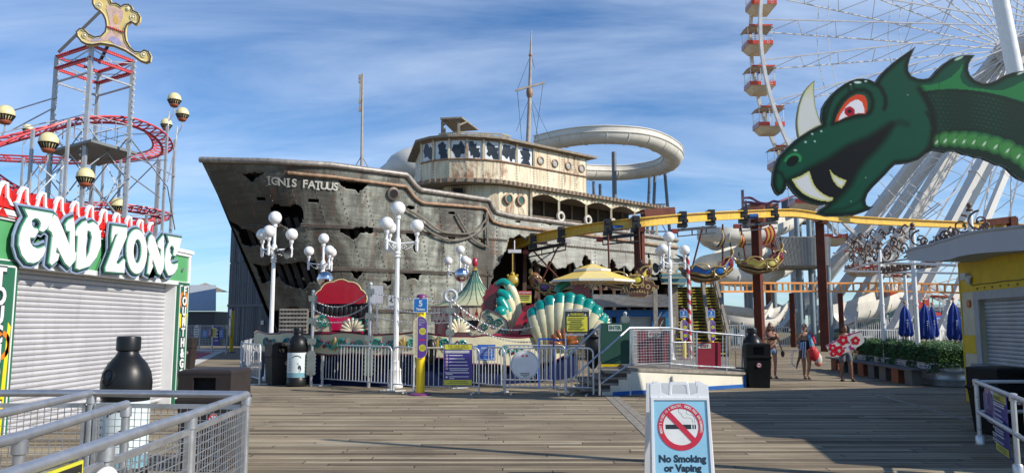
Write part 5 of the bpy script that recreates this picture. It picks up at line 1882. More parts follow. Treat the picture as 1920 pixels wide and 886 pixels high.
arc = "MOREY'S PIERS IS A HEALTHY, SMOKE-FREE ENVIRONMENT!"
n = len(arc)
for i, ch in enumerate(arc):
 if ch==' ':continue
 an = R(196)-R(212)*i/(n-1)
 rm = (ro+ri)/2
 Mt = Mc@Matrix.Translation((rm*math.cos(an),rm*math.sin(an),0.0145))@Matrix.Rotation(an-PI/2,4,'Z')
 m.text(ch,0.034,Mt,ext=0.0004,bold=0.0012,sx=0.62)
m.build('ring_lettering',VG,ps)
m = MB((0.012,0.03,0.06))
m.text('No Smoking',0.095,Mf@Matrix.Translation((0,cy_-0.315,0.0105)),ext=0.0006,bold=0.0045,maxw=0.50)
m.text('or Vaping',0.095,Mf@Matrix.Translation((0,cy_-0.405,0.0105)),ext=0.0006,bold=0.0045,maxw=0.42)
m.build('poster_lettering',VG,ps)
# ================================================================ white ramp with steps, gates and rails
rp = thing('ramp_platform','white-walled ramp with weathered deck, blue base stripe and wooden steps','ramp',(4,19,0))
a, b2 = gp(1142,741), gp(1396,726)
zl_, zr_ = zat(688,a.y+0.3), zat(697,b2.y)
cor = [V((pt(1183,700,a.y+0.1).x,a.y+0.12,0)),V((b2.x,b2.y,0)),V((b2.x+0.9,b2.y+5,0)),V((a.x+0.6,a.y+6,0))]
def slab(mb,P,zs0,zs1):
 n = len(P)
 vs = [V((p.x,p.y,z))for p,z in zip(P,zs0)]+[V((p.x,p.y,z))for p,z in zip(P,zs1)]
 fs = [tuple(range(n,2*n)),tuple(reversed(range(n)))]+[(i,(i+1)%n,(i+1)%n+n,i+n)for i in range(n)]
 mb._add(vs,fs)
m = MB();slab(m,cor,[0]*4,[zl_-0.08,zr_-0.06,zr_-0.06,zl_-0.08])
m.build('wall',mat('ramp_cream',(0.72,0.69,0.58),0.55,0,0.06,1.5,dirt=0.12),rp)
m = MB();cc = [V((p.x,p.y,0))for p in cor]
cc[0]+=V((-0.05,-0.05,0));cc[1]+=V((0.05,-0.05,0));cc[2]+=V((0.05,0,0))
slab(m,cc,[zl_-0.078,zr_-0.058,zr_-0.058,zl_-0.078],[zl_,zr_,zr_,zl_])
m.build('deck',WOOD,rp)
m = MB((0.012,0.12,0.42))
d = (cor[1]-cor[0]).normalized();nn = V((d.y,-d.x,0))
m.bar(cor[0]-d*0.55+nn*0.008+V((0,0,0.055)),cor[1]+nn*0.008+V((0,0,0.045)),0.012,0.09)
m.bar(cor[1]+V((0.01,0,0.0))+nn*0.004,cor[1]+V((0.01,0,zr_-0.07))+nn*0.004,0.06,0.03)
m.build('blue_stripe',VG,rp)
for i in range(4):
 x1 = cor[0].x;
 z_ = zl_*(i+1)/4.6
 xs = pt(1183-(4-i)*16+6,720,a.y).x
 m = MB();m.box2((xs-0.45,a.y+0.12,z_-0.045),(x1-0.003*i,a.y+1.7,z_));st = m.build('step',WOOD,rp)
 m = MB();m.box2((xs-0.38,a.y+0.16,max(0,z_-0.15)),(x1,a.y+1.68,z_-0.047));m.build('riser',mat('step_dark',(0.08,0.075,0.07),0.8),st)
 m = MB((0.72,0.69,0.58));m.box2((xs+0.05,a.y+0.080+0.004*i,0.0),(x1-0.004,a.y+0.118,z_-0.05));m.build('stringer',VC,st)
m = MB((0.75,0.55,0.02));m.box2((pt(1127,700,a.y+1.75).x,a.y+1.72,zl_-0.06),(cor[0].x,a.y+1.78,zl_+0.005));m.build('yellow_nosing',VG,rp)
# rails on the ramp
rl = thing('ramp_railing','galvanised pipe railing along the white ramp and its steps','railing',tuple((cor[0]+cor[1])/2))
def tp_(px,py,Y):return pt(px,py,Y)
YR = lambda px:a.y+0.2+(b2.y-a.y)*(px-1183)/213.0
def RP(px,py):return pt(px,py,YR(px))
m = MB()
m.tube([RP(1127,662),RP(1180,614),RP(1258,614),RP(1300,621),RP(1395,629)],0.026,8)
m.tube([RP(1127,718),RP(1180,682),RP(1256,681),RP(1300,685),RP(1395,690)],0.022,8)
m.tube([RP(1060,672),RP(1126,608)],0.024,8)
m.tube([RP(1066,715),RP(1126,660)],0.020,8)
m.build('handrails',GALV,rl)
for px, y0, y1 in((1182,614,686),(1257,614,690),(1362,626,697),(1391,628,694),(1124,608,740),(1300,621,690),(1306,622,690),(1256-70,618,686)):
 m = MB();m.tube([RP(px,y0),RP(px,y1)],0.024,8);m.build('post',GALV,rl)
m = MB()
for k in range(14):
 px = 1262+k*2.8;m.tube([RP(px,641),RP(px,687+k*0.1)],0.009,5)
for k in range(3):
 px = 1355+k*12;m.tube([RP(px,628),RP(px,690)],0.014,5)
m.tube([RP(1260,641),RP(1298,641)],0.016,6)
m.build('infill_bars',GALV,rl)
def panel_sign(name,label,px0,py0,px1,py1,Y,col,word,tc_,lw,lh,lx,ly):
 A, B = pt(px0,py1,Y), pt(px1,py0,Y)
 t = thing(name,label,'gate panel',(A.x,Y,A.z))
 m = MB(col);m.box2((A.x,Y,A.z),(B.x,Y+0.03,B.z));p = m.build('panel',VC,t)
 C = pt(lx,ly,Y)
 M = frame((C.x,Y-0.002,C.z),(1,0,0),(0,0,1))
 m = MB((0.62,0.68,0.62));m.prism([(-lw/2,-lh/2),(lw/2,-lh/2),(lw/2,lh/2),(-lw/2,lh/2)],M,0,0.006);q_ = m.build('label_plate',VG,t)
 m = MB(tc_);m.text(word,lh*0.86,M@Matrix.Translation((0,0,0.009)),bold=0.004,maxw=lw*0.88);m.build('lettering',VG,q_)
panel_sign('entrance_panel','dark green panel lettered ENTER at the top of the ramp steps',1127,605,1181,682,a.y+1.2,(0.012,0.075,0.05),'ENTER',(0.02,0.12,0.07),0.33,0.15,1153,614)
panel_sign('exit_panel','maroon panel lettered EXIT behind the wire grid',1196,620,1255,680,YR(1256)+0.10,(0.20,0.03,0.05),'EXIT',(0.25,0.03,0.05),0.31,0.135,1227,626)
panel_sign('exit_panel','bright red panel lettered EXIT near the right end of the ramp',1308,641,1351,690,YR(1351)+0.10,(0.32,0.015,0.04),'EXIT',(0.35,0.03,0.06),0.33,0.12,1321,648)
gr_ = thing('grid_gate','white wire grid gate before the maroon exit panel','gate',tuple(RP(1220,690)))
m = MB()
A, B = RP(1186,682), RP(1256,618)
for k in range(15):
 x = A.x+(B.x-A.x)*k/14;y = A.y+(B.y-A.y)*k/14-0.03
 m.bar((x,y,A.z),(x,y,B.z),0.008)
for k in range(13):
 z_ = A.z+(B.z-A.z)*k/12;m.bar((A.x,A.y-0.03,z_),(B.x,B.y-0.03,z_),0.008)
m.build('wire_grid',GALV,gr_)
m = MB()
for z_ in(A.z,B.z):m.bar((A.x,A.y-0.03,z_),(B.x,B.y-0.03,z_),0.03)
for q in(A,B):m.bar((q.x,q.y-0.03,A.z),(q.x,q.y-0.03,B.z),0.03)
m.build('gate_frame',GALV,gr_)
# yellow warning board
M = face(1082,603,19.2)
wb = poster('warning_board','black framed yellow WARNING board by the ramp steps',M,0.60,0.54,(0.02,0.02,0.02),[('rect',0,0,0.53,0.48,BK),('rect',0,-0.05,0.52,0.37,YL),('WARNING',0.095,0,0.185,YL,0.34),('poly',[(-0.24,0.155),(-0.18,0.155),(-0.21,0.21)],WH),('poly',[(0.18,0.155),(0.24,0.155),(0.21,0.21)],WH)]+[('rect',-0.02-0.03*(i%2),0.09-i*0.045,0.42-0.06*(i%3),0.016,BK)for i in range(7)])
m = MB();p = M.translation
for dx_ in(-0.29,0.29):m.bar((p.x+dx_,p.y+0.03,0.0),(p.x+dx_,p.y+0.03,p.z+0.3),0.035)
m.bar((p.x-0.3,p.y+0.03,p.z+0.3),(p.x+0.3,p.y+0.03,p.z+0.3),0.04);m.bar((p.x-0.3,p.y+0.03,p.z-0.32),(p.x+0.3,p.y+0.03,p.z-0.32),0.04)
m.build('support_frame',GALV,wb)
bg_ = thing('blue_gate','blue tubular gate frame behind the crowd barriers','gate',tuple(gp(1045,725)))
m = MB()
for pa, pb in(((1011,634),(1011,728)),((1038,636),(1038,729)),((1062,636),(1062,660))):m.bar(pt(*pa,19.4),pt(*pb,19.4),0.045)
m.bar(pt(1011,635,19.4),pt(1038,635,19.4),0.045);m.bar(pt(1038,637,19.4),pt(1062,636,19.4),0.045)
m.build('tube_frame',mat('gate_blue',(0.015,0.10,0.48),0.35),bg_)
# ================================================================ sea-shell spinning ride
def recolor(mb,f0,fn):
 for i in range(f0,len(mb.f)):
  c = sum((mb.v[j]for j in mb.f[i]),V())/len(mb.f[i])
  mb.fc[i] = fn(c)
 mb.any = True
RC = V((-2.9,25.2,0));RR = 5.3
ride = thing('shell_ride','spinning sea-shell ride base with navy skirt and cream scrollwork valance','ride',tuple(RC))
NAVY = mat('navy_skirt',(0.006,0.012,0.05),0.7,0,0.25,2,spec=0.08)
m = MB();m.lathe([(RR-0.25,0),(RR-0.25,0.95),(RR-0.3,1.0)],RC,64,smooth=True);m.build('skirt',NAVY,ride)
m = MB((0.20,0.015,0.03));m.lathe([(RR-0.3,1.0),(RR-0.35,1.04)],RC,64);m.build('deck',VC,ride)
def cyl(an,z,r):return RC+V((r*math.sin(an),-r*math.cos(an),z))
def wavy(t,amp=0.085):
 return abs(math.sin(t*8.5))*amp+0.05*math.sin(t*17+1)
m = MB();e1, e2 = [], []
vs, fs = [], []
N = 340
for i in range(N+1):
 an = -1.45+2.95*i/N
 drop = 0.32*max(0,math.sin((an-0.1)*3.0))if 0.1<an<1.1 else 0
 zt, zb = 1.32+wavy(an)-drop*0.3, 0.86-0.05*abs(math.sin(an*13))-drop
 vs+=[cyl(an,zb,RR),cyl(an,zt,RR),cyl(an,zb,RR-0.05),cyl(an,zt,RR-0.05)]
 e1.append(cyl(an,zt,RR+0.0));e2.append(cyl(an,zb,RR+0.0))
for i in range(N):
 a = i*4
 fs+=[(a,a+4,a+5,a+1),(a+2,a+3,a+7,a+6),(a+1,a+5,a+7,a+3),(a,a+2,a+6,a+4)]
m._add(vs,fs,False)
m.build('valance',mat('ride_cream',(0.52,0.48,0.32),0.4,0,0.12,3),ride)
m = MB((0.13,0.01,0.03));m.tube(e1,0.022,5);m.tube(e2,0.022,5);m.build('valance_edging',VG,ride)
def motif(an,kind,zc=1.14,s=1.0):
 M = frame(cyl(an,zc,RR+0.015),(math.cos(an),math.sin(an),0),(0,0,1))
 m = MB()
 def P2(l):return[M@V((x*s,y*s,0.01))for x,y in l]
 if kind=='scroll':
  m.col((0.01,0.26,0.22))
  for sg in(-1,1):
   pts = []
   for k in range(26):
    t = k/25;a = t*3.4*PI
    r = 0.14*(1-t*0.8)
    pts.append((sg*(0.24+r*math.cos(a+PI)),sg*(r*math.sin(a+PI))))
   m.tube(P2([(0,0.0)]+pts),[0.035-0.02*k/26 for k in range(27)],6)
  m.col((0.16,0.02,0.06))
  for sg, yy in((-1,0.06),(1,0.04),(-0.4,-0.05),(0.5,-0.03)):
   m.ball(M@V((sg*0.09*s,yy*s,0.02)),(0.03,0.03,0.075),8,6,M=Matrix.Rotation(sg*0.7,3,'Y'))
  m.build('scroll_ornament',VG,ride)
 else:
  m.col((0.42,0.28,0.07))
  m.ball(M@V((0,0.05*s,0.02)),(0.045,0.03,0.14),8,8)
  for sg in(-1,1):
   m.tube(P2([(0.02*sg,-0.06),(0.05*sg,0.04),(0.11*sg,0.09),(0.15*sg,0.04),(0.12*sg,-0.01)]),[0.03,0.035,0.03,0.022,0.015],6)
   m.tube(P2([(0.01*sg,-0.06),(0.05*sg,-0.12),(0.08*sg,-0.10)]),[0.02,0.018,0.01],6)
  m.box(M@V((0,-0.06,0.02)),(0.14*s,0.03,0.035),m=M.to_3x3()@Matrix.Rotation(R(90),3,'X'));m.ball(M@V((0,-0.13,0.02)),(0.02,0.02,0.06),6,5)
  m.build('lily_ornament',VG,ride)
for px, kd in((610,'scroll'),(630,'lily'),(655,'scroll'),(720,'scroll'),(757,'lily'),(790,'scroll'),(568,'lily'),(548,'scroll'),(850,'scroll'),(820,'lily'),(905,'lily'),(1060,'scroll'),(505,'scroll'),(960,'scroll'),(1020,'lily')):
 best = min((abs(proj(cyl(an,1.1,RR))[0]-px),an)for an in[-1.4+2.8*k/500 for k in range(501)])
 motif(best[1],kd,1.10 if px<900 else 0.9)
 # pointed tent
Yt = 25.6
tb = pt(890,574,Yt)
tent = thing('tent_roof','green to cream striped pointed tent over a red drum in the ride centre','tent roof',(tb.x,Yt,0))
z0 = tb.z;z1 = zat(508,Yt);rt = 84*Yt/FPX*0.98
prof = [(1.0,0.0),(0.80,0.06),(0.60,0.15),(0.43,0.28),(0.29,0.44),(0.17,0.65),(0.09,0.85),(0.05,1.0)]
prof = [(r*rt,z0+(z1-z0)*z)for r,z in prof]
m = MB((1,1,1));m.lathe(prof,(tb.x,Yt,0),48)
def tcol(c):
 k = (c.z-z0)/(z1-z0)
 k = max(0,min(1,(k-0.05)/0.8))
 a, b2 = (0.66,0.62,0.36), (0.03,0.20,0.15)
 return tuple(a[i]+(b2[i]-a[i])*k for i in range(3))
recolor(m,0,tcol);m.build('canopy',VG,tent)
m = MB((0.03,0.12,0.09))
for k in range(24):
 a = 2*PI*(k+0.5)/24
 m.tube([V((tb.x+r*1.005*math.cos(a),Yt+r*1.005*math.sin(a),z+0.006))for r,z in prof],0.010,4)
m.build('seam_lines',VG,tent)
m = MB((0.33,0.02,0.03));m.lathe([(rt*0.9,1.04),(rt*0.9,z0-0.03)],(tb.x,Yt,0),40);dr = m.build('drum',VG,tent)
m = MB((0.62,0.56,0.36));m.lathe([(rt*1.0,z0-0.05),(rt*1.02,z0+0.0),(rt*0.98,z0+0.02)],(tb.x,Yt,0),40);m.build('rim',VG,tent)
for k in range(18):
 a = PI+PI*(k+0.5)/18
 c = V((tb.x+rt*0.96*math.cos(a),Yt+rt*0.96*math.sin(a),z0-0.06))
 M = frame(c,(-math.sin(a),math.cos(a),0),(0,0,1))
 if k%1==0:
  m = MB((0.60,0.52,0.36))
  w_ = 0.23
  m.prism([(-w_,0),(w_,0)][::1]+[(w_*math.cos(t),-0.45*math.sin(t)*1.0)for t in[PI*j/10 for j in range(0,11)]],M,0,0.03)
  m.col((0.42,0.03,0.03))
  for j in range(8):
   t = 2*PI*j/8
   m.prism([(0.02*math.cos(t+1.2),-0.2+0.02*math.sin(t+1.2)),(0.02*math.cos(t-1.2),-0.2+0.02*math.sin(t-1.2)),(0.15*math.cos(t),-0.2+0.15*math.sin(t))],M,0.03,0.036)
  m.build('drum_pennant',VG,tent)
m = MB((0.45,0.30,0.10));m.lathe([(0.05,z1-0.02),(0.12,z1+0.03),(0.07,z1+0.08),(0.09,z1+0.11),(0.05,z1+0.14)],(tb.x,Yt,0),16)
m.col((0.45,0.02,0.05));m.ball((tb.x,Yt,z1+0.30),(0.10,0.10,0.17),8,6);m.build('finial',VG,tent)
def shell(mb,base0,Rr,en,n=9,a0=-78,a1=78,w=0.20,cream=(0.66,0.62,0.40),tip=(0.0,0.30,0.25),cut=0.62,bulge=0.30,skew=0.0,spread=0.0):
 """fan of bulging ribs in the plane across en, from base"""
 en = V(en).normalized();ex = V((0,0,1)).cross(en).normalized();ez = V((0,0,1))
 for k in range(n):
  a = R(a0+(a1-a0)*k/(n-1))
  base = V(base0)+ex*spread*(2*k/(n-1)-1)
  ray_ = ex*math.sin(a)+ez*math.cos(a)
  L = Rr*(0.86+0.14*math.cos(a*0.9))*(1+skew*math.sin(a))*(1-(0.24 if spread else 0)*(2*k/(n-1)-1)**2)
  side = en.cross(ray_)
  M = Matrix((side,en,ray_)).transposed()
  f0 = len(mb.f)
  P, rs = [], []
  for j in range(9):
   t = j/8
   P.append(base+ray_*L*(0.06+0.86*t)+en*bulge*Rr*math.sin(PI*(0.15+0.62*t)))
   rs.append(w*Rr*(0.16+0.84*math.sin(PI/2*min(1,t*1.25))*(1 if t<0.85 else 0.93)))
  mb.tube(P,rs,12)
  mb.ball(P[-1],(rs[-1],rs[-1]*0.98,rs[-1]*0.85),12,8,M=M)
  def fn(c,base=base,L=L,P=P):
   q = (c-base)
   edge = abs(q.dot(side))/(w*Rr)
   t = q.dot(ray_)/L
   return tip if t>cut or edge>0.86 else cream
  recolor(mb,f0,fn)
 return mb
def scallop(mb,base,Rr,en,n=7,th=0.06,a0=-80,a1=80,wide=1.0):
 en = V(en).normalized();ex = V((0,0,1)).cross(en).normalized()
 pts = [(-Rr*0.75*wide,0)]
 K = n*8
 for k in range(K+1):
  t = k/K
  a = R(a0+(a1-a0)*t)
  b2 = 1+0.07*abs(math.sin(PI*n*t))
  pts.append((Rr*wide*math.sin(a)*b2,Rr*0.9*math.cos(a)*b2))
 pts.append((Rr*0.75*wide,0))
 mb.prism(pts[::-1],frame(base,ex,(0,0,1)),-th/2,th/2)
def curl(mb,M,cx,cy,r,turns=1.6,w=0.03,sg=1,c=None,phase=0.0):
 if c:mb.col(c)
 P = []
 n = 22
 for k in range(n):
  t = k/(n-1);a = phase+sg*t*turns*2*PI
  rr_ = r*(1-0.85*t)
  P.append(M@V((cx+rr_*math.cos(a),cy+rr_*math.sin(a),0.0)))
 mb.tube(P,[w*(1-0.6*k/n)for k in range(n)],6)
TEAL, CRM, BRG = (0.0,0.24,0.19), (0.62,0.56,0.36), (0.20,0.01,0.02)
# car 1: red scalloped canopy, open front
Y1 = 24.2
c1 = thing('shell_car','open car with bright red scalloped hood at the left of the ride','ride car',tuple(pt(640,640,Y1)),'shell ride cars')
pc = pt(640,568,Y1)
m = MB((0.40,0.0,0.015));scallop(m,(pc.x,Y1-0.1,pc.z-0.02),0.80,(0,-1,0),5,wide=1.02,a0=-86,a1=86);m.build('hood_lining',VG,c1)
m = MB((0.75,0.62,0.3))
pts = []
for k in range(41):
 t = k/40;a = R(-86+172*t);b2 = 1+0.07*abs(math.sin(PI*5*t))
 pts.append(V((pc.x+0.80*1.02*math.sin(a)*b2,Y1-0.12,pc.z-0.02+0.72*math.cos(a)*b2)))
m.tube(pts,0.022,6);m.build('hood_edge',VG,c1)
m = MB((0.02,0.02,0.022));m.box2((pc.x-0.78,Y1,1.05),(pc.x+0.9,Y1+0.3,pc.z));
for k in range(9):m.ball((pc.x-0.6+k*0.15,Y1-0.03,pc.z-0.26),(0.09,0.07,0.26),8,6)
m.build('black_cover',BLACKP,c1)
m = MB((0.50,0.01,0.08));m.box(pt(630,606,Y1-.2),(0.85,0.3,0.42));m.box2((pc.x-0.5,Y1-0.4,1.05),(pc.x+0.75,Y1-0.1,1.38));m.build('seat',mat('red_vinyl',(0.55,0.01,0.08),0.2,coat=0.4),c1)
def side_board(car,pix,Y,curls,th=0.06):
 A = pt(pix[0][0],pix[0][1],Y)
 m = MB((0.56,0.52,0.34));m.plate(pix,A,(0,-1,0),-th,0);b_ = m.build('side_panel',VG,car)
 Pm = []
 m = MB((0.12,0.02,0.03));m.tube([pt(x,y,Y-0.01)for x,y in pix]+[pt(*pix[0],Y-0.01)],0.018,5);m.build('panel_edging',VG,b_)
 m = MB()
 for x, y, r, sg, ph, c in curls:
  q = pt(x,y,Y-0.03)
  curl(m,frame(q,(1,0,0),(0,0,1)),0,0,r*Y/FPX,1.4,r*0.24*Y/FPX,sg,c,ph)
 m.build('scrollwork',VG,b_)
side_board(c1,[(588,622),(588,592),(596,587),(606,588),(616,596),(621,610),(622,622)],Y1-0.9,[(603,598,7,1,0.5,TEAL),(600,609,6,-1,3,TEAL),(612,608,6,1,1,TEAL),(598,605,3,1,0,(0.4,0.2,0.02))])
side_board(c1,[(684,618),(684,592),(692,588),(697,600),(697,618)],Y1-0.6,[(690,600,5,1,0.5,TEAL),(690,610,4,-1,3,TEAL)])
def mini_shell(car,px,py,rpx,Y,en=(0,-1,0),teal=True):
 q = pt(px,py,Y)
 m = MB();shell(m,q,rpx*Y/FPX,en,9,-85,85,0.13,(0.70,0.66,0.46),TEAL if teal else(0.70,0.66,0.46),0.93,0.12);m.build('small_shell',VG,car)
mini_shell(c1,661,620,25,Y1-1.0)
# car 2: shell seen from the side with cream sleigh body
Y2 = 22.6
c2 = thing('shell_car','car with teal and cream ribbed shell back seen from the side, scrolled cream body','ride car',tuple(pt(930,650,Y2)),'shell ride cars')
m = MB()
ribs = [[(931,532,4),(945,528,7),(960,545,9),(969,575,9),(968,600,8),(955,628,5)],[(938,548,7),(950,556,10),(958,580,10),(955,605,8),(948,626,5)],[(939,565,10),(948,582,11),(951,600,8),(944,622,5)],[(938,585,12),(942,600,9),(939,618,5)]]
for i, rb in enumerate(ribs):
 P = spline([pt(x,y,Y2-0.15*i)for x,y,r in rb],4)
 rs = []
 for j in range(len(P)):
  f = j/4;a = int(min(f,len(rb)-2));k_ = min(1,f-a)
  rs.append((rb[a][2]*(1-k_)+rb[a+1][2]*k_)*Y2/FPX)
 f0 = len(m.f);m.tube(P,rs,12)
 m.ball(P[0],rs[0],12,8)
 mid = P[int(len(P)*0.33)]
 recolor(m,f0,lambda c,z=mid.z:(0.0,0.28,0.23)if c.z>z else(0.66,0.62,0.40))
m.build('shell_back',VG,c2)
m = MB((0.16,0.0,0.012));
pr = [(938,526),(931,526),(925,533),(920,533),(916,541),(911,543),(910,552),(905,556),(907,565),(903,572),(906,585),(912,592),(925,600),(938,600),(930,580),(930,560),(937,545)]
m.plate(pr,pt(920,560,Y2-.05),(0.1,-1,0),-0.5,0.0);m.build('shell_lining',VG,c2)
side_board(c2,[(843,622),(848,605),(858,597),(868,600),(878,612),(892,617),(899,600),(902,585),(910,579),(925,583),(938,590),(950,600),(953,615),(948,635),(935,641),(905,640),(870,632),(850,628)],Y2-0.9,[(915,588,6,1,0.5,(0.01,0.12,0.12)),(918,600,8,-1,2,(0.01,0.12,0.12)),(934,606,9,1,0,(0.01,0.14,0.12)),(940,622,8,-1,1,(0.01,0.14,0.12)),(910,612,7,1,2.2,(0.01,0.12,0.12)),(880,627,5,1,0,(0.02,0.09,0.1)),(892,629,5,-1,0,(0.02,0.09,0.1)),(904,631,5,1,0,(0.02,0.09,0.1)),(916,633,5,-1,0,(0.02,0.09,0.1)),(928,634,5,1,0,(0.02,0.09,0.1)),(862,620,4,1,0,(0.02,0.09,0.1)),(917,600,3,1,0,(0.4,0.2,0.03))])
mini_shell(c2,858,622,27,Y2-1.0,(0.5,-1,0))
m = MB((0.03,0.03,0.035));m.box2((pt(868,612,Y2-.7).x,Y2-0.8,pt(0,612,Y2-.8).z-0.05),(pt(900,600,Y2-.7).x,Y2-0.2,pt(0,600,Y2-.8).z));m.build('seat',BLACKP,c2)
# car 3: big shell seen from behind
Y3 = 21.6
c3 = thing('shell_car','large teal and cream ribbed scallop shell car seen from behind, right side of ride','ride car',tuple(pt(1062,650,Y3)),'shell ride cars')
q = pt(1054,668,Y3)
m = MB();shell(m,q,1.80,(-0.1,-1,0),9,-13,30,0.115,(0.64,0.60,0.38),(0.0,0.24,0.20),0.84,0.25,spread=0.50);m.build('shell_back',VG,c3)
m = MB();q2 = pt(1052,560,Y3+1.1)
f0 = 0
m.tube(spline([pt(1045,548,Y3+1),pt(1050,538,Y3+1),pt(1062,530,Y3+1),pt(1068,528,Y3+1)],4),0.13,10);recolor(m,0,lambda c:(0.02,0.30,0.22))
m.col((0.22,0.0,0.012));scallop(m,(pt(1080,560,Y3+1).x,Y3+0.9,pt(1080,560,Y3+1).z),0.45,(0,-1,0),5,0.3,0,80);m.build('upper_shell',VG,c3)
m = MB((0.40,0.14,0.03));shell(m,pt(1057,645,Y3-.8),0.42,(0,-1,0),7,-80,80,0.16,(0.42,0.15,0.03),(0.30,0.08,0.02),0.7,0.2);m.build('small_shell',VG,c3)
mini_shell(c3,1128,606,20,Y3-0.5,(0.5,-1,0))
# backs of other cars deep in the ride
for px, py, r_, Y, lab in((1000,596,0.44,26.2,'dark red scalloped car back behind the two teal shells'),(985,630,0.40,24,'low maroon car front between the two teal shells')):
 c4 = thing('shell_car',lab,'ride car',tuple(pt(px,650,Y)),'shell ride cars')
 q = pt(px,py,Y)
 m = MB((0.15,0.0,0.01));scallop(m,(q.x,Y,q.z),r_*1.15,(0,-1,0),5,0.2);m.build('back_rest',VG,c4)
 m = MB((0.42,0.01,0.05));m.box2((q.x-0.5,Y-0.3,1.0),(q.x+0.6,Y-0.05,q.z-0.02));m.build('seat',VG,c4)
 if py==630:mini_shell(c4,px+12,py-2,24,Y-0.4)
m = MB((0.45,0.01,0.04));m.bar(pt(962,628,22),pt(985,585,22),0.14,0.2);m.bar(pt(925,632,21.5),pt(1005,634,21.8),0.12,0.22);m.build('red_beam',VG,ride)
at_ = poster('notice','red and yellow ATTENTION notice behind the shell cars',face(984,556,27),0.47,0.42,(0.72,0.66,0.10),[('rect',0,0.14,0.46,0.14,(0.55,0.03,0.03)),('ATTENTION',0.09,0,0.14,WH,0.42),('rect',0,0.03,0.36,0.03,BK),('rect',0,-0.03,0.34,0.03,BK),('rect',0,-0.1,0.3,0.02,BK)])
# chain posts around the ride
PG = mat('post_grey_green',(0.20,0.23,0.22),0.5,0.2,0.2,4)
def spear(px,pyt,Y,label,ring=False):
 p = pt(px,pyt,Y)
 t = thing('chain_post',label,'post',(p.x,Y,0),'decorative grey chain posts')
 m = MB();m.tube([(p.x,Y,0),(p.x,Y,p.z)],0.045,8);m.build('pole',GALV,t)
 M = frame((p.x,Y-0.05,0),(1,0,0),(0,0,1))
 H_ = p.z
 for c in(0.06,0.30,0.52):
  m = MB()
  z_ = H_*(1-c)if not ring else H_*(1-c)-0.25
  m.prism([(0,z_+0.16),(0.03,z_+0.06),(0.09,z_+0.09),(0.12,z_),(0.09,z_-0.09),(0.03,z_-0.06),(0,z_-0.16),(-0.03,z_-0.06),(-0.09,z_-0.09),(-0.12,z_),(-0.09,z_+0.09),(-0.03,z_+0.06)],M,-0.015,0.015)
  m.build('cross_ornament',PG,t)
 m = MB()
 zb = H_*0.35
 L_ = [(0.10,0.3)]+[(0.10+0.025*(k%2),0.3+(zb-0.3)*k/12)for k in range(13)]+[(0.05,zb+0.08)]
 m.prism(L_+[(-x,y)for x,y in reversed(L_)],M,-0.02,0.02)
 m.build('cutout_ornament',PG,t)
 m = MB((0.55,0.56,0.58))
 if ring:
  m.tube([(p.x+0.15*math.cos(2*PI*k/16),Y,H_-0.02+0.15*math.sin(2*PI*k/16))for k in range(16)],0.05,6,closed=True)
 else:
  m.ball((p.x,Y,H_+0.04),0.055,8,6)
 m.build('finial',VC,t)
 return p
CH = [(562,612,20.4),(588,549,20.2),(695,535,19.9),(845,553,19.7)]
spear(588,549,20.2,'grey chain post beside the bottle bin')
spear(695,535,19.9,'grey chain post right of the red hood')
spear(845,553,19.7,'grey chain post topped with a ring before the green tent',True)
spear(1172,590,20.6,'dark chain post behind the ENTER panel')
def chain(label,a,b2,sag,n=38):
 m = MB()
 t = V((0,0,0))
 P = [a.lerp(b2,k/n)+V((0,0,-sag*4*(k/n)*(1-k/n)))for k in range(n+1)]
 for i in range(n):
  d_ = (P[i+1]-P[i]);c = (P[i]+P[i+1])/2;dn = d_.normalized()
  s_ = dn.cross(V((0,1,0))).normalized()if i%2 else V((0,1,0))
  L_ = d_.length*0.66
  m.tube([c+dn*L_*math.cos(2*PI*j/8)+s_*0.016*math.sin(2*PI*j/8)for j in range(8)],0.0075,4,closed=True)
 tag(m.build('chain',GALV),label,'chain','drooping steel chains')
def cp(px,py,Y):return pt(px,py,Y-0.03)
chain('upper chain before the red hood',cp(589,563,20.2),cp(694,545,19.9),0.28)
chain('middle chain before the black seat cover',cp(589,580,20.2),cp(694,567,19.9),0.28)
chain('lower chain before the small cream shell',cp(589,600,20.2),cp(694,590,19.9),0.12)
chain('upper chain between the lamp post and the ringed post',cp(696,548,19.9),cp(844,565,19.7),0.06,52)
chain('middle chain behind the blue ticket sign',cp(696,568,19.9),cp(844,584,19.7),0.12,52)
chain('lower chain behind the purple gauge',cp(696,592,19.9),cp(844,604,19.7),0.08,52)
chain('long chain sloping across the tent to the shells',cp(846,560,19.7),cp(1000,612,19.7),0.35,56)
chain('long lower chain sloping across the cream body',cp(846,582,19.7),cp(1000,640,19.7),0.25,56)
chain('chain running down behind the ENTER panel',cp(1240,585,22),cp(1172,625,20.6),0.35,46)
chain('chain from the hut post to the grid gate',cp(1243,600,22),cp(1200,640,20.9),0.2,30)
# mirror balls
def mball(px,py,r,Y,label):
 p = pt(px,py,Y)
 t = thing('mirror_ball',label,'mirror ball',(p.x,Y,0),'mirror balls on poles')
 m = MB();m.ball(p,r,22,14);o = m.build('ball',mat('mirror',(0.75,0.75,0.76),0.08,1.0,0.1,6),t)
 for pl in o.data.polygons:pl.use_smooth = False
 m = MB();m.tube([(p.x,Y,0),p],0.04,8);m.build('pole',WHITE,t)
mball(610,523,0.27,25.5,'oval-looking mirror ball above the red hood')
mball(865,515,0.26,27.5,'mirror ball left of the green tent roof')
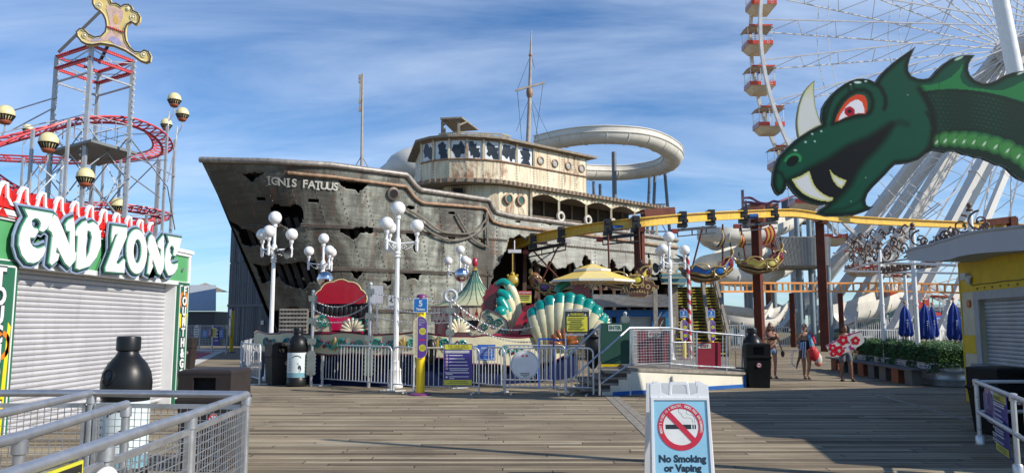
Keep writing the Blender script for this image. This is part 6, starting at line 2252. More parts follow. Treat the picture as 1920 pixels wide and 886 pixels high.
# small pictogram notice and white board behind
poster('notice','small white falling-person pictogram notice behind the near lamp post',face(734,566,22),0.21,0.40,(0.55,0.56,0.54),[('rect',0,-0.12,0.15,0.02,BK),('disc',0.02,0.15,0.02,BK),('poly',[(-0.04,0.05),(0.0,0.12),(0.03,0.1),(0.0,0.04),(0.05,0.0),(0.03,-0.02),(-0.02,0.03),(-0.06,0.02)],BK),('rect',0,-0.155,0.15,0.015,BK)])
wbd = thing('white_board','plain pale board on a stand right of the red hood','board',tuple(pt(707,640,22.5)))
m = MB((0.6,0.62,0.64));A, B = pt(696,568,22.5), pt(718,535,22.5);m.box2((A.x,22.5,A.z),(B.x,22.53,B.z));m.build('panel',VC,wbd)
m = MB();m.bar(((A.x+B.x)/2,22.56,0),((A.x+B.x)/2,22.56,B.z),0.05);m.build('stand',GALV,wbd)
# pile of crates and cage left of the ride
cg = thing('crate_cage','weathered grey slatted crate under the ship bow','crate',tuple(pt(548,640,30)))
m = MB()
A, B = pt(524,625,30), pt(577,580,30)
for k in range(9):
 x = A.x+(B.x-A.x)*k/8;m.bar((x,30,A.z-0.3),(x,30,B.z),0.07,0.05)
for k in range(7):
 z_ = A.z+(B.z-A.z)*k/6;m.bar((A.x,29.95,z_),(B.x,29.95,z_),0.05,0.08)
m.build('slats',WOOD,cg)
m = MB();m.box2((A.x-0.1,30.1,0),(B.x+0.1,31,A.z-0.3));m.build('base',DWOOD,cg)
# yellow market umbrella
um = thing('market_umbrella','open yellow and white two-tier umbrella above the shell cars','umbrella',tuple(gp(1112,700)))
Yu = 22.5
cx_ = pt(1110,500,Yu).x;zr = zat(526,Yu);zt = zat(498,Yu)
ru = 82*Yu/FPX
def octa(r,z,n=8):return[V((cx_+r*math.cos(2*PI*(k+0.5)/n),Yu+r*math.sin(2*PI*(k+0.5)/n),z))for k in range(n)]
m = MB()
for(ra,za), (rb,zb), tier in(((ru,zr),(ru*0.36,zr+(zt-zr)*0.66),0),((ru*0.44,zr+(zt-zr)*0.74),(0.03,zt+0.06),1)):
 oa, ob_ = octa(ra,za), octa(rb,zb)
 for k in range(8):
  l = (k+1)%8
  m.col((0.80,0.55,0.12)if(k%2==0)else(0.78,0.62,0.24));m.quad(oa[k],oa[l],ob_[l],ob_[k])
  m.col((0.72,0.70,0.62));m.quad(oa[k]-V((0,0,0.06)),oa[l]-V((0,0,0.06)),oa[l]+V((0,0,0.004)),oa[k]+V((0,0,0.004)))
m.build('canopy',vcmat('umbrella_cloth',0.75,0.08),um)
m = MB()
for p in octa(ru*0.98,zr+0.0):m.bar(p,(cx_,Yu,zt-0.03),0.025)
for p in octa(ru*0.55,zr+(zt-zr)*0.4):m.bar(p,(cx_,Yu,zr-0.25),0.02)
m.build('ribs',WHITE,um)
m = MB();m.tube([(cx_,Yu,0),(cx_,Yu,zt)],0.03,8);m.ball((cx_,Yu,zt+0.1),0.05,8,6);m.build('pole',WHITE,um)
# ================================================================ yellow monorail track with hanging boats
TP = spline([pt(*q)for q in((930,467,41.5),(1000,449,39),(1060,436,37),(1130,425,35.5),(1200,417,35),(1270,410,36),(1340,405,38),(1400,402,40),(1450,399.5,42),(1490,399.5,43),(1540,406,44.5),(1620,413,46.5),(1720,418,49),(1820,422,51),(1960,427,53),(2100,430,54))],8)
mono = thing('monorail_track','yellow overhead beam track curving out of the ship on brown steel columns','track',(8,42,0))
def sweep_rect(mb,P,w,h,dz=0.0):
 vs, fs = [], []
 for i, p in enumerate(P):
  t = P[min(i+1,len(P)-1)]-P[max(i-1,0)];t.z = 0;t.normalize()
  s = V((-t.y,t.x,0))*w/2
  vs+=[p-s+V((0,0,dz-h/2)),p+s+V((0,0,dz-h/2)),p+s+V((0,0,dz+h/2)),p-s+V((0,0,dz+h/2))]
 n = len(P)
 for i in range(n-1):
  for k in range(4):
   l = (k+1)%4
   fs.append((i*4+k,i*4+l,i*4+4+l,i*4+4+k))
 fs+=[(3,2,1,0),tuple(4*(n-1)+k for k in range(4))]
 mb._add(vs,fs)
m = MB();sweep_rect(m,TP,0.09,0.36);m.build('web',TRACKY,mono)
m = MB();sweep_rect(m,TP,0.38,0.045,0.20);m.build('top_flange',TRACKY,mono)
m = MB();sweep_rect(m,TP,0.38,0.045,-0.20);m.build('bottom_flange',TRACKY,mono)
m = MB()
for i in range(2,len(TP)-2,4):
 m.box(TP[i],(0.30,0.03,0.35),rz=math.atan2(TP[i+1].y-TP[i-1].y,TP[i+1].x-TP[i-1].x)+PI/2*0)
m.build('web_stiffeners',TRACKY,mono)
def nearest(px):return min(TP,key=lambda p:abs(proj(p)[0]-px))
def ncol(px,side,rz,label=None,capw=0.9):
 p = nearest(px)
 m = MB();m.box((p.x,p.y+0.3,(p.z-0.28)/2),(side,side,p.z-0.28),rz=rz)
 o = m.build('column',RUSTCOL,mono)
 m = MB();m.bar((p.x,p.y-0.5,p.z-0.37),(p.x,p.y+0.6,p.z-0.37),0.3,0.22);m.build('column_head',RUSTCOL,o)
ncol(1198,0.40,R(-28));ncol(1417,0.42,R(-40));ncol(1541,0.48,R(-26))
p = nearest(1880)
m = MB();m.bar((p.x,p.y-0.6,0),(p.x,p.y-0.6,p.z+0.55),0.5);m.bar((p.x+0.2,p.y-0.6,p.z+0.42),(p.x-2.1,p.y-0.6,p.z+0.15),0.4,0.45);m.build('portal_frame',RUSTCOL,mono)
m = MB();a = pt(1205,401,37);b2 = pt(1262,396,38.5);m.bar(a,b2,0.3,0.42);m.bar(pt(1225,398,37.5),(pt(1225,398,37.5).x,37.5,0),0.18)if False else None;m.bar(pt(1205,404,36.2),a,.2);m.build('cross_beam',RUSTCOL,mono)
# carriers
BLKF = mat('black_frame',(0.025,0.025,0.028),0.5,0.3)
def carrier(label,x0,x1,motor):
 idx_ = [i for i,p in enumerate(TP)if x0<=proj(p)[0]<=x1]
 P = [TP[i]for i in idx_]
 t = thing('track_carrier',label,'carrier',tuple(P[len(P)//2]),'black carriers under the yellow track')
 m = MB();sweep_rect(m,P,0.18,0.14,-0.55);sweep_rect(m,P,0.06,0.06,-0.85)
 for i in range(0,len(P),3):m.bar(P[i]+V((0,0,-0.55)),P[i]+V((0,0,-0.86)),0.05)
 m.build('frame',BLKF,t)
 for p in(P[1],P[-2]):
  m = MB()
  m.box(p+V((0,-0.22,0)),(0.34,0.14,0.62));m.box(p+V((0,0.26,0)),(0.34,0.14,0.62));m.box(p+V((0,0,-0.36)),(0.4,0.5,0.14))
  m.box(p+V((0,-0.30,0.16)),(0.22,0.06,0.16));m.box(p+V((0.12,-0.30,-0.16)),(0.2,0.06,0.16))
  m.build('wheel_block',BLKF,t)
 if motor:
  p = P[1]
  m = MB();m.tube([p+V((0.22,-0.25,-0.12)),p+V((0.7,-0.25,-0.10))],0.13,10);m.build('motor',mat('motor_blue',(0.02,0.10,0.32),0.4),t)
 m = MB();m.box(P[0]+V((-0.15,0,-0.6)),(0.3,0.26,0.2));m.build('bumper',mat('motor_red',(0.25,0.03,0.02),0.5),t)
 return P
P4 = carrier('carrier half inside the ship above the purple-trimmed boat',990,1065,True)
P3 = carrier('carrier above the dark green and yellow boat',1125,1205,True)
P1 = carrier('carrier above the blue boat',1270,1345,False)
P2_ = carrier('carrier above the yellow boat',1385,1460,True)
def boat(label,cx,cy,Y,L_,col,hullc,seatc,top_pts,sail=None,flip=1,tilt=0.0,sc=1.0):
 c = pt(cx,cy,Y)
 t = thing('hanging_boat',label,'ride boat',tuple(c),'pirate boats hanging from the track')
 n, K = 28, 14
 def sec(u):
  keel = -0.50+0.46*abs(u)**2.4+0.10*u
  gun = 0.10+0.10*abs(min(u,0))+0.62*max(0,u)**2.2+0.06*math.sin(u*9)
  hw = 0.50*(1-abs(u)**3.2)+0.05
  return keel, gun, hw
 vs, fcs, cols = [], [], []
 for i in range(n+1):
  u = -1+2*i/n
  keel, gun, hw = sec(u)
  for j in range(K+1):
   v = -1+2*j/K
   s = abs(v)
   y = hw*(s**0.55)*(1 if v>0 else-1)
   z = keel+(gun-keel)*s**1.5
   vs.append(c+V((flip*u*L_/2,y,z*sc)))
 m = MB(hullc)
 GOLDC = (0.34,0.22,0.07)
 for i in range(n):
  for j in range(K):
   a = i*(K+1)+j
   q = (a,a+1,a+K+2,a+K+1)
   s = abs(-1+2*(j+0.5)/K)
   u = -1+2*(i+0.5)/n
   if s>0.93:cc_ = GOLDC
   elif s>0.70:cc_ = col if(0.22>u or u>0.56)else GOLDC
   elif s>0.62:cc_ = GOLDC
   elif s>0.36:cc_ = (0.012,0.012,0.013)
   else:cc_ = (0.12,0.065,0.035)
   m.col(cc_);m._add([vs[k]for k in q],[(0,1,2,3)if flip>0 else(3,2,1,0)])
 o = m.build('hull',VG,t);sm_ = o.modifiers.new('s','SOLIDIFY');sm_.thickness = 0.04
 o.modifiers.new('w','WELD')
 # gold trims
 m = MB((0.42,0.29,0.10))
 def onh(u,s,off=0.03,side=-1):
  keel, gun, hw = sec(u)
  return c+V((flip*u*L_/2,side*(hw*s**0.55+off),(keel+(gun-keel)*s**1.5)*sc))
 for s in(1.0,0.63,0.36):
  m.tube([onh(-0.98+1.96*k/30,s)for k in range(31)],0.03,6)
 m.tube([onh(-0.98+1.96*k/30,1.0,side=1)for k in range(31)],0.03,6)
 for uc, r_ in((0.38,0.30),):
  ctr = onh(uc,0.75,0.05)
  m.tube([ctr+V((r_*0.95*math.cos(2*PI*k/20),-0.02,r_*0.8*math.sin(2*PI*k/20)))for k in range(20)],0.035,6,closed=True)
  for k in range(8):
   m.ball(ctr+V((r_*1.25*math.cos(2*PI*k/8),-0.02,r_*1.1*math.sin(2*PI*k/8))),0.06,6,5)
 for uc, r_ in((-0.35,0.26),(0.8,0.18)):
  ctr = onh(uc,0.92,0.05)
  m.tube([ctr+V((r_*1.7*math.cos(PI*k/12),0,r_*math.sin(PI*k/12)))for k in range(13)],0.035,6)
 m.ball(c+V((-flip*L_*0.50,0,0.14)),(0.12,0.12,0.16),8,6)
 m.ball(c+V((flip*L_*0.49,0,0.85*sc)),(0.10,0.16,0.18),8,6)
 m.build('gold_trim',VG,t)
 m = MB(col)
 ctr = onh(0.38,0.80,0.03);m.ball(ctr,(0.20,0.04,0.17),14,8)
 m.build('painted_boss',VG,t)
 m = MB(seatc);m.box(c+V((-flip*0.1*L_,0,0.0)),(L_*0.66,0.72,0.12));m.box(c+V((flip*0.28*L_,0,0.22)),(0.2,0.7,0.5));m.box(c+V((-flip*0.28*L_,0,0.12)),(0.14,0.6,0.3));m.ball(c+V((flip*0.40*L_,0,0.40)),(0.3,0.34,0.34),10,8)
 m.build('seats',VG,t)
 for k, (lx,lz)in enumerate(((-0.46,0.25),(0.30,0.68),(0.46,0.98))):
  m = MB((0.03,0.03,0.03));p = c+V((flip*lx*L_,-0.1,lz*sc));m.bar(p,p+V((0,0,0.14)),0.03);m.ball(p+V((0,0,0.2)),(0.06,0.06,0.09),8,6);m.lathe([(0.08,0.27),(0.02,0.33)],p,8);m.build('lantern',VG,t)
 m = MB()
 for(ax_,ay_), off in zip(top_pts,(-0.30,0.30)):
  m.tube([c+V((flip*off*L_,0,0.05)),pt(ax_,ay_,Y)],0.045,6)
 m.build('hanger_rods',RUSTCOL,t)
 for sl in(sail or[]):
  pix, stripes = sl
  m = MB()
  (tl,tr_,br,bl) = [pt(x,y,Y-0.1)for x,y in pix]
  ns = len(stripes)*2
  for j in range(8):
   for i in range(ns):
    def g(u,v):
     p = tl.lerp(tr_,u).lerp(bl.lerp(br,u),v)
     return p+V((flip*0.10*math.sin(PI*v),-0.18*math.sin(PI*v),0))
    m.col(stripes[i//2]);m.quad(g(i/ns,(j+1)/8),g((i+1)/ns,(j+1)/8),g((i+1)/ns,j/8),g(i/ns,j/8))
  o = m.build('sail',vcmat('sail_cloth',0.8,0.15),t);s2 = o.modifiers.new('s','SOLIDIFY');s2.thickness = 0.02
 return t
OR_, RD_ = (0.62,0.38,0.06), (0.30,0.015,0.02)
boat('blue and gold boat hanging under the yellow track',1326,508,37.2,2.55,(0.01,0.14,0.50),(0.1,0.05,0.03),(0.22,0.015,0.03),[(1318,424),(1355,420)],[([(1352,430),(1356,432),(1354,463),(1343,463)],[(0.05,0.06,0.10),OR_,(0.05,0.06,0.10)])],sc=1.1)
boat('pale yellow and gold boat hanging beside the brown column',1425,494,40.3,2.45,(0.72,0.62,0.16),(0.1,0.05,0.03),(0.22,0.015,0.03),[(1388,420),(1443,420)],[([(1386,434),(1392,440),(1394,465),(1382,462)],[OR_,RD_,OR_,RD_]),([(1432,428),(1448,422),(1449,454),(1430,458)],[RD_,OR_,RD_,OR_,RD_])],sc=1.15)
boat('dark green and yellow boat with gold crest behind the yellow umbrella',1172,524,33.6,2.3,(0.66,0.56,0.06),(0.02,0.05,0.05),(0.1,0.05,0.03),[(1140,440),(1198,432)],sc=0.85)
boat('dark boat with purple panels inside the ship opening',1036,538,37.5,2.2,(0.10,0.04,0.20),(0.05,0.04,0.04),(0.3,0.12,0.06),[(1000,470),(1050,455)],flip=-1,sc=0.9)
# golden lantern figure inside the opening
m = MB((0.5,0.34,0.05));q = pt(961,527,37);m.ball(q,(0.32,0.2,0.34),12,8);m.ball(q+V((0,0,0.35)),0.12,8,6);m.ball(q+V((-0.22,0,0.28)),0.07,6,5);m.ball(q+V((0.22,0,0.28)),0.07,6,5);m.tube([q,pt(961,475,37)],0.035,6);m.tube([q,(q.x,q.y,0)],0.05,6)
tag(m.build('gold_ornament',VG),'gold ornament on a pole in the dark ship opening','ornament')
# white box light at opening
m = MB((0.7,0.7,0.7));A = pt(965,471,37.8);m.box(A,(0.65,0.3,0.16));m.bar(A,A+V((0,0.5,0.6)),0.05);tag(m.build('light_fitting',VC),'white box light fitting at the edge of the ship opening','light fitting')
m = MB((0.7,0.7,0.7));A = pt(1062,452,38);m.box(A,(0.4,0.3,0.22));m.bar(A,A+V((0,3,0.1)),0.05);tag(m.build('light_fitting',VC),'small white light fitting on the hull under the track','light fitting')
# ================================================================ hut, hanging name board, stairs
Yh = 34
hut = thing('ticket_hut','blue-framed hut with corrugated iron roof under the ship stern','hut',tuple(pt(1185,650,Yh)))
A, B = pt(1122,581,Yh), pt(1252,581,Yh)
m = MB()
nW = 70
vs, fs = [], []
zE, zR = zat(576,Yh), zat(560,Yh)
for i in range(nW*2+1):
 x = A.x+(B.x-A.x+0.5)*i/(nW*2)-0.2
 dz = 0.03 if i%2 else 0
 vs+=[V((x,Yh-0.5,zE+dz)),V((x+(0.6 if i<nW else-0.6)*0,Yh+1.6,zR+0.25+dz))]
for i in range(nW*2):fs.append((2*i,2*i+2,2*i+3,2*i+1))
m._add(vs,fs);m.build('roof',mat('corrugated_iron',(0.40,0.40,0.39),0.5,0.4,0.3,3),hut)
m = MB((0.01,0.10,0.28));m.box2((A.x,Yh-0.1,zE-0.42),(B.x+0.2,Yh,zE-0.1))
m.build('blue_beam',VC,hut)
for px, c in((1143,(0.02,0.30,0.42)),(1158,(0.01,0.10,0.30)),(1224,(0.01,0.10,0.30)),(1250,(0.01,0.2,0.34))):
 x = pt(px,600,Yh).x
 m = MB(c);m.bar((x,Yh-0.06,0),(x,Yh-0.06,zE-0.43),0.16);m.build('hut_post',VC,hut)
m = MB((0.36,0.38,0.34));m.box2((pt(1160,600,Yh).x,Yh+0.05,0),(pt(1222,600,Yh).x,Yh+0.12,zE-0.45));m.build('door',VC,hut)
m = MB((0.05,0.03,0.02));m.box2((A.x,Yh+0.3,0),(B.x,Yh+2.2,zE-0.1));m.build('wall',VC,hut)
m = MB();M = frame((0,Yh+0.045,0),(1,0,0),(0,0,1))
for k in range(5):m.bar((pt(1160,0,Yh).x*0+pt(1160,600,Yh).x,Yh+0.04,0.4*k+0.3),(pt(1222,600,Yh).x,Yh+0.04,0.4*k+0.3),0.015,0.03)
m.build('door_rails',WHITE,hut)
# name board
Yn = 33.2
nb = thing('hanging_board','brown hanging board with gold edge lettered HARBOR APPERALS','sign',tuple(pt(1200,535,Yn)))
ol = [(1166,541),(1163,549),(1177,550),(1181,557),(1212,557),(1216,549),(1229,549),(1229,542),(1235,541),(1235,535),(1229,534),(1225,526),(1214,525),(1209,518),(1192,518),(1180,528)]
m = MB((0.40,0.30,0.10));m.plate(ol,pt(1200,535,Yn),(0,-1,0),-0.06,0.0);bd = m.build('gold_edge',VG,nb)
cxx, cyy = 1198, 538
m = MB((0.085,0.03,0.02));m.plate([(cxx+(x-cxx)*0.95,cyy+(y-cyy)*0.90)for x,y in ol],pt(1200,535,Yn),(0,-1,0),0.001,0.02);m.build('board',VC,nb)
m = MB((0.55,0.40,0.15))
for i, ch in enumerate('HARBOR'):
 q = pt(1173+i*10.5,545-11*math.sin(PI*(0.08+i*0.17)),Yn-0.025);m.text(ch,0.27,frame(q,(1,0,0.25*(2.5-i)/2.5),(0,0,1)),bold=0.008,ext=0.004)
for i, ch in enumerate('APPERALS'):
 q = pt(1180+i*4.9,548-2*math.sin(PI*i/7),Yn-0.025);m.text(ch,0.15,frame(q,(1,0,0),(0,0,1)),bold=0.005,ext=0.004)
m.build('lettering',VG,nb)
m = MB();m.bar(pt(1170,541,Yn+.05),pt(1170,500,Yn+.05),0.05);m.bar(pt(1228,541,Yn+.05),(pt(1228,541,Yn).x,Yn+.05,0),0.18);m.bar(pt(1165,520,Yn+.1),pt(1232,522,Yn+.1),0.12);m.build('hanger',WOOD,nb)
# stairs with yellow nosings
st = thing('wooden_stairs','steep double wooden stairs with yellow-edged treads up the ship stern','stairs',tuple(pt(1320,645,40)))
Ya, Yb2 = 38.0, 46.0
za, zb = 0.0, zat(538,Yb2)
NS = 22
for i in range(NS):
 k_ = i/NS
 Y = Ya+(Yb2-Ya)*k_;z_ = za+(zb-za)*(i+1)/NS
 xl, xr = pt(1262+8*k_,600,Y).x, pt(1364-24*k_,600,Y).x
 m = MB();m.box2((xl,Y,z_-0.05),(xr,Y+0.36,z_));tr_ = m.build('tread',WOOD,st)
 m = MB((0.70,0.55,0.05));m.box2((xl,Y-0.012,z_-0.052),(xr,Y+0.05,z_+0.006));m.build('yellow_nosing',VC,tr_)
 m = MB((0.05,0.045,0.04));m.box2((xl,Y+0.05,max(0,z_-0.26)),(xr,Y+0.08,z_-0.053));m.build('riser',VC,tr_)
for px, dx_ in((1262,8),(1297,-2),(1330,-12),(1366,-25)):
 m = MB()
 a, b2 = pt(px,600,Ya), pt(px+dx_,600,Yb2)
 m.bar((a.x,Ya,za+1.0),(b2.x,Yb2,zb+1.0),0.14,0.22)
 m.bar((a.x,Ya,za+0.35),(b2.x,Yb2,zb+0.35),0.1,0.25)
 for k in range(6):
  t = k/5;m.bar((a.x+(b2.x-a.x)*t,Ya+(Yb2-Ya)*t,(zb)*t),(a.x+(b2.x-a.x)*t,Ya+(Yb2-Ya)*t,zb*t+1.05),0.14)
 m.build('balustrade',WOOD,st)
m = MB();A = pt(1255,600,Yb2);m.box2((A.x,Yb2+0.4,0),(pt(1350,600,Yb2).x,Yb2+1.5,zb));m.build('landing',DWOOD,st)
# candy-striped pole
cpole = thing('striped_pole','red and white spiral-striped pole with blue top beside the stairs','pole',tuple(pt(1294,590,36.5)))
m = MB((0.7,0.7,0.7))
A, B = pt(1294,650,36.5), pt(1294,468,36.5)
A.z = 0
n = 120;K = 12;vs, fs = [], []
for i in range(n+1):
 for k in range(K):
  a = 2*PI*k/K;vs.append(V((A.x+0.085*math.cos(a),36.5+0.085*math.sin(a),(B.z)*i/n)))
for i in range(n):
 for k in range(K):
  l = (k+1)%K
  m.col((0.55,0.015,0.03)if((i*0.09+k/K)%1.0)<0.5 else(0.72,0.72,0.70))
  if i>n-8:m.col((0.01,0.08,0.35))
  m._add([vs[i*K+k],vs[i*K+l],vs[i*K+K+l],vs[i*K+K+k]],[(0,1,2,3)],True)
m.build('pole',VG,cpole)
m = MB((0.01,0.08,0.35));m.ball((A.x,36.5,B.z+0.02),0.1,10,8);m.build('pole_top',VG,cpole)
# small light-blue boat front with striped sail behind the lamp post
bf = thing('boat_booth','light blue boat-shaped booth with cream striped sail behind the grey lamp post','booth',tuple(pt(1268,560,40)))
m = MB((0.10,0.28,0.38));m.plate([(1240,512),(1291,514),(1284,536),(1246,530)],pt(1262,520,39.5),(0,-1,0),-0.8,0);m.col((0.55,0.45,0.22))
for y in(512,520,531):m.bar(pt(1240,y,39.3),pt(1290,y,39.3),0.06)
m.build('hull',VC,bf)
m = MB()
for k in range(9):
 m.col([(0.62,0.55,0.35),(0.66,0.66,0.6)][k%2]);x0 = 1246+k*4
 m.plate([(x0,484),(x0+4,484),(x0+4,506),(x0,506)],pt(1262,495,39.6),(0,-1,0),-0.05-0.001*(k%2),0)
m.col((0.03,0.03,0.03));m.plate([(1266,476),(1292,484),(1278,508),(1283,490)],pt(1262,495,39.5),(0,-1,0),-0.06,0)
m.build('sail',VC,bf)
m = MB();m.bar(pt(1262,536,40),(pt(1262,536,40).x,40,0),0.4);m.build('stand',WOOD,bf)
# ================================================================ observation wheel
YW0, YW1 = 61.0, 63.6
pa, pb, pc_ = pt(1420.7,0,YW0), pt(1434,136,YW0), pt(1482,271,YW0)
def circ(a,b,c):
 ax_, ay_, bx_, by_, cx_, cy_ = a.x, a.z, b.x, b.z, c.x, c.z
 d = 2*(ax_*(by_-cy_)+bx_*(cy_-ay_)+cx_*(ay_-by_))
 ux = ((ax_**2+ay_**2)*(by_-cy_)+(bx_**2+by_**2)*(cy_-ay_)+(cx_**2+cy_**2)*(ay_-by_))/d
 uy = ((ax_**2+ay_**2)*(cx_-bx_)+(bx_**2+by_**2)*(ax_-cx_)+(cx_**2+cy_**2)*(bx_-ax_))/d
 return ux, uy, math.hypot(ax_-ux,ay_-uy)
HX, HZ, RW = circ(pa,pb,pc_)
hp = pt(1958,62,YW0)
HX = hp.x;HZ = hp.z
RW = (V((HX,0,HZ))-V((pb.x,0,pb.z))).length
ROD = mat('wheel_white_steel',(0.62,0.60,0.58),0.4,0.1,0.12,2)
wheel_ = thing('ferris_wheel','giant white-spoked observation wheel rising behind the dragon head','ferris wheel',(HX,62,0))
NG = 42
def wp(an,r,Y):return V((HX+r*math.cos(an),Y,HZ+r*math.sin(an)))
a_ref = math.atan2(pt(1424,36,YW0).z-HZ,pt(1424,36,YW0).x-HX)
for Y in(YW0,YW1):
 m = MB()
 Pn = 168
 for k in range(Pn):
  a, b2 = 2*PI*k/Pn, 2*PI*(k+1)/Pn
  m.bar(wp(a,RW,Y),wp(b2,RW,Y),0.26,0.30,up=(0,1,0))
 m.build('rim',ROD,wheel_)
for r_ in(RW*0.76,RW*0.50):
 for Y in(YW0+(0.2 if r_>15 else 0.5),YW1-0.2):
  m = MB()
  for k in range(NG):
   a, b2 = a_ref+2*PI*k/NG, a_ref+2*PI*(k+1)/NG
   m.bar(wp(a,r_,Y),wp(b2,r_,Y),0.05)
  m.build('tie_ring',ROD,wheel_)
for k in range(NG):
 an = a_ref+2*PI*k/NG
 p = proj(wp(an,RW*0.5,YW0))
 m = MB()
 hA, hB = wp(an,1.2,YW0-1.3), wp(an,1.2,YW1+1.3)
 rA, rB = wp(an,RW,YW0), wp(an,RW,YW1)
 m.bar(hA,rA,0.09);m.bar(hB,rB,0.09)
 n = 11
 for j in range(n):
  t0, t1 = 0.25+0.75*j/n, 0.25+0.75*(j+1)/n
  if j%2:m.bar(hA.lerp(rA,t0),hB.lerp(rB,t1),0.045)
  else:m.bar(hB.lerp(rB,t0),hA.lerp(rA,t1),0.045)
 m.build('spoke',ROD,wheel_)
m = MB();m.tube([(HX,YW0-3.0,HZ),(HX,YW1+3.0,HZ)],0.9,16);m.tube([(HX,YW0-1.5,HZ),(HX,YW0-1.2,HZ)],1.6,20);m.tube([(HX,YW1+1.2,HZ),(HX,YW1+1.5,HZ)],1.6,20);m.build('hub',ROD,wheel_)
LEGW = mat('leg_white',(0.66,0.65,0.62),0.4,0,0.06,0.6,dirt=0.15)
for fx, Yf_, top_dx, w_ in((1447,72,0.0,1.2),(1500,69,0.6,0.9),(1558,67.5,1.2,1.25),(1655,56.0,0.3,1.25),(1740,54,1.0,0.6)):
 foot = V(((fx-CX)/FPX*Yf_,Yf_,0))
 ty = (YW1+2.2)if Yf_>62 else(YW0-2.2)
 top_ = V((HX-0.6+top_dx,ty,HZ))
 m = MB();m.bar(foot+V((0,0,-0.2)),top_,w_,w_*0.5,up=(0.5,-0.86,0));lg = m.build('leg',LEGW,wheel_)
 m = MB()
 for t in(0.12,0.3,0.5,0.68):
  c = foot.lerp(top_,t);d_ = (top_-foot).normalized();m.bar(c-d_*0.06,c+d_*0.06,w_*1.1,w_*0.58,up=(0.5,-0.86,0))
 m.build('joint_flange',LEGW,lg)
m = MB()
for a, b2 in(((1690,440,58),(1830,330,60)),((1600,500,62),(1700,380,58)),((1760,380,58),(1640,470,63)),((1700,545,57),(1800,520,57)),((1560,480,66),(1620,440,66))):
 m.tube([pt(*a),pt(*b2)],0.05,5)
m.build('stay_cables',ROD,wheel_)
for fx, Yf_ in((1447,72),(1558,67.5),(1655,56)):
 c = V(((fx-CX)/FPX*Yf_,Yf_,0))
 m = MB((0.10,0.13,0.14));m._add([c+V(q)for q in((-1.2,-1,0),(1.6,-1,0),(1.6,1,0),(-1.2,1,0),(-0.4,-0.7,1.0),(1.0,-0.7,1.4),(1.0,0.7,1.4),(-0.4,0.7,1.0))],BF);m.build('footing',VC,wheel_)
 # gondola prototype
def gondola_proto():
 g = thing('wheel_gondola','x','gondola',(0,0,0),'gondolas of the observation wheel')
 W, Dp = 2.1, 1.7
 TAN = mat('gondola_tan',(0.60,0.45,0.28),0.6,0,0.12,1.5)
 m = MB();
 # scalloped canopy
 vs, fs = [], []
 n = 16
 for i in range(n+1):
  x = -W*0.55+W*1.1*i/n
  z = -0.42+0.20*math.cos((i/n-0.5)*PI)+0.0
  z = -0.30-0.22*abs(2*i/n-1)**2
  for y in(-Dp*0.55,0,Dp*0.55):
   vs.append(V((x,y,z+(0.08 if y==0 else 0))))
 for i in range(n):
  for j in range(2):
   a = i*3+j;fs.append((a,a+3,a+4,a+1))
 m._add(vs,fs,True);o = m.build('canopy',mat('canopy_canvas',(0.42,0.36,0.28),0.7),g);sd = o.modifiers.new('s','SOLIDIFY');sd.thickness = 0.04
 m = MB();
 for y in(-Dp*0.56,Dp*0.56):
  for k in range(2):
   x0, x1 = (-W*0.45,-W*0.04)if k==0 else(W*0.08,W*0.5)
   m.box2((x0,y-0.02,-0.42),(x1,y+0.02,-0.30))
 m.build('canopy_valance',mat('gondola_red',(0.62,0.06,0.025),0.4,0,0.08),g)
 m = MB()
 for x in(-W*0.48,-W*0.08,W*0.08,W*0.48):
  for y in(-Dp*0.48,Dp*0.48):m.bar((x,y,-0.45),(x,y,-1.75),0.04)
 for z_ in(-1.25,-1.42):
  for y in(-Dp*0.48,Dp*0.48):m.bar((-W*0.48,y,z_),(W*0.48,y,z_),0.025)
  for x in(-W*0.48,W*0.48):m.bar((x,-Dp*0.48,z_),(x,Dp*0.48,z_),0.025)
 m.tube([(0,-1.4,0.0),(0,1.4,0.0)],0.06,8);m.bar((0,-Dp*0.3,0),(0,-Dp*0.3,-1.7),0.06);m.bar((0,Dp*0.3,0),(0,Dp*0.3,-1.7),0.06)
 m.build('frame',WHITE,g)
 m = MB()
 def bx(x0,x1,z0,z1,s0):
  m._add([V(q)for q in((x0*s0,-Dp*.5*s0,z0),(x1*s0,-Dp*.5*s0,z0),(x1*s0,Dp*.5*s0,z0),(x0*s0,Dp*.5*s0,z0),(x0,-Dp*.5,z1),(x1,-Dp*.5,z1),(x1,Dp*.5,z1),(x0,Dp*.5,z1))],BF)
 bx(-W*.5,W*.5,-2.55,-1.98,0.62);m.build('floor_pan',TAN,g)
 m = MB()
 for y in(-Dp*.51,Dp*.51):
  m.box2((-W*.5,y-0.03,-1.98),(-W*0.08,y+0.03,-1.66));m.box2((W*0.12,y-0.03,-1.98),(W*0.5,y+0.03,-1.66))
 m.build('side_panel',MATS['gondola_red'],g)
 m = MB()
 for x in(-W*.5,W*.5):m.box2((x-0.03,-Dp*.5,-2.02),(x+0.03,Dp*.5,-1.60))
 m.build('end_panel',mat('gondola_pink',(0.42,0.25,0.27),0.5),g)
 m = MB((0.7,0.66,0.6));M = frame((W*0.31,-Dp*.51-0.035,-1.82),(1,0,0),(0,0,1));m.prism([[(0.13*math.cos(2*PI*k/16),0.13*math.sin(2*PI*k/16))for k in range(16)],[(0.10*math.cos(-2*PI*k/16),0.10*math.sin(-2*PI*k/16))for k in range(16)]],M,0,0.01);m.build('number_ring',VG,g)
 return g
gp0 = gondola_proto()
vis = []
for k in range(NG):
 an = a_ref+2*PI*k/NG
 c = wp(an,RW-0.1,(YW0+YW1)/2)
 px, py = proj(c)
 if px<1800 and py>-90:vis.append((py,px,c))
vis.sort()
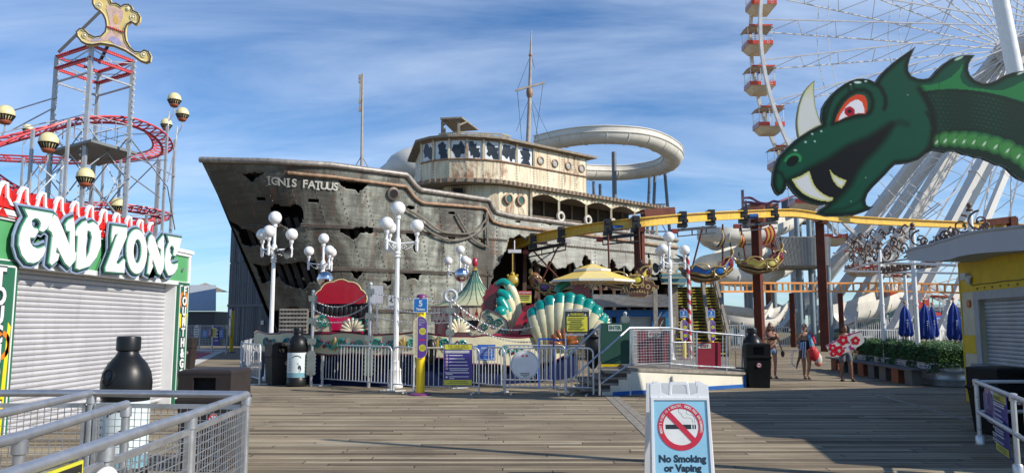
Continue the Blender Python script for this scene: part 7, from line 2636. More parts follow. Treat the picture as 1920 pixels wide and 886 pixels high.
names = ['gondola cut by the top edge of the picture','highest full gondola of the wheel, near the top edge','second full gondola down the left rim','third gondola down the rim, left of the dragon horn','gondola just above the dragon nose, partly hidden','gondola hidden mostly by the dragon jaw','gondola at deck height under the yellow track, left','lowest gondola under the yellow track','gondola at the lowest loading point of the rim','gondola right of the loading point','gondola low on the rim behind the patio','gondola low behind the yellow kiosk']
for i, (py,px,c)in enumerate(vis):
 lab = names[min(i,len(names)-1)]
 if i==0:
  gp0.location = c;gp0['label'] = lab
 else:
  dup(gp0,c,0,lab)
  # pale leaning mast of another ride
mm_ = thing('leaning_mast','thick pale leaning steel mast at the upper right behind the dragon','mast',(0,0,0))
a, b2 = pt(1864,-60,42), pt(1908,160,42)
dd = (b2-a);foot = a+dd*(a.z/-dd.z)
mm_.location = (foot.x,foot.y,0)
m = MB();m.tube([foot,a+(a-foot)*0.35],0.42,20);m.build('pole',WHITEG,mm_)
m = MB();m.tube([foot,foot+(a-foot)*0.03],0.7,20);m.build('base_collar',STEEL,mm_)
# ================================================================ dragon cut-out
YD = 14.6
dr_ = thing('dragon_cutout','giant green painted dragon head and neck cut-out with red eye and white horn','cut-out',(10,YD,0))
ZD = 2.462
def dp(P):return[(1420+x/ZD,60+y/ZD)for x,y in P]
OUT = [(68,700),(72,650),(82,610),(95,580),(118,552),(140,530),(185,490),(240,455),(300,425),(296,390),(300,350),(318,318),(345,285),(370,262),(400,240),(430,225),(460,216),(490,215),(520,220),(545,232),(570,195),(600,165),(640,130),(690,95),(732,66),(718,95),(705,125),(697,155),(698,180),(712,202),(740,214),(765,217),(795,212),(815,192),(835,168),(865,142),(900,120),(940,108),(975,105),(1005,107),(988,128),(976,150),(974,175),(983,200),(1005,222),(1040,234),(1065,236),(1100,224),(1140,200),(1180,186),(1231,178),(1290,184),(1370,214),(1460,280),(1540,360),(1600,450),(1650,560),(1680,700),(1690,860),(1690,1000),(1540,1000),(1530,880),(1500,800),(1450,750),(1380,722),(1300,705),(1231,686),(1205,675),(1180,655),(1155,628),(1130,615),(1108,612),(1085,600),(1060,590),(1040,580),(1010,578),(985,568),(955,564),(925,550),(895,548),(870,555),(850,550),(815,545),(780,562),(745,590),(700,604),(655,609),(640,610),(615,632),(590,660),(560,690),(535,715),(510,745),(500,775),(503,795),(515,805),(538,803),(515,822),(480,835),(450,845),(380,850),(320,850),(275,838),(290,818),(325,795),(290,798),(250,790),(205,773),(170,742),(148,712),(138,700),(132,725),(118,745),(100,754),(85,742),(75,722)]
DG = mat('dragon_edge',(0.006,0.02,0.014),0.4)
PD = pt(1700,250,YD)
m = MB();m.plate(dp(OUT),PD,(0,-1,0),-0.09,0.0);m.build('cutout_board',DG,dr_)
HORN = [(265,222),(262,260),(264,300),(268,335),(276,370),(288,405),(297,430),(270,440),(240,458),(215,475),(193,492),(187,470),(183,440),(182,410),(186,375),(192,340),(205,300),(220,270),(240,245)]
EYE = [(358,415),(368,385),(385,355),(405,325),(430,302),(455,290),(475,288),(492,294),(502,306),(508,330),(507,355),(500,378),(470,376),(450,380),(420,390),(400,397),(380,408)]
EYW = [(372,410),(385,380),(405,350),(430,325),(450,315),(468,314),(480,322),(488,338),(494,358),(495,376),(470,374),(448,378),(420,388),(400,395)]
MOUTH = [(240,636),(330,592),(420,532),(520,490),(580,452),(617,430),(600,465),(570,505),(540,540),(490,590),(455,640),(425,700),(395,735),(350,778),(300,786),(210,762),(172,720),(152,685),(200,664)]
T1 = [(158,680),(200,664),(240,641),(250,675),(262,705),(280,728),(305,748),(330,760),(352,765),(345,777),(330,782),(290,778),(240,762),(205,742),(180,715)]
T2 = [(332,633),(350,655),(378,672),(412,685),(402,705),(388,722),(370,712),(350,688),(340,660)]
CREST = [(745,248),(800,244),(850,232),(895,210),(930,175),(950,145),(945,175),(935,205),(945,235),(975,255),(1040,263),(1080,268),(1130,270),(1180,252),(1231,225),(1231,322),(1150,298),(1050,276),(960,266),(900,262),(830,266),(765,273)]
CREST+=[]
CREST2 = [(1231,225),(1290,200),(1360,270),(1450,350),(1540,480),(1590,650),(1600,1000),(1570,1000),(1560,700),(1500,540),(1420,440),(1330,370),(1231,322)]
SCAL = [(757,282),(850,269),(960,270),(1100,292),(1231,332),(1330,380),(1420,450),(1500,550),(1555,700),(1570,1000),(1545,1000),(1520,850),(1440,700),(1340,610),(1231,540),(1150,490),(1060,460),(1000,452),(900,455),(820,472),(812,420),(800,370),(780,320)]
BELLYC = [(828,500,24,30),(868,494,34,36),(912,494,36,38),(955,497,38,40),(1000,500,40,40),(1048,508,42,40),(1100,522,44,42),(1155,540,44,44),(1205,566,42,44),(1250,600,44,44),(1310,630,44,44),(1370,665,44,44),(1440,720,40,50),(1490,800,36,60),(1510,900,30,60)]
def np_in(X,Y,P):
 c = np.zeros(X.shape,bool);j = len(P)-1
 for i in range(len(P)):
  xi, yi = P[i];xj, yj = P[j]
  if yi!=yj:
   c^=((yi>Y)!=(yj>Y))&(X<(xj-xi)*(Y-yi)/(yj-yi)+xi)
  j = i
 return c
def np_dist(X,Y,P,closed=True):
 d = np.full(X.shape,1e9)
 n = len(P)
 for i in range(n if closed else n-1):
  (x0,y0), (x1,y1) = P[i], P[(i+1)%n]
  L2 = (x1-x0)**2+(y1-y0)**2+1e-9
  t = np.clip(((X-x0)*(x1-x0)+(Y-y0)*(y1-y0))/L2,0,1)
  d = np.minimum(d,np.hypot(X-x0-t*(x1-x0),Y-y0-t*(y1-y0)))
 return d
def paint_grid(x0,x1,y0,y1,st,color_fn,inside,name,mt,off,z=0.004):
 xs = np.arange(x0,x1+st,st);ys = np.arange(y0,y1+st,st)
 X, Y = np.meshgrid(xs,ys)
 Cg = color_fn(X,Y)
 I = inside(X,Y)
 nx, ny = len(xs), len(ys)
 A = pt(1420+xs[0]/ZD,60+ys[0]/ZD,YD)
 used = -np.ones(X.shape,int)
 vs, cols, fs = [], [], []
 cell = I[:-1,:-1]&I[1:,:-1]&I[:-1,1:]&I[1:,1:]
 for r, c in zip(*np.nonzero(cell)):
  q = []
  for rr_, cc_ in((r,c),(r+1,c),(r+1,c+1),(r,c+1)):
   if used[rr_,cc_]<0:
    used[rr_,cc_] = len(vs)
    p = pt(1420+X[rr_,cc_]/ZD,60+Y[rr_,cc_]/ZD,YD)
    vs.append((p.x,YD-z,p.z));cols.append(Cg[rr_,cc_])
   q.append(int(used[rr_,cc_]))
  fs.append(q)
 loc = dr_.location
 me = bpy.data.meshes.new(name)
 me.from_pydata([(v[0]-loc.x,v[1]-loc.y,v[2]-loc.z)for v in vs],[],fs)
 at = me.color_attributes.new('Col','FLOAT_COLOR','POINT')
 at.data.foreach_set('color',np.array([list(c)+[1.0]for c in cols],dtype=np.float32).ravel())
 me.materials.append(mt)
 me.update()
 o = bpy.data.objects.new(name,me);COL.objects.link(o);o.parent = dr_
 return o
def L3(a,b,t):
 t = np.clip(t,0,1)[...,None]
 return np.array(a)*(1-t)+np.array(b)*t if not isinstance(a,np.ndarray)else a*(1-t)+np.array(b)*t
def ss(t):
 t = np.clip(t,0,1);return t*t*(3-2*t)
def dragon_col(X,Y):
 G, K = (0.003,0.062,0.036), (0.0015,0.008,0.006)
 C = np.zeros(X.shape+(3,))+np.array(G)
 d_out = np_dist(X,Y,OUT)
 C = L3(C,K,1-ss((d_out-6)/26))
 # neck scales
 sc_ = np_in(X,Y,SCAL);ds = np_dist(X,Y,SCAL)
 yy = Y-0.00042*(X-800)**2
 row = np.floor(yy/19)
 u = (X+(row%2)*11)/22
 dx_, dy_ = (u-np.floor(u)-.5), (yy/19-row-.5)
 blob = np.clip(1-np.hypot(dx_,dy_)*1.9,0,1)*(0.6+0.4*np.sin(X/40.0))
 Cs = L3(np.zeros(X.shape+(3,))+np.array((0.0025,0.020,0.014)),(0.005,0.055,0.032),blob)
 C = np.where(sc_[...,None],Cs,C)
 C = L3(C,(0.002,0.01,0.008),np.where(ds<12,0.8*(1-ds/12),0))
 C = np.where((np_in(X,Y,CREST)|np_in(X,Y,CREST2))[...,None],np.array((0.014,0.165,0.05)),C)
 beyond = (X>800)&(Y>455+0.0005*(X-800)**2)&~sc_&~np_in(X,Y,CREST2)&(X<1540)
 C = np.where((beyond)[...,None],np.array((0.003,0.018,0.012)),C)
 for bx_, by_, rx, ry in BELLYC:
  e = np.hypot((X-bx_)/rx,(Y-by_)/ry)
  C = L3(C,(0.045,0.20,0.05),np.where(e<1,0.25+0.75*ss((1-e)/0.5),0))
  C = L3(C,(0.01,0.10,0.03),np.where((e>0.93)&(e<1.03),0.8,0))
  hx, hy = (X-bx_+4)*0.8+(Y-by_-6)*0.6, -(X-bx_+4)*0.6+(Y-by_-6)*0.8
  eh = np.hypot(hx/6,hy/17)if False else np.hypot((hx)/9,hy/9)
  eh = np.hypot(((X-bx_)*0.75+(Y-by_-8)*0.66)/6.0,((X-bx_)*-0.66+(Y-by_-8)*0.75)/6.0*0.45*0+((X-bx_)*0.66-(Y-by_-8)*0.75)/18)
  C = L3(C,(0.55,0.66,0.50),ss((1-eh)/0.6)*0.85)
  # head details: airbrushed dark lines
 def dark(P,w,a=0.95,col=K):
  nonlocal C
  d = np_dist(X,Y,P,False);C = L3(C,col,a*(1-ss(d/w)))
 dark([(750,262),(775,300),(798,345),(812,395),(815,440),(812,480),(800,520),(785,555)],30,0.9)
 dark([(780,372),(800,400),(808,430)],16,0.8)
 dark([(548,232),(572,262),(590,300),(592,335),(585,355)],20,0.95)
 dark([(345,425),(400,405),(450,390),(500,383),(520,372),(530,350),(532,320),(520,285),(495,268),(460,268),(425,285),(395,312),(372,345),(357,380),(350,415)],20,0.95)
 dark([(300,430),(318,395),(328,350),(345,310)],14,0.8)
 dark([(415,245),(425,275)],12,0.7);dark([(440,238),(448,262)],10,0.7)
 dark([(82,640),(112,652),(128,690),(125,730)],16,0.8)
 dark([(500,760),(460,790),(400,815),(330,825)],14,0.5)
 dark([(620,428),(655,415),(690,425)],30,0.55)
 mo = np_in(X,Y,MOUTH);dm = np_dist(X,Y,MOUTH)
 C = L3(C,K,np.where(mo,1.0,0.92*(1-ss(dm/34))))
 C = np.where((mo&(dm>3))[...,None],np.array((0.003,0.005,0.008)),C)
 for T in(T1,T2):
  ti = np_in(X,Y,T);dt = np_dist(X,Y,T)
  Ct = L3(np.zeros(X.shape+(3,))+np.array((0.62,0.63,0.62)),(0.50,0.50,0.14),1-ss(dt/16))
  C = np.where(ti[...,None],Ct,C)
 e = np_in(X,Y,EYE);C = np.where(e[...,None],np.array((0.62,0.06,0.02)),C)
 C = np.where(np_in(X,Y,EYW)[...,None],np.array((0.72,0.70,0.74)),C)
 ir = np.hypot((X-425)/25,(Y-367)/22)
 C = np.where((ir<1)[...,None],np.array((0.40,0.01,0.03)),C)
 C = np.where((ir<0.42)[...,None],np.array((0.03,0.005,0.01)),C)
 nq = np.hypot(((X-162)*0.8+(Y-596)*-0.6)/34,((X-162)*0.6+(Y-596)*0.8)/24)
 C = L3(C,(0.03,0.26,0.08),np.where((Y<600),ss((1-np.abs(nq-1.15)/0.35)),0)*0.9)
 C = np.where((nq<0.9)[...,None],np.array((0.002,0.008,0.006)),C)
 for hx, hy, rx, ry, c in((463,233,22,7,(0.6,0.75,0.7)),(500,228,8,5,(0.5,0.7,0.62)),(430,243,6,4,(0.4,0.6,0.5)),(930,122,26,8,(0.4,0.62,0.45)),(1218,188,24,7,(0.5,0.65,0.55)),(175,546,11,5,(0.5,0.7,0.55)),(222,508,7,6,(0.4,0.62,0.6)),(265,505,6,5,(0.4,0.62,0.6)),(253,471,7,5,(0.4,0.62,0.6)),(295,458,7,5,(0.4,0.62,0.6)),(694,290,3,3,(0.4,0.5,0.45)),(432,780,3,3,(0.3,0.5,0.4)),(500,672,3,3,(0.3,0.5,0.4))):
  q = np.hypot((X-hx)/rx,(Y-hy+(X-hx)*(0.45 if rx>20 and hx>900 else 0))/ry)
  C = L3(C,c,ss((1-q)/0.5)*0.9)
 C = L3(C,(0.01,0.03,0.02),np.where((np.abs(X-838)<1.6)&(Y>235)&(Y<545),0.7,0))
 return C
paint_grid(60,1700,60,1000,3.4,dragon_col,lambda X,Y:np_in(X,Y,OUT)&(np_dist(X,Y,OUT)>3.0),'painted_face',vcmat('airbrush_paint',0.6,0.06,2),0)
MATS['airbrush_paint'].node_tree.nodes['Principled BSDF'].inputs['Specular IOR Level'].default_value = 0.12
def horn_col(X,Y):
 d = np_dist(X,Y,HORN)
 C = L3(np.zeros(X.shape+(3,))+np.array((0.58,0.60,0.57)),(0.52,0.50,0.13),np.clip(1-(Y-222)/90,0,1))
 C = L3(C,(0.50,0.48,0.2),(1-ss(d/14))*0.7)
 return L3(C,(0.04,0.05,0.03),1-ss((d-1)/4))
m = MB((0.3,0.3,0.15));m.plate(dp(HORN),V((PD.x,YD+0.0,PD.z)),(0,-1,0),-0.08,-0.002);m.build('horn',VC,dr_)
paint_grid(175,305,215,500,3.0,horn_col,lambda X,Y:np_in(X,Y,HORN)&~np_in(X,Y,OUT),'painted_horn',MATS['airbrush_paint'],0,0.0)
m = MB()
for px, y0 in((1995,420),(2070,520)):
 a = pt(px,y0-60,YD+0.2);m.bar((a.x,YD+0.25,0),(a.x,YD+0.25,a.z),0.22)
m.bar(pt(1760,235,YD+0.16),pt(2000,330,YD+0.16),0.12);m.bar(pt(1500,330,YD+0.16),pt(1790,215,YD+0.16),0.08)
m.build('support_frame',STEEL,dr_)
# ================================================================ slides, tower and back-ground of the right side
def slide(name,label,path,r,depth,legs=(),mt=None,ribs=3):
 P = spline([pt(*q)for q in path],6)
 t = thing(name,label,'water slide',(P[len(P)//2].x,P[len(P)//2].y,0))
 m = MB();flume(m,P,r,depth);m.build('flume',mt or FLUME,t)
 m = MB();flume_ribs(m,P,r,depth,ribs);m.build('flume_ribs',mt or FLUME,t)
 for px, py, Y in legs:
  p = pt(px,py,Y);o = MB();o.tube([(p.x,Y,0),p],0.22,10);o.build('support_post',mat('blue_grey_post',(0.20,0.26,0.30),0.5,0.1,0.15,2),t)
 return t
slide('water_slide','upper white flume curling from the wooden slide tower behind the hanging boats',[(1530,392,66),(1500,402,63),(1475,418,60),(1445,432,59),(1400,440,58.5),(1355,438,58),(1330,436,59),(1326,444,62),(1345,455,65),(1385,458,66)],0.75,0.9,[(1404,455,62),(1497,412,64),(1520,405,67)])
slide('water_slide','middle white flume passing behind the brown column',[(1480,500,70),(1440,482,68),(1400,470,62),(1360,478,60),(1330,492,60),(1322,505,64),(1350,520,68)],0.8,0.8,[(1350,500,62)])
slide('water_slide','broad white flume below the hanging boats',[(1480,478,66),(1470,497,63),(1440,512,60),(1395,518,58),(1340,515,58),(1310,512,60)],0.95,0.8,[(1405,530,60),(1450,520,62)])
slide('water_slide','pale flume curving low behind the orange track',[(1470,560,66),(1455,580,63),(1420,590,61),(1380,585,60),(1345,580,60)],0.75,0.8,[(1380,595,61)])
slide('water_slide','lowest pale flume beside the stairs',[(1462,575,58),(1440,605,57),(1400,605,56),(1360,598,56),(1330,592,57)],0.65,0.8,[])
slide('water_slide','big cream flume sweeping down behind the patio posts',[(1712,520,66),(1690,545,63),(1655,565,60),(1620,578,58),(1585,586,57)],1.15,0.8,[(1660,590,61)])
# slide tower with slatted deck
stw = thing('slide_tower','wooden slatted slide-start deck on blue-grey posts','tower',tuple(pt(1510,640,58)))
z0, z1 = zat(497,56), zat(445,56)
a, b2 = pt(1470,497,56), pt(1556,497,56)
m = MB()
n = 46
for k in range(n):
 t = k/(n-1);x = a.x+(b2.x-a.x)*t
 lean_ = -0.7*(1-t)**3
 m.col([(0.24,0.26,0.27),(0.30,0.31,0.31),(0.2,0.22,0.23)][k%3]);m.bar((x,56,z0+0.4*(1-t)*0),(x+lean_,56-0.2,z1),0.1,0.03)
m.build('slat_screen',VC,stw)
m = MB();m.box2((a.x,56.05,z0-0.1),(b2.x,60,z0+0.12));m.bar((a.x-0.6,55.9,z1),(b2.x,55.9,z1),0.12);m.build('deck',WOOD,stw)
for px, Y in((1497,58),(1520,58),(1552,58)):
 o = MB();p = pt(px,500,Y);o.tube([(p.x,Y,0),(p.x,Y,zat(400,Y)if px<1540 else z0)],0.2,12);o.build('post',mat('blue_grey_post',(0,0,0)),stw)
m = MB();m.bar(pt(1485,515,58),pt(1520,545,58),0.1);m.bar(pt(1552,500,58),pt(1520,545,58),0.1);m.build('brace',STEEL,stw)
ub = thing('slide_tower','upper grey board cabin of the slides above the yellow track','tower',tuple(pt(1500,640,70)))
m = MB();A, B = pt(1480,396,70), pt(1525,372,70);m.box2((A.x,70,A.z-1),(B.x,72,B.z));m.build('cabin',DB,ub)
m = MB();m.bar((A.x+.5,71,0),(A.x+.5,71,A.z),0.4);m.bar((B.x,71,0),(B.x,71,A.z),0.4);m.build('legs',STEEL,ub)
rh = thing('ride_station','small red-brown cabin with wavy purple rail above the yellow track','cabin',tuple(pt(1450,640,75)))
m = MB((0.35,0.12,0.08));A, B = pt(1408,420,75), pt(1460,381,75);m.box2((A.x,75,A.z-3),(B.x,77,B.z));m.col((0.05,0.03,0.03));m.box2((pt(1438,0,75).x*0+pt(1438,400,75).x,74.95,A.z),(pt(1445,400,75).x,75.01,B.z-0.1));m.build('cabin',VC,rh)
m = MB();m.bar((A.x+1,76,0),(A.x+1,76,A.z),0.5);m.bar((B.x-1,76,0),(B.x-1,76,A.z),0.5);m.build('legs',RUSTCOL,rh)
m = MB((0.22,0.07,0.14));m.tube(spline([pt(1394,371,75),pt(1408,371,75),pt(1425,380,74),pt(1440,381,74),pt(1450,377,74),pt(1460,378,74),pt(1475,372,75),pt(1500,365,76),pt(1530,364,76)],5),0.13,6);m.tube(spline([pt(1393,380,75),pt(1405,379,75),pt(1425,382,75),pt(1445,384,76)],5),0.12,6)
m.col((0.15,0.10,0.13));m.bar(pt(1392,356,75),(pt(1392,400,75).x,75,0),0.22);m.bar(pt(1398,376,75),(pt(1398,400,75).x,75,0),0.18);m.build('wavy_rail',VC,rh)
# low orange ladder track
ot = thing('orange_track','low orange ladder-like coaster track crossing behind the brown columns','track',tuple(pt(1560,640,52)))
ORG = mat('track_orange',(0.62,0.24,0.04),0.4,0,0.1,2)
OP = [pt(1322,538,48),pt(1400,538,50),pt(1500,538,52),pt(1600,538,53),pt(1700,538,53),pt(1800,541,53),pt(1900,545,53)]
m = MB()
for dz in(0.28,-0.28):
 for a, b2 in zip(OP,OP[1:]):m.bar(a+V((0,0,dz)),b2+V((0,0,dz)),0.2,0.12)
m.build('rail',ORG,ot)
m = MB()
for a, b2 in zip(OP,OP[1:]):
 n = int((b2-a).length/0.5)
 for k in range(n):
  c = a.lerp(b2,k/n);m.bar(c+V((0,0,-0.25)),c+V((0,0,0.25)),0.1)
m.build('ties',ORG,ot)
for px in(1484,1575,1715):
 Y = 52.6;p = pt(px,545,Y);o = MB();o.box((p.x,Y,p.z/2-0.1),(0.32,0.32,p.z-0.1),rz=R(-28));o.build('column',RUSTCOL,ot)
 # white fences at the back
FW = mat('fence_white',(0.66,0.66,0.64),0.45,0,0.05)
def picket(label,a,b2,h,mt,z=0.0,step=0.15,w=0.035):
 t = thing('picket_fence',label,'fence',tuple((V(a)+V(b2))/2),'fences behind the promenade')
 a, b2 = V(a), V(b2);L = (b2-a).length
 m = MB();m.bar(a+V((0,0,z+h)),b2+V((0,0,z+h)),0.06,0.06);m.bar(a+V((0,0,z+0.12)),b2+V((0,0,z+0.12)),0.05);m.build('rail',mt,t)
 m = MB();n = int(L/step)
 for k in range(n+1):c = a.lerp(b2,k/n);m.bar(c+V((0,0,z)),c+V((0,0,z+h)),w)
 m.build('pickets',mt,t)
 m = MB()
 for k in range(0,int(L/2.2)+1):c = a.lerp(b2,min(1,k*2.2/L));m.bar(c+V((0,0,0)),c+V((0,0,z+h+0.08)),0.1)
 m.build('posts',mt,t)
g0 = lambda px, Y:V(((px-CX)/FPX*Y,Y,0))
picket('grey steel fence left of the brown column',g0(1322,50),g0(1415,50),1.5,GALV)
picket('white picket fence between the brown columns',g0(1425,54),g0(1475,54),1.35,FW)
picket('white picket fence right of the wheel leg foot',g0(1590,50),g0(1680,50),1.2,FW)
picket('white picket fence behind the blue umbrellas',g0(1680,46),g0(1830,46),1.2,FW)
rd = thing('raised_deck','raised white-railed deck behind the hedge','deck',tuple(g0(1710,56)))
m = MB((0.30,0.30,0.28));m.box2((g0(1600,56).x,56,0.0),(g0(1830,56).x,66,0.55));m.build('base',VC,rd)
picket('upper white picket railing on the raised deck',g0(1600,56)+V((0,0,0.55)),g0(1830,56)+V((0,0,0.55)),1.45,FW)
m = MB((0.42,0.38,0.22));m.box2((g0(1425,60).x,60,0),(g0(1590,60).x,61,0.9));tag(m.build('low_wall',VC),'low sandy wall behind the wheel legs','wall')
# striped awnings and background buildings
aw = thing('awning','white ribbed awning roof low behind the wheel legs','awning',tuple(g0(1525,70)))
m = MB((0.62,0.64,0.62))
for k in range(3):
 A = pt(1488+k*26,590,70);B = pt(1516+k*26,571,70)
 vs = []
 for i in range(9):
  a = PI/2*i/8
  vs+=[V((A.x+(B.x-A.x)*math.sin(a),70,A.z+(B.z-A.z)*math.sin(a)**0.8)),V((A.x+(B.x-A.x)*math.sin(a),74,A.z+(B.z-A.z)*math.sin(a)**0.8))]
 m._add(vs,[(2*i,2*i+2,2*i+3,2*i+1)for i in range(8)],True)
 m.bar((B.x,70,0),(B.x,70,B.z),0.12)
m.build('ribbed_roof',VC,aw)
for(px0,px1,yt,Y,c,lab)in((1690,1840,575,80,(0.25,0.33,0.33),'pale grey-green low building behind the umbrellas'),(1575,1690,596,84,(0.30,0.31,0.30),'grey low building behind the cream flume'),(1330,1480,596,95,(0.40,0.42,0.38),'distant pale pool building behind the grey fence')):
 bb_ = thing('pool_building',lab,'building',tuple(g0((px0+px1)/2,Y)))
 zt = zat(yt,Y)
 m = MB(c);m.box2((g0(px0,Y).x,Y,0),(g0(px1,Y).x,Y+6,zt));m.build('wall',VC,bb_)
 m = MB(tuple(x*1.5 for x in c));m.box2((g0(px0,Y).x-0.3,Y-0.4,zt),(g0(px1,Y).x+0.3,Y+6.3,zt+0.25));m.build('roof',VC,bb_)
 m = MB((0.04,0.05,0.06))
 n = int((px1-px0)/18)
 for k in range(n):x = g0(px0+10+k*18,Y).x;m.box2((x,Y-0.02,1.0),(x+0.5,Y-0.002,zt-0.5))
 m.build('windows',VC,bb_)
cn = thing('canopy_tent','bright blue canopy roof far behind the umbrellas','canopy',tuple(g0(1775,60)))
m = MB((0.01,0.12,0.55));A, B = pt(1752,599,60), pt(1800,599,60);c = pt(1776,588,60)
m._add([A,B,B+V((0,4,0)),A+V((0,4,0)),c+V((0,2,0))],[(0,1,4),(1,2,4),(2,3,4),(3,0,4)]);m.build('roof',VC,cn)
m = MB();[m.bar((p.x,p.y,0),p,0.08)for p in(A,B)];m.build('legs',WHITE,cn)
for px0, py0, lab in((1736,567,'small red square sign hanging behind the umbrellas'),(1725,572,'dark red sign beside the brown post')):
 t = thing('hanging_sign',lab,'sign',tuple(pt(px0,py0,48)))
 m = MB((0.55,0.05,0.03));A = pt(px0,py0,48);m.box(A,(0.42,0.04,0.42));m.bar(A,A+V((0,0.3,0.6)),0.04);m.build('panel',VC,t)
 # small trees far behind
def leaf_blob(mb,c,r,n,s,rng,cols,shell_=0.35):
 for _ in range(n):
  while True:
   q = V((rng.uniform(-1,1),rng.uniform(-1,1),rng.uniform(-1,1)))
   if shell_<q.length<1:break
  p = V(c)+V((q.x*r[0],q.y*r[1],q.z*r[2]))
  u = V((rng.uniform(-1,1),rng.uniform(-1,1),rng.uniform(-1,1))).normalized()*s*rng.uniform(0.6,1.2)
  w = u.orthogonal().normalized()*s*0.5
  mb.col(rng.choice(cols));mb._add([p-u,p-w,p+u,p+w],[(0,1,2,3)])
GREENS = [(0.03,0.085,0.012),(0.045,0.12,0.02),(0.02,0.06,0.012),(0.07,0.15,0.025)]
LEAF = vcmat('leaves',0.55,0.15)
rt_ = random.Random(2)
for px, py, Y, r_, lab in((1465,577,84,1.1,'small bright green tree above the white fence'),(1345,610,82,1.4,'dark green bush beside the stairs'),(1668,600,74,2.2,'dark green shrubs under the cream flume')):
 c = pt(px,py,Y)
 t = thing('tree',lab,'tree',(c.x,Y,0))
 m = MB()
 for k in range(5):leaf_blob(m,c+V((rt_.uniform(-1,1)*r_,rt_.uniform(-.6,.6)*r_,rt_.uniform(-.5,.4)*r_)),(r_*.7,r_*.6,r_*.55),160,0.16,rt_,GREENS)
 m.build('crown',LEAF,t)
 m = MB();m.tube([(c.x,Y,0),(c.x+0.1,Y,c.z*0.5),c],[0.16,0.12,0.06],7);m.build('trunk',DWOOD,t)
 # ================================================================ patio: white posts and scroll ironwork
IRON = mat('brown_ironwork',(0.15,0.095,0.075),0.55,0.2,0.3,6)
pg = thing('patio_frame','white pipe frame topped with brown scroll ironwork beside the yellow kiosk','frame',tuple(gp(1680,700)))
def pst(px,yt,Y,r=0.06):
 p = pt(px,yt,Y);m = MB();m.tube([(p.x,Y,0),p],r,12);o = m.build('post',WHITEG,pg)
 m = MB();m.ball(p+V((0,0,0.10)),0.07,10,8);m.lathe([(r*1.05,-0.1),(r*1.3,-0.05),(r*0.8,0.04)],p,12);m.build('ball_finial',IRON,o)
 m = MB();m.lathe([(r*1.25,0),(r*1.25,0.06)],(p.x,Y,zat(572,Y)),12);m.build('band',WHITEG,o)
pst(1648,462,24);pst(1709,440,21.5,0.062);pst(1696,510,28,0.055)
m = MB()
for a, b2 in(((1637,492,24),(1795,497,19)),((1583,508,27),(1800,512,24)),((1637,492,24),(1583,508,27))):
 m.tube([pt(*a),pt(*b2)],0.035,8)
m.build('top_pipes',WHITEG,pg)
def scroll(mb,M,cx,cy,r,turns,sg,ph,w,tail=None):
 P = []
 n = 26
 for k in range(n):
  t = k/(n-1);a = ph+sg*t*turns*2*PI;rr_ = r*(1-0.82*t)
  P.append(M@V((cx+rr_*math.cos(a),cy+rr_*math.sin(a),0)))
 if tail:P = [M@V((tail[0],tail[1],0))]+P
 P = spline(P,2)
 mb.tube(P,[w*(1-0.45*k/len(P))for k in range(len(P))],6)
 mb.ball(P[-1],w*1.5,8,6)
def iron_panel(px0,px1,ybase,Y,seed,h,dense=1,Yb=None):
 rng = random.Random(seed)
 a = pt(px0,ybase,Y);b2 = pt(px1,ybase,Yb or Y);b2.z = a.z
 ex = (b2-a);L = ex.length
 M = frame(a,ex,(0,0,1))
 m = MB()
 s = h
 x = 0.1*s
 ii = 0
 while x<L-0.2*s:
  r_ = s*rng.uniform(0.17,0.24)
  ii+=1
  hh = s*(0.05 if ii%2 else 0.22)if dense>1 else 0.02
  scroll(m,M,x+r_,hh+r_,r_,1.5,1 if ii%2 else-1,-PI/2,0.026,None)
  if dense>1:
   scroll(m,M,x+r_*0.5,s*0.62+rng.uniform(0,.15)*s,r_*0.6,1.3,rng.choice((1,-1)),rng.uniform(0,6),0.018)
   for k in range(9):
    q = M@V((x+rng.uniform(0,2)*r_,s*rng.uniform(0.02,0.7),0));m.ball(q,(0.035,0.02,0.085),6,5,M=Matrix.Rotation(rng.uniform(-1.2,1.2),3,'Y'))
  x+=r_*1.75
 m.tube([M@V((0,0,0)),M@V((L,0,0))],0.022,6)
 top = [M@V((L*k/12,s*(0.72+0.08*math.sin(k*1.3)),0))for k in range(13)]
 if dense>1:m.tube(spline(top,3),0.022,5)
 m.build('scroll_panel',IRON,pg)
iron_panel(1650,1706,492,23,4,1.25,2,21.6)
iron_panel(1588,1646,503,26.5,9,1.35,2,24)
iron_panel(1588,1700,512,27,12,0.42,1)
iron_panel(1650,1756,512,24,15,0.42,1,21)
# yellow kiosk
kk = thing('kiosk','yellow and cream kiosk with grey roll shutter and curved grey flat roof','kiosk',(10,14,0))
K0 = V((9.68,16.4,0));KD = V((-0.184,-1,0)).normalized();KN = V((-1,0.184,0)).normalized()
if KN.x>0:KN = -KN
KM = frame(K0,KD,(0,0,1))
en = KM.to_3x3()@V((0,0,1))
sgn_ = 1 if en.dot(KN)>0 else-1
def kw(x,z,o=0.0):return K0+KD*x+V((0,0,z))+KN*o
def kbox(mb,x0,x1,z0,z1,o0,o1):
 mb._add([kw(x0,z0,o0),kw(x1,z0,o0),kw(x1,z0,o1),kw(x0,z0,o1),kw(x0,z1,o0),kw(x1,z1,o0),kw(x1,z1,o1),kw(x0,z1,o1)],BF)
CK, YK = (0.55,0.52,0.38), (0.66,0.45,0.015)
m = MB(CK)
kbox(m,0.0,9,2.05+0.22,2.95,-6,-0.002);kbox(m,0,0.85,0,2.27,-6,-0.002);kbox(m,0.85,9,0,0.83,-6,-0.002)
m.build('wall',VC,kk)
m = MB(YK);kbox(m,0.0,9,2.30,2.95,0.0,0.01)
for z_ in(0.0,1.02,1.83):
 pass
for z0_, z1_ in((0.0,0.42),(1.02,1.40),(1.83,1.83+0.0)):
 if z1_>z0_:kbox(m,0.0,0.62,z0_,z1_,0.0,0.01)
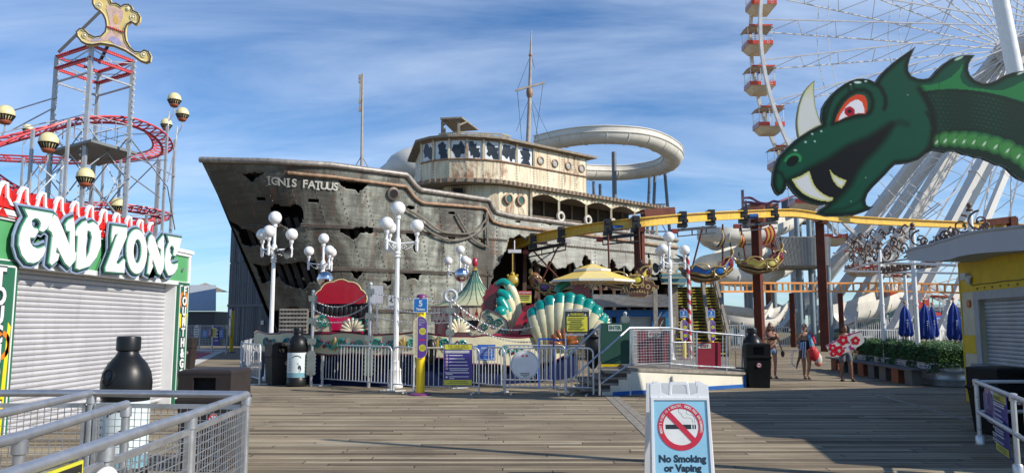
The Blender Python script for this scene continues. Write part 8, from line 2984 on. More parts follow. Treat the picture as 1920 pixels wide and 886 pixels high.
kbox(m,-0.03,0.02,0.0,2.95,-0.3,0.016)
m.build('yellow_bands',VC,kk)
m = MB((0.36,0.37,0.38));kbox(m,0.72,0.95,0.80,2.26,0.0,0.04);kbox(m,0.72,9,2.12,2.28,0.0,0.045);m.col((0.20,0.24,0.27));kbox(m,0.7,9,0.76,0.83,0.0,0.16);m.build('shutter_frame',VC,kk)
m = MB()
z_ = 0.83;vs = []
prof = []
while z_<2.14:
 prof+=[(-0.10,z_),(-0.075,z_+0.012),(-0.07,z_+0.04),(-0.078,z_+0.066),(-0.10,z_+0.075)];z_+=0.078
for x in(0.93,9):vs+=[kw(x,zz_,o)for o,zz_ in prof]
n = len(prof);m._add(vs,[(i,n+i,n+i+1,i+1)for i in range(n-1)]);m.build('roll_shutter',mat('kiosk_shutter',(0.36,0.39,0.42),0.45,0.2),kk)
m = MB((0.25,0.2,0.15))
for k in range(10):q = kw(0.9+k*0.35,2.35,0.02);m.ball(q,0.022,6,4)
m.build('hooks',VC,kk)
m = MB((0.55,0.12,0.03));q = kw(0.42,2.05,0.012);m.lathe([(0.085,0),(0.085,0.02)],q,20,KN.to_track_quat('Z','Y').to_matrix());m.build('round_sticker',VG,kk)
m = MB((0.6,0.6,0.6));q = kw(0.45,2.62,0.02);m.box(q,(0.2,0.2,0.14));m.lathe([(0.10,0),(0.11,0.12),(0.08,0.13),(0.05,0.08)],q+V((-0.02,-0.1,-0.06)),16,V((0.1,-1,-0.3)).to_track_quat('Z','Y').to_matrix());m.build('flood_light',VC,kk)
m = MB((0.03,0.03,0.03));m.tube([kw(0.65+k*0.5,2.42+0.015*(k%2),0.02)for k in range(12)],0.008,5);m.build('cable',VC,kk)
m = MB((0.1,0.35,0.55));kbox(m,3.0,6,0.5,0.62,0.0,0.02);m.build('blue_strip',VC,kk)
FAS = [(1700,487,16.6),(1715,488.5,16.2),(1750,490,15.6),(1780,486,15.0),(1800,480,14.5),(1840,474,13.7),(1920,469,12.4),(2010,465,11.2),(2150,455,9.6)]
lowr = spline([pt(*q)for q in FAS],5)
h_ = [0.33]*len(lowr)
topr = [p+V((0,0,0.16+0.22*min(1,i/12)))for i,p in enumerate(lowr)]
m = MB();vs, fs = [], []
for i, p in enumerate(lowr):
 t_ = topr[i]
 inn = V((17.5,p.y+0.3+2.0*(1-i/len(lowr)),p.z))
 inn2 = V((inn.x,inn.y,t_.z))
 vs+=[p,t_,inn2,inn]
for i in range(len(lowr)-1):
 a = i*4
 fs+=[(a,a+1,a+5,a+4),(a+1,a+2,a+6,a+5),(a+3,a,a+4,a+7)]
fs+=[(0,3,2,1)]
m._add(vs,fs);m.build('flat_roof',mat('kiosk_fascia',(0.40,0.42,0.45),0.5,0,0.06),kk)
m = MB();m.tube([t_+V((0,0,0.015))for t_ in topr],0.03,6);m.build('roof_flashing',STEEL,kk)
# rooftop scrolls along the kiosk roof edge
def roof_pt(px):
 return min(topr,key=lambda p:abs(proj(p)[0]-px))
m = MB()
for px, dx_, r_, sg, ph in((1717,0.05,0.19,1,PI/2),(1735,0,0.12,-1,0),(1760,0.1,0.12,1,0),(1776,0,0.13,-1,1),(1790,0,0.12,1,2),(1802,0,0.20,-1,PI/2),(1842,0,0.20,1,PI/2),(1856,0,0.10,-1,0)):
 p = roof_pt(px)+V((0.1,0.15,0.0));M = frame(p,(0.8,-0.6,0),(0,0,1));scroll(m,M,dx_,r_+0.02,r_,1.3,sg,ph,0.022,None)
for k in range(40):
 px = 1725+k*3.3
 p = roof_pt(px)+V((0.1,0.15,rt_.uniform(0.0,0.16)));m.ball(p,(0.02,0.02,0.06),6,5,M=Matrix.Rotation(rt_.uniform(-1.2,1.2),3,'Y'))
m.build('roof_scrollwork',IRON,kk)
for px in(1709,1822):
 p = roof_pt(px)+V((0.15,0.2,-0.05));m = MB();m.tube([p,p+V((0,0,0.52))],0.05,10);o = m.build('roof_post',WHITEG,kk)
 m = MB();m.ball(p+V((0,0,0.62)),0.05,10,8);m.lathe([(0.055,0.5),(0.065,0.53),(0.03,0.57)],p,10);m.build('ball_finial',IRON,o)
 # closed blue umbrellas
def closed_umbrella(label,px,pyt,pyb,Y,w):
 p = pt(px,pyt,Y);b_ = pt(px,pyb,Y);t = thing('closed_umbrella',label,'umbrella',(p.x,Y,0),'closed blue umbrellas')
 H_ = p.z-b_.z
 m = MB();n, K = 26, 40;vs, fs = [], []
 rg = random.Random(int(px))
 ph = rg.uniform(0,6)
 for i in range(n+1):
  k = i/n
  r = w*(0.16+0.30*min(1,k*4)+0.54*k**0.8)
  if k<0.12:r*=0.6+3.3*k
  if k>0.93:r*=1-(k-0.93)*3
  for j in range(K):
   a = 2*PI*j/K;rr_ = r*(1+0.20*math.sin(8*a+ph+k*1.2)*(0.4+k))
   vs.append(V((p.x+rr_*math.cos(a),Y+rr_*math.sin(a),p.z-H_*k+0.04*math.sin(8*a+ph)*k)))
 for i in range(n):
  for j in range(K):
   l = (j+1)%K;fs.append((i*K+j,(i+1)*K+j,(i+1)*K+l,i*K+l))
 m._add(vs,fs,True);m.build('cloth',mat('blue_umbrella_cloth',(0.010,0.04,0.24),0.8,0,0.15,3),t)
 m = MB();m.tube([(p.x,Y,0),(p.x,Y,p.z+0.05)],0.022,8);m.ball((p.x,Y,p.z+0.1),0.045,8,6);m.build('pole',mat('orange_wood',(0.42,0.15,0.05),0.5),t)
 m = MB((0.35,0.42,0.6));
 for k in range(6):m.box((p.x-w*0.15,Y-w*0.92,b_.z+0.25+k*0.055),(0.035+0.02*(k%2),0.01,0.025))
 m.build('faded_print',VC,t)
closed_umbrella('closed blue umbrella left of the white post',1696,572,629,25.5,0.205)
closed_umbrella('closed blue umbrella in front of the brown post',1733,569,634,23.5,0.20)
closed_umbrella('slimmer closed blue umbrella close behind the middle one',1747,574,630,26,0.16)
closed_umbrella('closed blue umbrella nearest the yellow kiosk',1787,566,635,22.0,0.20)
# hedge in galvanised planters
pl = thing('hedge_planter','clipped green hedge growing in a row of galvanised troughs','planter',(11.6,22.4,0))
rh_ = random.Random(6)
A0, A1 = V((11.5,19.9,0)), V((12.3,26.6,0))
DV = (A1-A0).normalized();SV = V((DV.y,-DV.x,0))
hl = (A1-A0).length
m = MB((0.012,0.03,0.008));
m.bar(A0+DV*0.2+V((0,0,0.80)),A1-DV*0.1+V((0,0,0.80)),0.72,0.42);m.build('hedge_core',VC,pl)
m = MB()
for _ in range(20000):
 t = rh_.random()*hl;a = rh_.uniform(-0.15*PI,1.15*PI)
 bumpy = 1+0.12*math.sin(t*5.1)+0.08*math.sin(t*11.3+1)+rh_.uniform(-0.10,0.08)
 ex_, ez_ = abs(math.cos(a))**0.6*(1 if math.cos(a)>0 else-1), abs(math.sin(a))**0.7*(1 if math.sin(a)>0 else-1)
 endk = 1.0
 if t<0.3:endk = 0.6+0.4*(t/0.3)**0.5
 p = A0+DV*t+SV*(0.46*ex_*bumpy*endk)+V((0,0,0.62+0.44*ez_*bumpy*endk))
 u = V((rh_.uniform(-1,1),rh_.uniform(-1,1),rh_.uniform(-0.6,1))).normalized()*0.032;w = u.orthogonal().normalized()*0.016
 m.col(rh_.choice([(0.025,0.085,0.010),(0.045,0.14,0.018),(0.016,0.05,0.008),(0.07,0.19,0.025),(0.035,0.11,0.014)]))
 m._add([p-u,p-w,p+u,p+w],[(0,1,2,3)])
for _ in range(1500):
 p = A0+DV*rh_.uniform(-0.03,0.1)+SV*rh_.uniform(-0.42,0.42)+V((0,0,rh_.uniform(0.5,1.0)))
 u = V((rh_.uniform(-1,1),rh_.uniform(-1,1),rh_.uniform(-0.6,1))).normalized()*0.032;w = u.orthogonal().normalized()*0.016
 m.col(rh_.choice([(0.025,0.085,0.010),(0.045,0.14,0.018),(0.016,0.05,0.008),(0.07,0.19,0.025)]));m._add([p-u,p-w,p+u,p+w],[(0,1,2,3)])
m.build('hedge',LEAF,pl)
GT = mat('trough_zinc',(0.36,0.39,0.41),0.38,0.55,0.2,3)
for k in range(4):
 t0 = 0.0+k*1.68
 c = A0+DV*(t0+0.82)
 m = MB()
 def oval(r,z,off=0.0):
  P = []
  for j in range(32):
   a = 2*PI*j/32;sx_ = 0.32 if math.sin(a)>0 else-0.32
   P.append(c+DV*(math.sin(a)*0.48*(r)+sx_)+SV*(math.cos(a)*0.48*r)+V((0,0,z)))
  return P
 rings = [oval(r,z)for r,z in((0.96,0.02),(0.98,0.15),(1.02,0.18),(0.98,0.21),(0.98,0.36),(1.02,0.39),(0.98,0.42),(0.99,0.55),(1.04,0.57),(1.03,0.60),(0.93,0.59))]
 vs = [p for r_ in rings for p in r_];fs = []
 for i in range(len(rings)-1):
  for j in range(32):l = (j+1)%32;fs.append((i*32+j,i*32+32+j,i*32+32+l,i*32+l)[::-1])
 fs.append(tuple(32*(len(rings)-1)+j for j in range(32)))
 m._add(vs,fs,True);tr = m.build('trough',GT,pl)
 wl = c-SV*0.50-DV*0.1
 M = frame(wl+V((0,0,0.50)),-DV,(0,0,1))
 if(M.to_3x3()@V((0,0,1))).dot(-SV)<0:M = frame(wl+V((0,0,0.50)),DV,(0,0,1))
 m = MB((0.62,0.64,0.64));m.prism([(-0.42,-0.055),(0.42,-0.055),(0.42,0.055),(-0.42,0.055)],M,0.0,0.008);sg2 = m.build('trough_label',VG,tr)
 m = MB((0.06,0.10,0.25));m.text('THIS SIDE RIDERS',0.085,M@Matrix.Translation((0,0,0.010)),maxw=0.7,ext=0.001)if False else[m.prism([(-0.30+j*0.055,-0.03),(-0.262+j*0.055,-0.03),(-0.262+j*0.055,0.03),(-0.30+j*0.055,0.03)],M,0.008,0.0095)for j in range(12)if j%5!=4];m.build('label_print',VG,sg2)
bn = thing('bench','long low plank bench on concrete blocks in front of the hedge troughs','bench',tuple(A0-SV*0.95))
m = MB();
for k in range(3):m.bar(A0+DV*0.2-SV*(0.72+k*0.16)+V((0,0,0.42)),A1+DV*1.0-SV*(0.72+k*0.16)+V((0,0,0.42)),0.145,0.045)
m.build('seat',mat('dark_grey_plank',(0.09,0.09,0.095),0.7,0,0.3,5),bn)
for k in range(8):
 c = A0+DV*(0.5+k*0.95)-SV*0.88
 o = MB([(0.12,0.13,0.13),(0.30,0.10,0.05),(0.16,0.16,0.15)][k%3]);o.box(c+V((0,0,0.2)),(0.3,0.3,0.396),rz=0.15);o.build('block_leg',VC,bn)
 # second hedge, picnic table behind
h2 = thing('hedge_planter','short far hedge trough behind the picnic table','planter',(13.6,27,0))
m = MB();leaf_blob(m,(13.9,24.6,0.78),(1.6,0.5,0.34),3000,0.045,rh_,GREENS,0.75);m.build('hedge',LEAF,h2)
m = MB((0.3,0.32,0.33));m.box((13.9,24.6,0.25),(2.6,0.7,0.5));m.build('trough',VC,h2)
pt_ = thing('picnic_table','dark red slatted picnic table behind the end of the hedge','table',(12.9,20.9,0))
m = MB((0.16,0.035,0.025))
for k in range(5):m.box((12.9,20.6+k*0.15,0.74),(1.8,0.13,0.04))
m.build('tabletop',VC,pt_)
m = MB((0.16,0.035,0.025))
for y in(20.1,21.7):
 m.box((12.9,y,0.45),(1.8,0.26,0.04))
m.build('seats',VC,pt_)
for x in(12.25,13.55):
 o = MB((0.05,0.03,0.03));o.bar((x,20.1,0),(x,20.75,0.72),0.06);o.bar((x,21.7,0),(x,21.05,0.72),0.06);o.bar((x,20.0,0.42),(x,21.8,0.42),0.05);o.build('leg_frame',VC,pt_)
 # ================================================================ railing with signs at the right edge
q1 = gp(1838,832);
rr1 = thing('railing','white-looking pipe railing with octagon and safety signs at the right edge','railing',(q1.x+0.5,q1.y,0))
zt_ = zat(715,q1.y)
P0_, P1_, P2__ = V((q1.x,q1.y,0)), V((6.25,8.9,0)), V((7.6,10.0,0))
P1_ = pt(1898,728,8.55);zt2 = zt_;P1_.z = 0
WG = mat('silver_rail',(0.58,0.60,0.62),0.3,0.5,0.1)
m = MB()
for z_ in(zt_,zt_*0.52):
 m.tube([P0_+V((0,0,z_)),P1_+V((0,0,z_)),P1_+(P1_-P0_)*0.8+V((0,0,z_))],0.028,10)
m.tube([P0_+V((0,0,zt_+0.0)),P0_+V((1.6,0.05,zt_))],0.026,10);m.tube([P0_+V((0,0,zt_*.52)),P0_+V((1.6,0.05,zt_*.52))],0.026,10)
m.build('rails',WG,rr1)
for p in(P0_,P1_):
 m = MB();m.tube([p,p+V((0,0,zt_))],0.03,10);m.lathe([(0.055,0),(0.055,0.1),(0.04,0.12)],p,12);m.lathe([(0.04,zt_-0.05),(0.045,zt_+0.03),(0.02,zt_+0.04)],p,12);m.build('post',WG,rr1)
dR = (P1_-P0_).normalized();nR = V((dR.y,-dR.x,0))
if nR.y>0:nR = -nR
def rframe(t,z):return frame(P0_+dR*t+nR*0.05+V((0,0,z)),dR,(0,0,1))
oc = 0.25
M = rframe(0.50,zt_*0.70)@Matrix.Diagonal((1.5,1,1,1))
if(M.to_3x3()@V((0,0,1))).dot(nR)<0:pass
t = thing('octagon_sign','purple octagonal height sign on the right edge railing','sign',tuple(M.translation))
m = MB((0.75,0.7,0.72));m.prism([(oc*math.cos(PI/8+k*PI/4),oc*math.sin(PI/8+k*PI/4))for k in range(8)],M,-0.03,0);pn = m.build('sign_panel',VG,t)
m = MB((0.06,0.03,0.22));m.prism([(oc*.96*math.cos(PI/8+k*PI/4),oc*.96*math.sin(PI/8+k*PI/4))for k in range(8)],M,0,0.003);m.col((0.10,0.06,0.35));m.prism([(0.08*math.cos(2*PI*k/20),0.07+0.10*math.sin(2*PI*k/20))for k in range(20)],M,0.003,0.005);m.col((0.02,0.01,0.02));m.prism([(-0.025,0.0),(0.025,0.0),(0.03,0.1),(-0.03,0.14)],M,0.005,0.007);m.build('sign_print',VG,pn)
m = MB((0.25,0.12,0.2));m.text('HEIGHTS',0.055,M@Matrix.Translation((0,-0.09,0.005)),maxw=0.3);m.text('REQ',0.05,M@Matrix.Translation((0,-0.15,0.005)),maxw=0.15);m.build('lettering',VG,pn)
o = safety('purple and yellow FOR YOUR SAFETY sign on the right edge railing',rframe(1.24,zt_*0.50)@Matrix.Diagonal((1.2,0.76,0.8,1)))
M = frame(P1_+dR*0.42+nR*0.05+V((0,0,zt_*0.62)),dR,(0,0,1))
poster('warning_sign','yellow warning sign cut by the right edge of the picture',M,0.44,0.6,YL,[('rect',0,0.22,0.42,0.12,BK),('poly',[(-0.19,0.17),(-0.09,0.17),(-0.14,0.26)],WH)]+[('rect',0.0,0.12-i*0.05,0.34,0.016,BK)for i in range(8)])
# ================================================================ people
def skin_mesh(verts,edges,radii,lvl=2):
 me = bpy.data.meshes.new('t')
 me.from_pydata([tuple(v)for v in verts],edges,[])
 ob = bpy.data.objects.new('t',me)
 COL.objects.link(ob)
 sk = ob.modifiers.new('s','SKIN')
 sd = ob.modifiers.new('d','SUBSURF');sd.levels = lvl;sd.render_levels = lvl
 for i, r in enumerate(radii):
  sv_ = me.skin_vertices[0].data[i]
  sv_.radius = (r,r)if not isinstance(r,tuple)else r
  sv_.use_root = (i==0)
 bpy.context.view_layer.update()
 dg = bpy.context.evaluated_depsgraph_get()
 m2 = bpy.data.meshes.new_from_object(ob.evaluated_get(dg))
 out = ([v.co.copy()for v in m2.vertices],[tuple(p.vertices)for p in m2.polygons])
 bpy.data.objects.remove(ob)
 bpy.data.meshes.remove(me);bpy.data.meshes.remove(m2)
 return out
def hand(mb,wrist,direction,palm_n,s=1.0,curl_=0.5):
 d = V(direction).normalized();n = V(palm_n);n = (n-d*n.dot(d)).normalized();x = d.cross(n)
 c = wrist+d*0.045*s
 M = Matrix((x,n,d)).transposed()
 mb.ball(c,(0.040*s,0.016*s,0.052*s),10,8,M=M)
 for i, (off,L)in enumerate(((-0.028,0.062),(-0.010,0.072),(0.010,0.068),(0.027,0.052))):
  p = wrist+d*0.085*s+x*off*s
  P = [p-d*0.02*s]
  ang = 0
  for j in range(3):
   ang+=curl_*0.9
   P.append(P[-1]+(d*math.cos(ang)+n*math.sin(ang))*L*s*0.42)
  mb.tube(P,[0.0095*s,0.009*s,0.008*s,0.006*s],6)
 p = wrist+d*0.03*s-x*0.032*s
 mb.tube([p,p-x*0.025*s+d*0.025*s,p-x*0.028*s+d*0.05*s+n*0.01*s],[0.012*s,0.010*s,0.007*s],6)
def person(label,px,Y,H_,skin,J,hair_col,long_hair,clothes,face_dir=0.0,sunglasses=False):
 """J: joint positions for a 1.65 m figure; faces -Y"""
 s = H_/1.65
 base = V(((px-CX)/FPX*Y,Y,0))
 t = thing('person',label,'person',tuple(base),'people walking on the boardwalk')
 def W(p):return base+V(p)*s
 names_ = ['pelvis','waist','chest','neckb','neck','lsh','lel','lwr','rsh','rel','rwr','lhip','lkn','lan','ltoe','rhip','rkn','ran','rtoe']
 rad = dict(pelvis=(0.135,0.105),waist=(0.115,0.09),chest=(0.135,0.10),neckb=0.07,neck=0.048,lsh=0.055,rsh=0.055,lel=0.038,rel=0.038,lwr=0.025,rwr=0.025,lhip=0.085,rhip=0.085,lkn=0.055,rkn=0.055,lan=0.034,ran=0.034,ltoe=0.03,rtoe=0.03)
 rad.update(J.get('rad',{}))
 vs = [W(J[n])for n in names_]
 ed = [(0,1),(1,2),(2,3),(3,4),(3,5),(5,6),(6,7),(3,8),(8,9),(9,10),(0,11),(11,12),(12,13),(13,14),(0,15),(15,16),(16,17),(17,18)]
 rr_ = [tuple(x*s for x in rad[n])if isinstance(rad[n],tuple)else rad[n]*s for n in names_]
 bv_, bf_ = skin_mesh(vs,ed,rr_)
 m = MB(skin);m._add(bv_,bf_,True)
 hc = W(J['head'])
 Rh = Matrix.Rotation(face_dir,3,'Z')
 m.ball(hc,(0.074*s,0.090*s,0.112*s),18,14,M=Rh)
 m.ball(hc+Rh@V((0,-0.03,-0.06))*s,(0.052*s,0.055*s,0.05*s),12,8)
 m.tube([hc+Rh@V((0,-0.085,0.01))*s,hc+Rh@V((0,-0.108,-0.028))*s],[0.008*s,0.015*s],6)
 for sg in(-1,1):m.ball(hc+Rh@V((0.074*sg,0.01,-0.01))*s,(0.012*s,0.02*s,0.03*s),6,5)
 for wr, el, pn in(('lwr','lel',J.get('lpalm',(1,0,0))),('rwr','rel',J.get('rpalm',(-1,0,0)))):
  hand(m,W(J[wr]),V(J[wr])-V(J[el]),pn,s*1.05,J.get('curl',0.6))
 m.build('body',vcmat('skin',0.5,0.08),t)
 m = MB((0.25,0.05,0.045));m.ball(hc+Rh@V((0,-0.083,-0.062))*s,(0.022*s,0.008*s,0.007*s),8,5)
 if sunglasses:
  m.col((0.01,0.01,0.012))
  for sg in(-1,1):m.ball(hc+Rh@V((0.03*sg,-0.086,0.012))*s,(0.027*s,0.010*s,0.018*s),8,6)
  m.bar(hc+Rh@V((-0.07,-0.05,0.016))*s,hc+Rh@V((0.07,-0.05,0.016))*s,0.006)
 else:
  for sg in(-1,1):
   m.col((0.6,0.58,0.55));m.ball(hc+Rh@V((0.03*sg,-0.080,0.012))*s,(0.013*s,0.006*s,0.007*s),6,5)
   m.col((0.02,0.015,0.012));m.ball(hc+Rh@V((0.03*sg,-0.085,0.012))*s,0.005*s,6,5)
   m.bar(hc+Rh@V((0.014*sg,-0.083,0.034))*s,hc+Rh@V((0.046*sg,-0.076,0.034))*s,0.006*s)
 m.build('face_features',VG,t)
 m = MB(hair_col)
 m.ball(hc+Rh@V((0,0.022,0.028))*s,(0.084*s,0.092*s,0.100*s),16,12,M=Rh)
 if long_hair:
  for k in range(22):
   a = R(-125+250*k/21)
   p0 = hc+Rh@V((0.076*math.sin(a),0.02+0.078*math.cos(a),0.02))*s
   sp_ = 1.25+0.3*(k%3)
   m.tube(spline([p0,p0+Rh@V((0.02*math.sin(a)*sp_,0.015,-0.12))*s,p0+Rh@V((0.05*math.sin(a)*sp_,0.03,-0.24))*s,p0+Rh@V((0.055*math.sin(a)*sp_,0.035,-long_hair))*s],3),[0.02*s]*7+[0.014*s,0.010*s,0.006*s],5)
 m.build('hair',vcmat('hair',0.45,0.3,30),t)
 for nm, col, segs, mtn in clothes:
  m = MB(col)
  for kind, a in segs:
   if kind=='skin':
    vv, ee, r2 = a
    v2, f2 = skin_mesh([W(q)for q in vv],ee,[tuple(x*s for x in q)if isinstance(q,tuple)else q*s for q in r2]);m._add(v2,f2,True)
   elif kind=='ball':m.ball(W(a[0]),tuple(x*s for x in a[1]),14,10)
   elif kind=='tube':m.tube([W(q)for q in a[0]],a[1]*s if not isinstance(a[1],list)else[x*s for x in a[1]],8)
   elif kind=='col':m.col(a)
  m.build(nm,vcmat(mtn,0.75,0.15),t)
 return t, W
 # woman at the bin: black bikini top, denim shorts, sunglasses, right arm across the chest
JA = dict(pelvis=(0,0,0.92),waist=(0,0,1.06),chest=(0,-0.01,1.24),neckb=(0,0,1.37),neck=(0,0.0,1.45),head=(0.0,-0.01,1.555),lsh=(0.165,0,1.34),lel=(0.27,0.03,1.10),lwr=(0.315,-0.02,0.86),rsh=(-0.165,0,1.34),rel=(-0.27,-0.07,1.18),rwr=(-0.08,-0.20,1.24),lhip=(0.09,0,0.86),lkn=(0.10,-0.03,0.48),lan=(0.10,0.03,0.085),ltoe=(0.105,-0.12,0.035),rhip=(-0.09,0,0.86),rkn=(-0.09,-0.10,0.48),ran=(-0.09,-0.06,0.085),rtoe=(-0.095,-0.20,0.04),rad=dict(chest=(0.15,0.12),waist=(0.135,0.105),pelvis=(0.15,0.12)),rpalm=(0,-0.3,-1))
pA, WA = person('woman in black bikini top, sunglasses and denim shorts behind the black bin',1441,23.2,1.62,(0.42,0.20,0.13),JA,(0.16,0.08,0.04),0.30,[('bikini_top',(0.012,0.012,0.014),[('ball',((-0.065,-0.095,1.22),(0.082,0.05,0.062))),('ball',((0.065,-0.095,1.22),(0.082,0.05,0.062))),('tube',([(-0.14,-0.03,1.20),(-0.10,0.10,1.20),(0.10,0.10,1.20),(0.14,-0.03,1.20)],0.016))],'swimwear'),('shorts',(0.12,0.20,0.33),[('skin',([(0,0,0.97),(0,0,0.90),(0.09,0,0.85),(0.105,-0.02,0.68),(-0.09,0,0.85),(-0.105,-0.05,0.68)],[(0,1),(1,2),(2,3),(1,4),(4,5)],[(0.152,0.115),(0.158,0.125),0.098,0.10,0.098,0.10]))],'denim'),('sandal',(0.06,0.03,0.02),[('ball',((0.105,-0.06,0.02),(0.045,0.13,0.02))),('ball',((-0.095,-0.14,0.02),(0.045,0.13,0.02)))],'leather')],sunglasses=True)
m = MB((0.06,0.03,0.03));q = WA((0.335,-0.03,0.74));m.ball(q,(0.05,0.09,0.10),10,8);m.tube([q+V((-0.03,0,0.08)),WA((0.32,-0.03,0.86)),q+V((0.03,0,0.08))],0.008,5)
tag(m.build('handbag',VC),'small dark pouch in the hand of the woman in denim shorts','bag')
# woman in the middle: dark swimsuit, carrying a folding chair, towel and bags
JB = dict(pelvis=(0,0,0.91),waist=(0.0,0,1.05),chest=(0.01,-0.01,1.22),neckb=(0.01,0,1.36),neck=(0.005,0.0,1.44),head=(-0.01,-0.015,1.55),lsh=(0.165,0,1.32),lel=(0.25,0.0,1.06),lwr=(0.24,-0.10,0.86),rsh=(-0.155,0,1.32),rel=(-0.26,0.02,1.08),rwr=(-0.23,-0.14,0.92),lhip=(0.085,0,0.86),lkn=(0.085,-0.08,0.48),lan=(0.045,-0.03,0.085),ltoe=(0.05,-0.18,0.035),rhip=(-0.085,0,0.86),rkn=(-0.055,0.0,0.48),ran=(-0.03,0.08,0.085),rtoe=(-0.035,-0.07,0.035),rad=dict(chest=(0.145,0.115),waist=(0.13,0.10),pelvis=(0.15,0.12),lhip=0.098,rhip=0.098,lkn=0.062,rkn=0.062))
pB, WB = person('woman in dark swimsuit carrying towels, chair and bags across the boardwalk',1504,22.9,1.60,(0.36,0.19,0.12),JB,(0.02,0.014,0.012),0.0,[('swimsuit',(0.012,0.012,0.025),[('skin',([(0,0,0.86),(0,0,0.93),(0.0,0,1.05),(0.01,-0.012,1.23)],[(0,1),(1,2),(2,3)],[(0.125,0.105),(0.162,0.130),(0.155,0.125),(0.185,0.150)])),('tube',([(-0.09,-0.08,1.26),(-0.10,-0.03,1.37)],0.012)),('tube',([(0.10,-0.08,1.26),(0.11,-0.03,1.37)],0.012))],'swimwear'),('sandal',(0.05,0.03,0.02),[('ball',((0.05,-0.11,0.02),(0.042,0.12,0.018))),('ball',((-0.035,0.0,0.02),(0.042,0.12,0.018)))],'leather'),('hair_bun',(0.02,0.014,0.012),[('ball',((0.055,0.08,1.60),(0.05,0.06,0.05))),('tube',([(0.06,0.09,1.60),(0.10,0.11,1.50),(0.10,0.10,1.40)],[0.035,0.03,0.012]))],'hair')],face_dir=R(-35))
m = MB((0.02,0.10,0.35))
vs_, fs_ = [], []
tl = [WB(q)for q in((-0.22,-0.20,1.10),(-0.06,-0.26,1.14),(-0.10,-0.24,0.66),(-0.26,-0.18,0.62))]
for i in range(8):
 m.col([(0.03,0.15,0.42),(0.7,0.7,0.72),(0.02,0.05,0.16)][i%3])
 for dz in(0.0,):
  a, b2 = tl[0].lerp(tl[1],i/8), tl[0].lerp(tl[1],(i+1)/8);c, d_ = tl[3].lerp(tl[2],(i+1)/8), tl[3].lerp(tl[2],i/8)
  m._add([a,b2,c,d_,a+V((0,0.08,0)),b2+V((0,0.08,0)),c+V((0,0.08,0)),d_+V((0,0.08,0))],[(3,2,1,0),(4,5,6,7),(0,1,5,4),(2,3,7,6),(1,2,6,5),(3,0,4,7)])
tag(m.build('folded_towel',vcmat('towel',0.9,0.1)),'blue and white striped towel over the arm of the woman in the swimsuit','towel')
fc = thing('folded_chair','folded white-framed beach chair hanging from the arm of the middle woman','chair',tuple(WB((-0.38,-0.15,0.5))))
m = MB();m.tube([WB(q)for q in((-0.20,-0.2,0.90),(-0.44,-0.2,0.86),(-0.50,-0.2,0.75),(-0.52,-0.2,0.50),(-0.48,-0.2,0.42),(-0.34,-0.2,0.36))],0.013,6);m.tube([WB(q)for q in((-0.42,-0.17,0.86),(-0.48,-0.17,0.48),(-0.40,-0.17,0.40))],0.011,6);m.build('frame',WHITE,fc)
m = MB((0.10,0.06,0.03));m.tube([WB(q)for q in((-0.20,-0.21,0.88),(-0.26,-0.21,0.66),(-0.33,-0.21,0.48),(-0.37,-0.21,0.32))],[0.03,0.045,0.03,0.015],8);m.build('fabric',VC,fc)
m = MB((0.45,0.01,0.03));m.tube(spline([WB(q)for q in((0.16,-0.03,1.36),(0.20,-0.10,1.22),(0.23,-0.12,1.08))],3),0.07,8);m.col((0.10,0.35,0.55));m.tube(spline([WB(q)for q in((0.10,-0.10,1.34),(0.12,-0.15,1.18),(0.14,-0.15,0.98))],3),0.055,8);m.col((0.7,0.72,0.74));m.tube([WB(q)for q in((0.08,-0.15,1.30),(0.18,-0.19,1.08))],0.022,6)
tag(m.build('beach_towel',MATS['towel']),'red, blue and white towel over the shoulder of the middle woman','towel')
m = MB((0.50,0.01,0.02));q = WB((0.20,-0.17,0.76));m.ball(q,(0.15,0.11,0.21),16,12);m.ball(q+V((-0.06,-0.02,0.12)),(0.09,0.08,0.12),10,8);m.tube([q+V((0,0,0.15)),WB((0.24,-0.12,0.86))],0.02,6)
tag(m.build('red_bag',VC),'bulging red bag hanging from the hand of the middle woman','bag')
m = MB((0.60,0.58,0.56));q = WB((0.33,-0.14,0.60));m.ball(q,(0.12,0.09,0.19),14,10);m.col((0.50,0.16,0.10));m.ball(q+V((0,0,-0.12)),(0.11,0.085,0.09),12,8);m.tube([q+V((0,0,0.14)),WB((0.25,-0.12,0.86))],0.012,6)
tag(m.build('plastic_bag',VC),'white plastic bag with orange contents beside the red bag','bag')
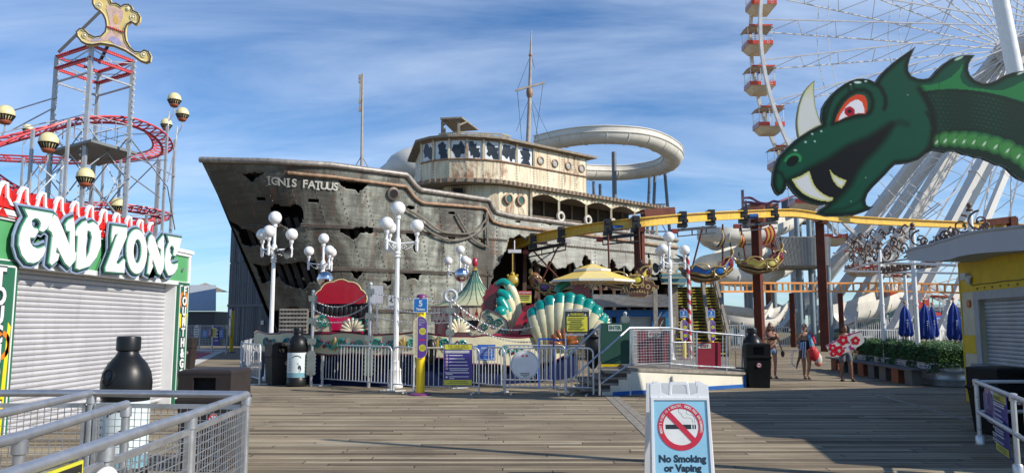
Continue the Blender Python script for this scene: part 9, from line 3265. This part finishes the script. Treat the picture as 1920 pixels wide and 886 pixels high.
# boy with the flowered body board
JC = dict(pelvis=(0,0,0.90),waist=(0,0,1.05),chest=(0,-0.01,1.22),neckb=(0,0,1.35),neck=(0,0.0,1.43),head=(0.0,-0.015,1.54),lsh=(0.17,0,1.31),lel=(0.22,-0.08,1.06),lwr=(0.17,-0.27,0.92),rsh=(-0.17,0,1.31),rel=(-0.26,-0.08,1.08),rwr=(-0.22,-0.28,0.98),lhip=(0.09,0,0.85),lkn=(0.11,-0.08,0.48),lan=(0.125,-0.08,0.085),ltoe=(0.14,-0.22,0.04),rhip=(-0.09,0,0.85),rkn=(-0.10,0.0,0.48),ran=(-0.11,0.08,0.085),rtoe=(-0.12,-0.06,0.04),rad=dict(lhip=0.078,rhip=0.078,lkn=0.055,rkn=0.055))
pC, WC = person('shirtless boy in grey shorts carrying a flowered body board',1578,22.0,1.60,(0.22,0.10,0.06),JC,(0.012,0.010,0.010),0.0,[('shorts',(0.11,0.13,0.17),[('skin',([(0,0,0.95),(0,0,0.88),(0.09,0,0.82),(0.115,-0.05,0.52),(-0.09,0,0.82),(-0.105,-0.01,0.52)],[(0,1),(1,2),(2,3),(1,4),(4,5)],[(0.140,0.11),(0.146,0.118),0.098,0.098,0.098,0.098])),('col',(0.015,0.018,0.05)),('tube',([(0,0,0.90),(0,0,1.0)],0.150))],'denim'),('sandal',(0.02,0.02,0.02),[('ball',((0.135,-0.15,0.025),(0.05,0.13,0.022))),('ball',((-0.115,0.01,0.025),(0.05,0.13,0.022))),('tube',([(0.09,-0.18,0.05),(0.14,-0.18,0.085),(0.18,-0.18,0.05)],0.014)),('tube',([(-0.16,-0.03,0.05),(-0.115,-0.03,0.085),(-0.07,-0.03,0.05)],0.014))],'leather')])
Yb_ = 21.62
def kb(x,y):return(1400+x/7.383,600+y/7.383)
bo = [(1096,350),(1180,308),(1300,240),(1400,196),(1500,166),(1568,150),(1600,200),(1628,262),(1625,300),(1590,335),(1540,365),(1480,400),(1400,438),(1300,478),(1190,516),(1172,512),(1160,470),(1130,415)]
bd_ = thing('body_board','white body board with red hibiscus flowers and a purple edge held by the boy','body board',tuple(pt(1584,645,Yb_)))
BP = pt(1584,645,Yb_);BNn = V((-0.12,-1,0.06)).normalized()
m = MB((0.66,0.64,0.62));m.plate([kb(*q)for q in bo],BP,BNn,-0.05,0);m.build('board',VG,bd_)
def bplate(mb,P,z,c):mb.col(c);mb.plate([kb(*q)for q in P],BP,BNn,z,z+0.003)
m = MB()
bplate(m,[(1096,350),(1180,308),(1300,240),(1400,196),(1500,166),(1568,150),(1572,162),(1500,180),(1400,212),(1300,258),(1180,326),(1104,366)],0.001,(0.32,0.02,0.16))
def flower(cx_,cy_,r,rot,c=(0.55,0.01,0.03)):
 for k in range(5):
  a = rot+k*2*PI/5
  fx, fy = cx_+r*0.58*math.cos(a), cy_+r*0.58*math.sin(a)
  bplate(m,[(fx+r*0.48*(math.cos(t)*(1 if 1 else 1)),fy+r*0.42*math.sin(t))for t in[2*PI*j/14 for j in range(14)]],0.002+k*0.0006,c)
 for k in range(5):
  a = rot+k*2*PI/5
  bplate(m,[(cx_+r*0.2*math.cos(a)+r*0.12*math.cos(t),cy_+r*0.2*math.sin(a)+r*0.12*math.sin(t))for t in[2*PI*j/10 for j in range(10)]],0.008+k*0.0003,(0.66,0.6,0.58))
flower(1335,275,72,0.4);flower(1505,280,62,1.0);flower(1190,380,55,0.2);flower(1280,420,75,1.3);flower(1200,460,45,2.0)
for P in([(1415,360),(1440,335),(1450,370),(1500,375),(1470,412),(1440,400)],[(1335,380),(1360,365),(1390,378),(1360,392)],[(1400,300),(1420,295),(1430,315),(1410,320)],[(1400,190),(1450,175),(1435,210),(1410,215)]):
 bplate(m,P,0.004,(0.40,0.03,0.22))
m.build('printed_flowers',VG,bd_)
# distant bather behind the fence
JD = dict(JA);JD.update(rel=(-0.25,0.02,1.08),rwr=(-0.22,-0.04,0.86))
pD, WD_ = person('small distant bather in orange shorts behind the grey fence',1440,52.5,1.68,(0.42,0.22,0.14),JD,(0.04,0.02,0.01),0.0,[('shorts',(0.6,0.16,0.05),[('skin',([(0,0,0.97),(0,0,0.90),(0.09,0,0.85),(0.10,-0.01,0.62),(-0.09,0,0.85),(-0.10,-0.04,0.62)],[(0,1),(1,2),(2,3),(1,4),(4,5)],[(0.152,0.115),(0.156,0.12),0.095,0.095,0.095,0.095]))],'denim')])
for o in list(COL.objects):
 if o.get('label','').startswith('x'):o['label'] = 'gondola of the observation wheel'
 # tall pole standing off to the right, its long shadow crosses the boards
tpz = thing('tall_pole','tall slim grey pole standing beyond the right edge of the view','pole',(7.35,7.1,0))
m = MB();m.tube([(7.35,7.1,0),(7.35,7.1,3.5),(7.35,7.1,7.0)],[0.13,0.10,0.06],12);m.build('pole',STEEL,tpz)
m = MB();m.lathe([(0.2,0),(0.2,0.05),(0.14,0.08),(0.14,0.3)],(7.35,7.1,0),14);m.build('base_collar',STEEL,tpz)
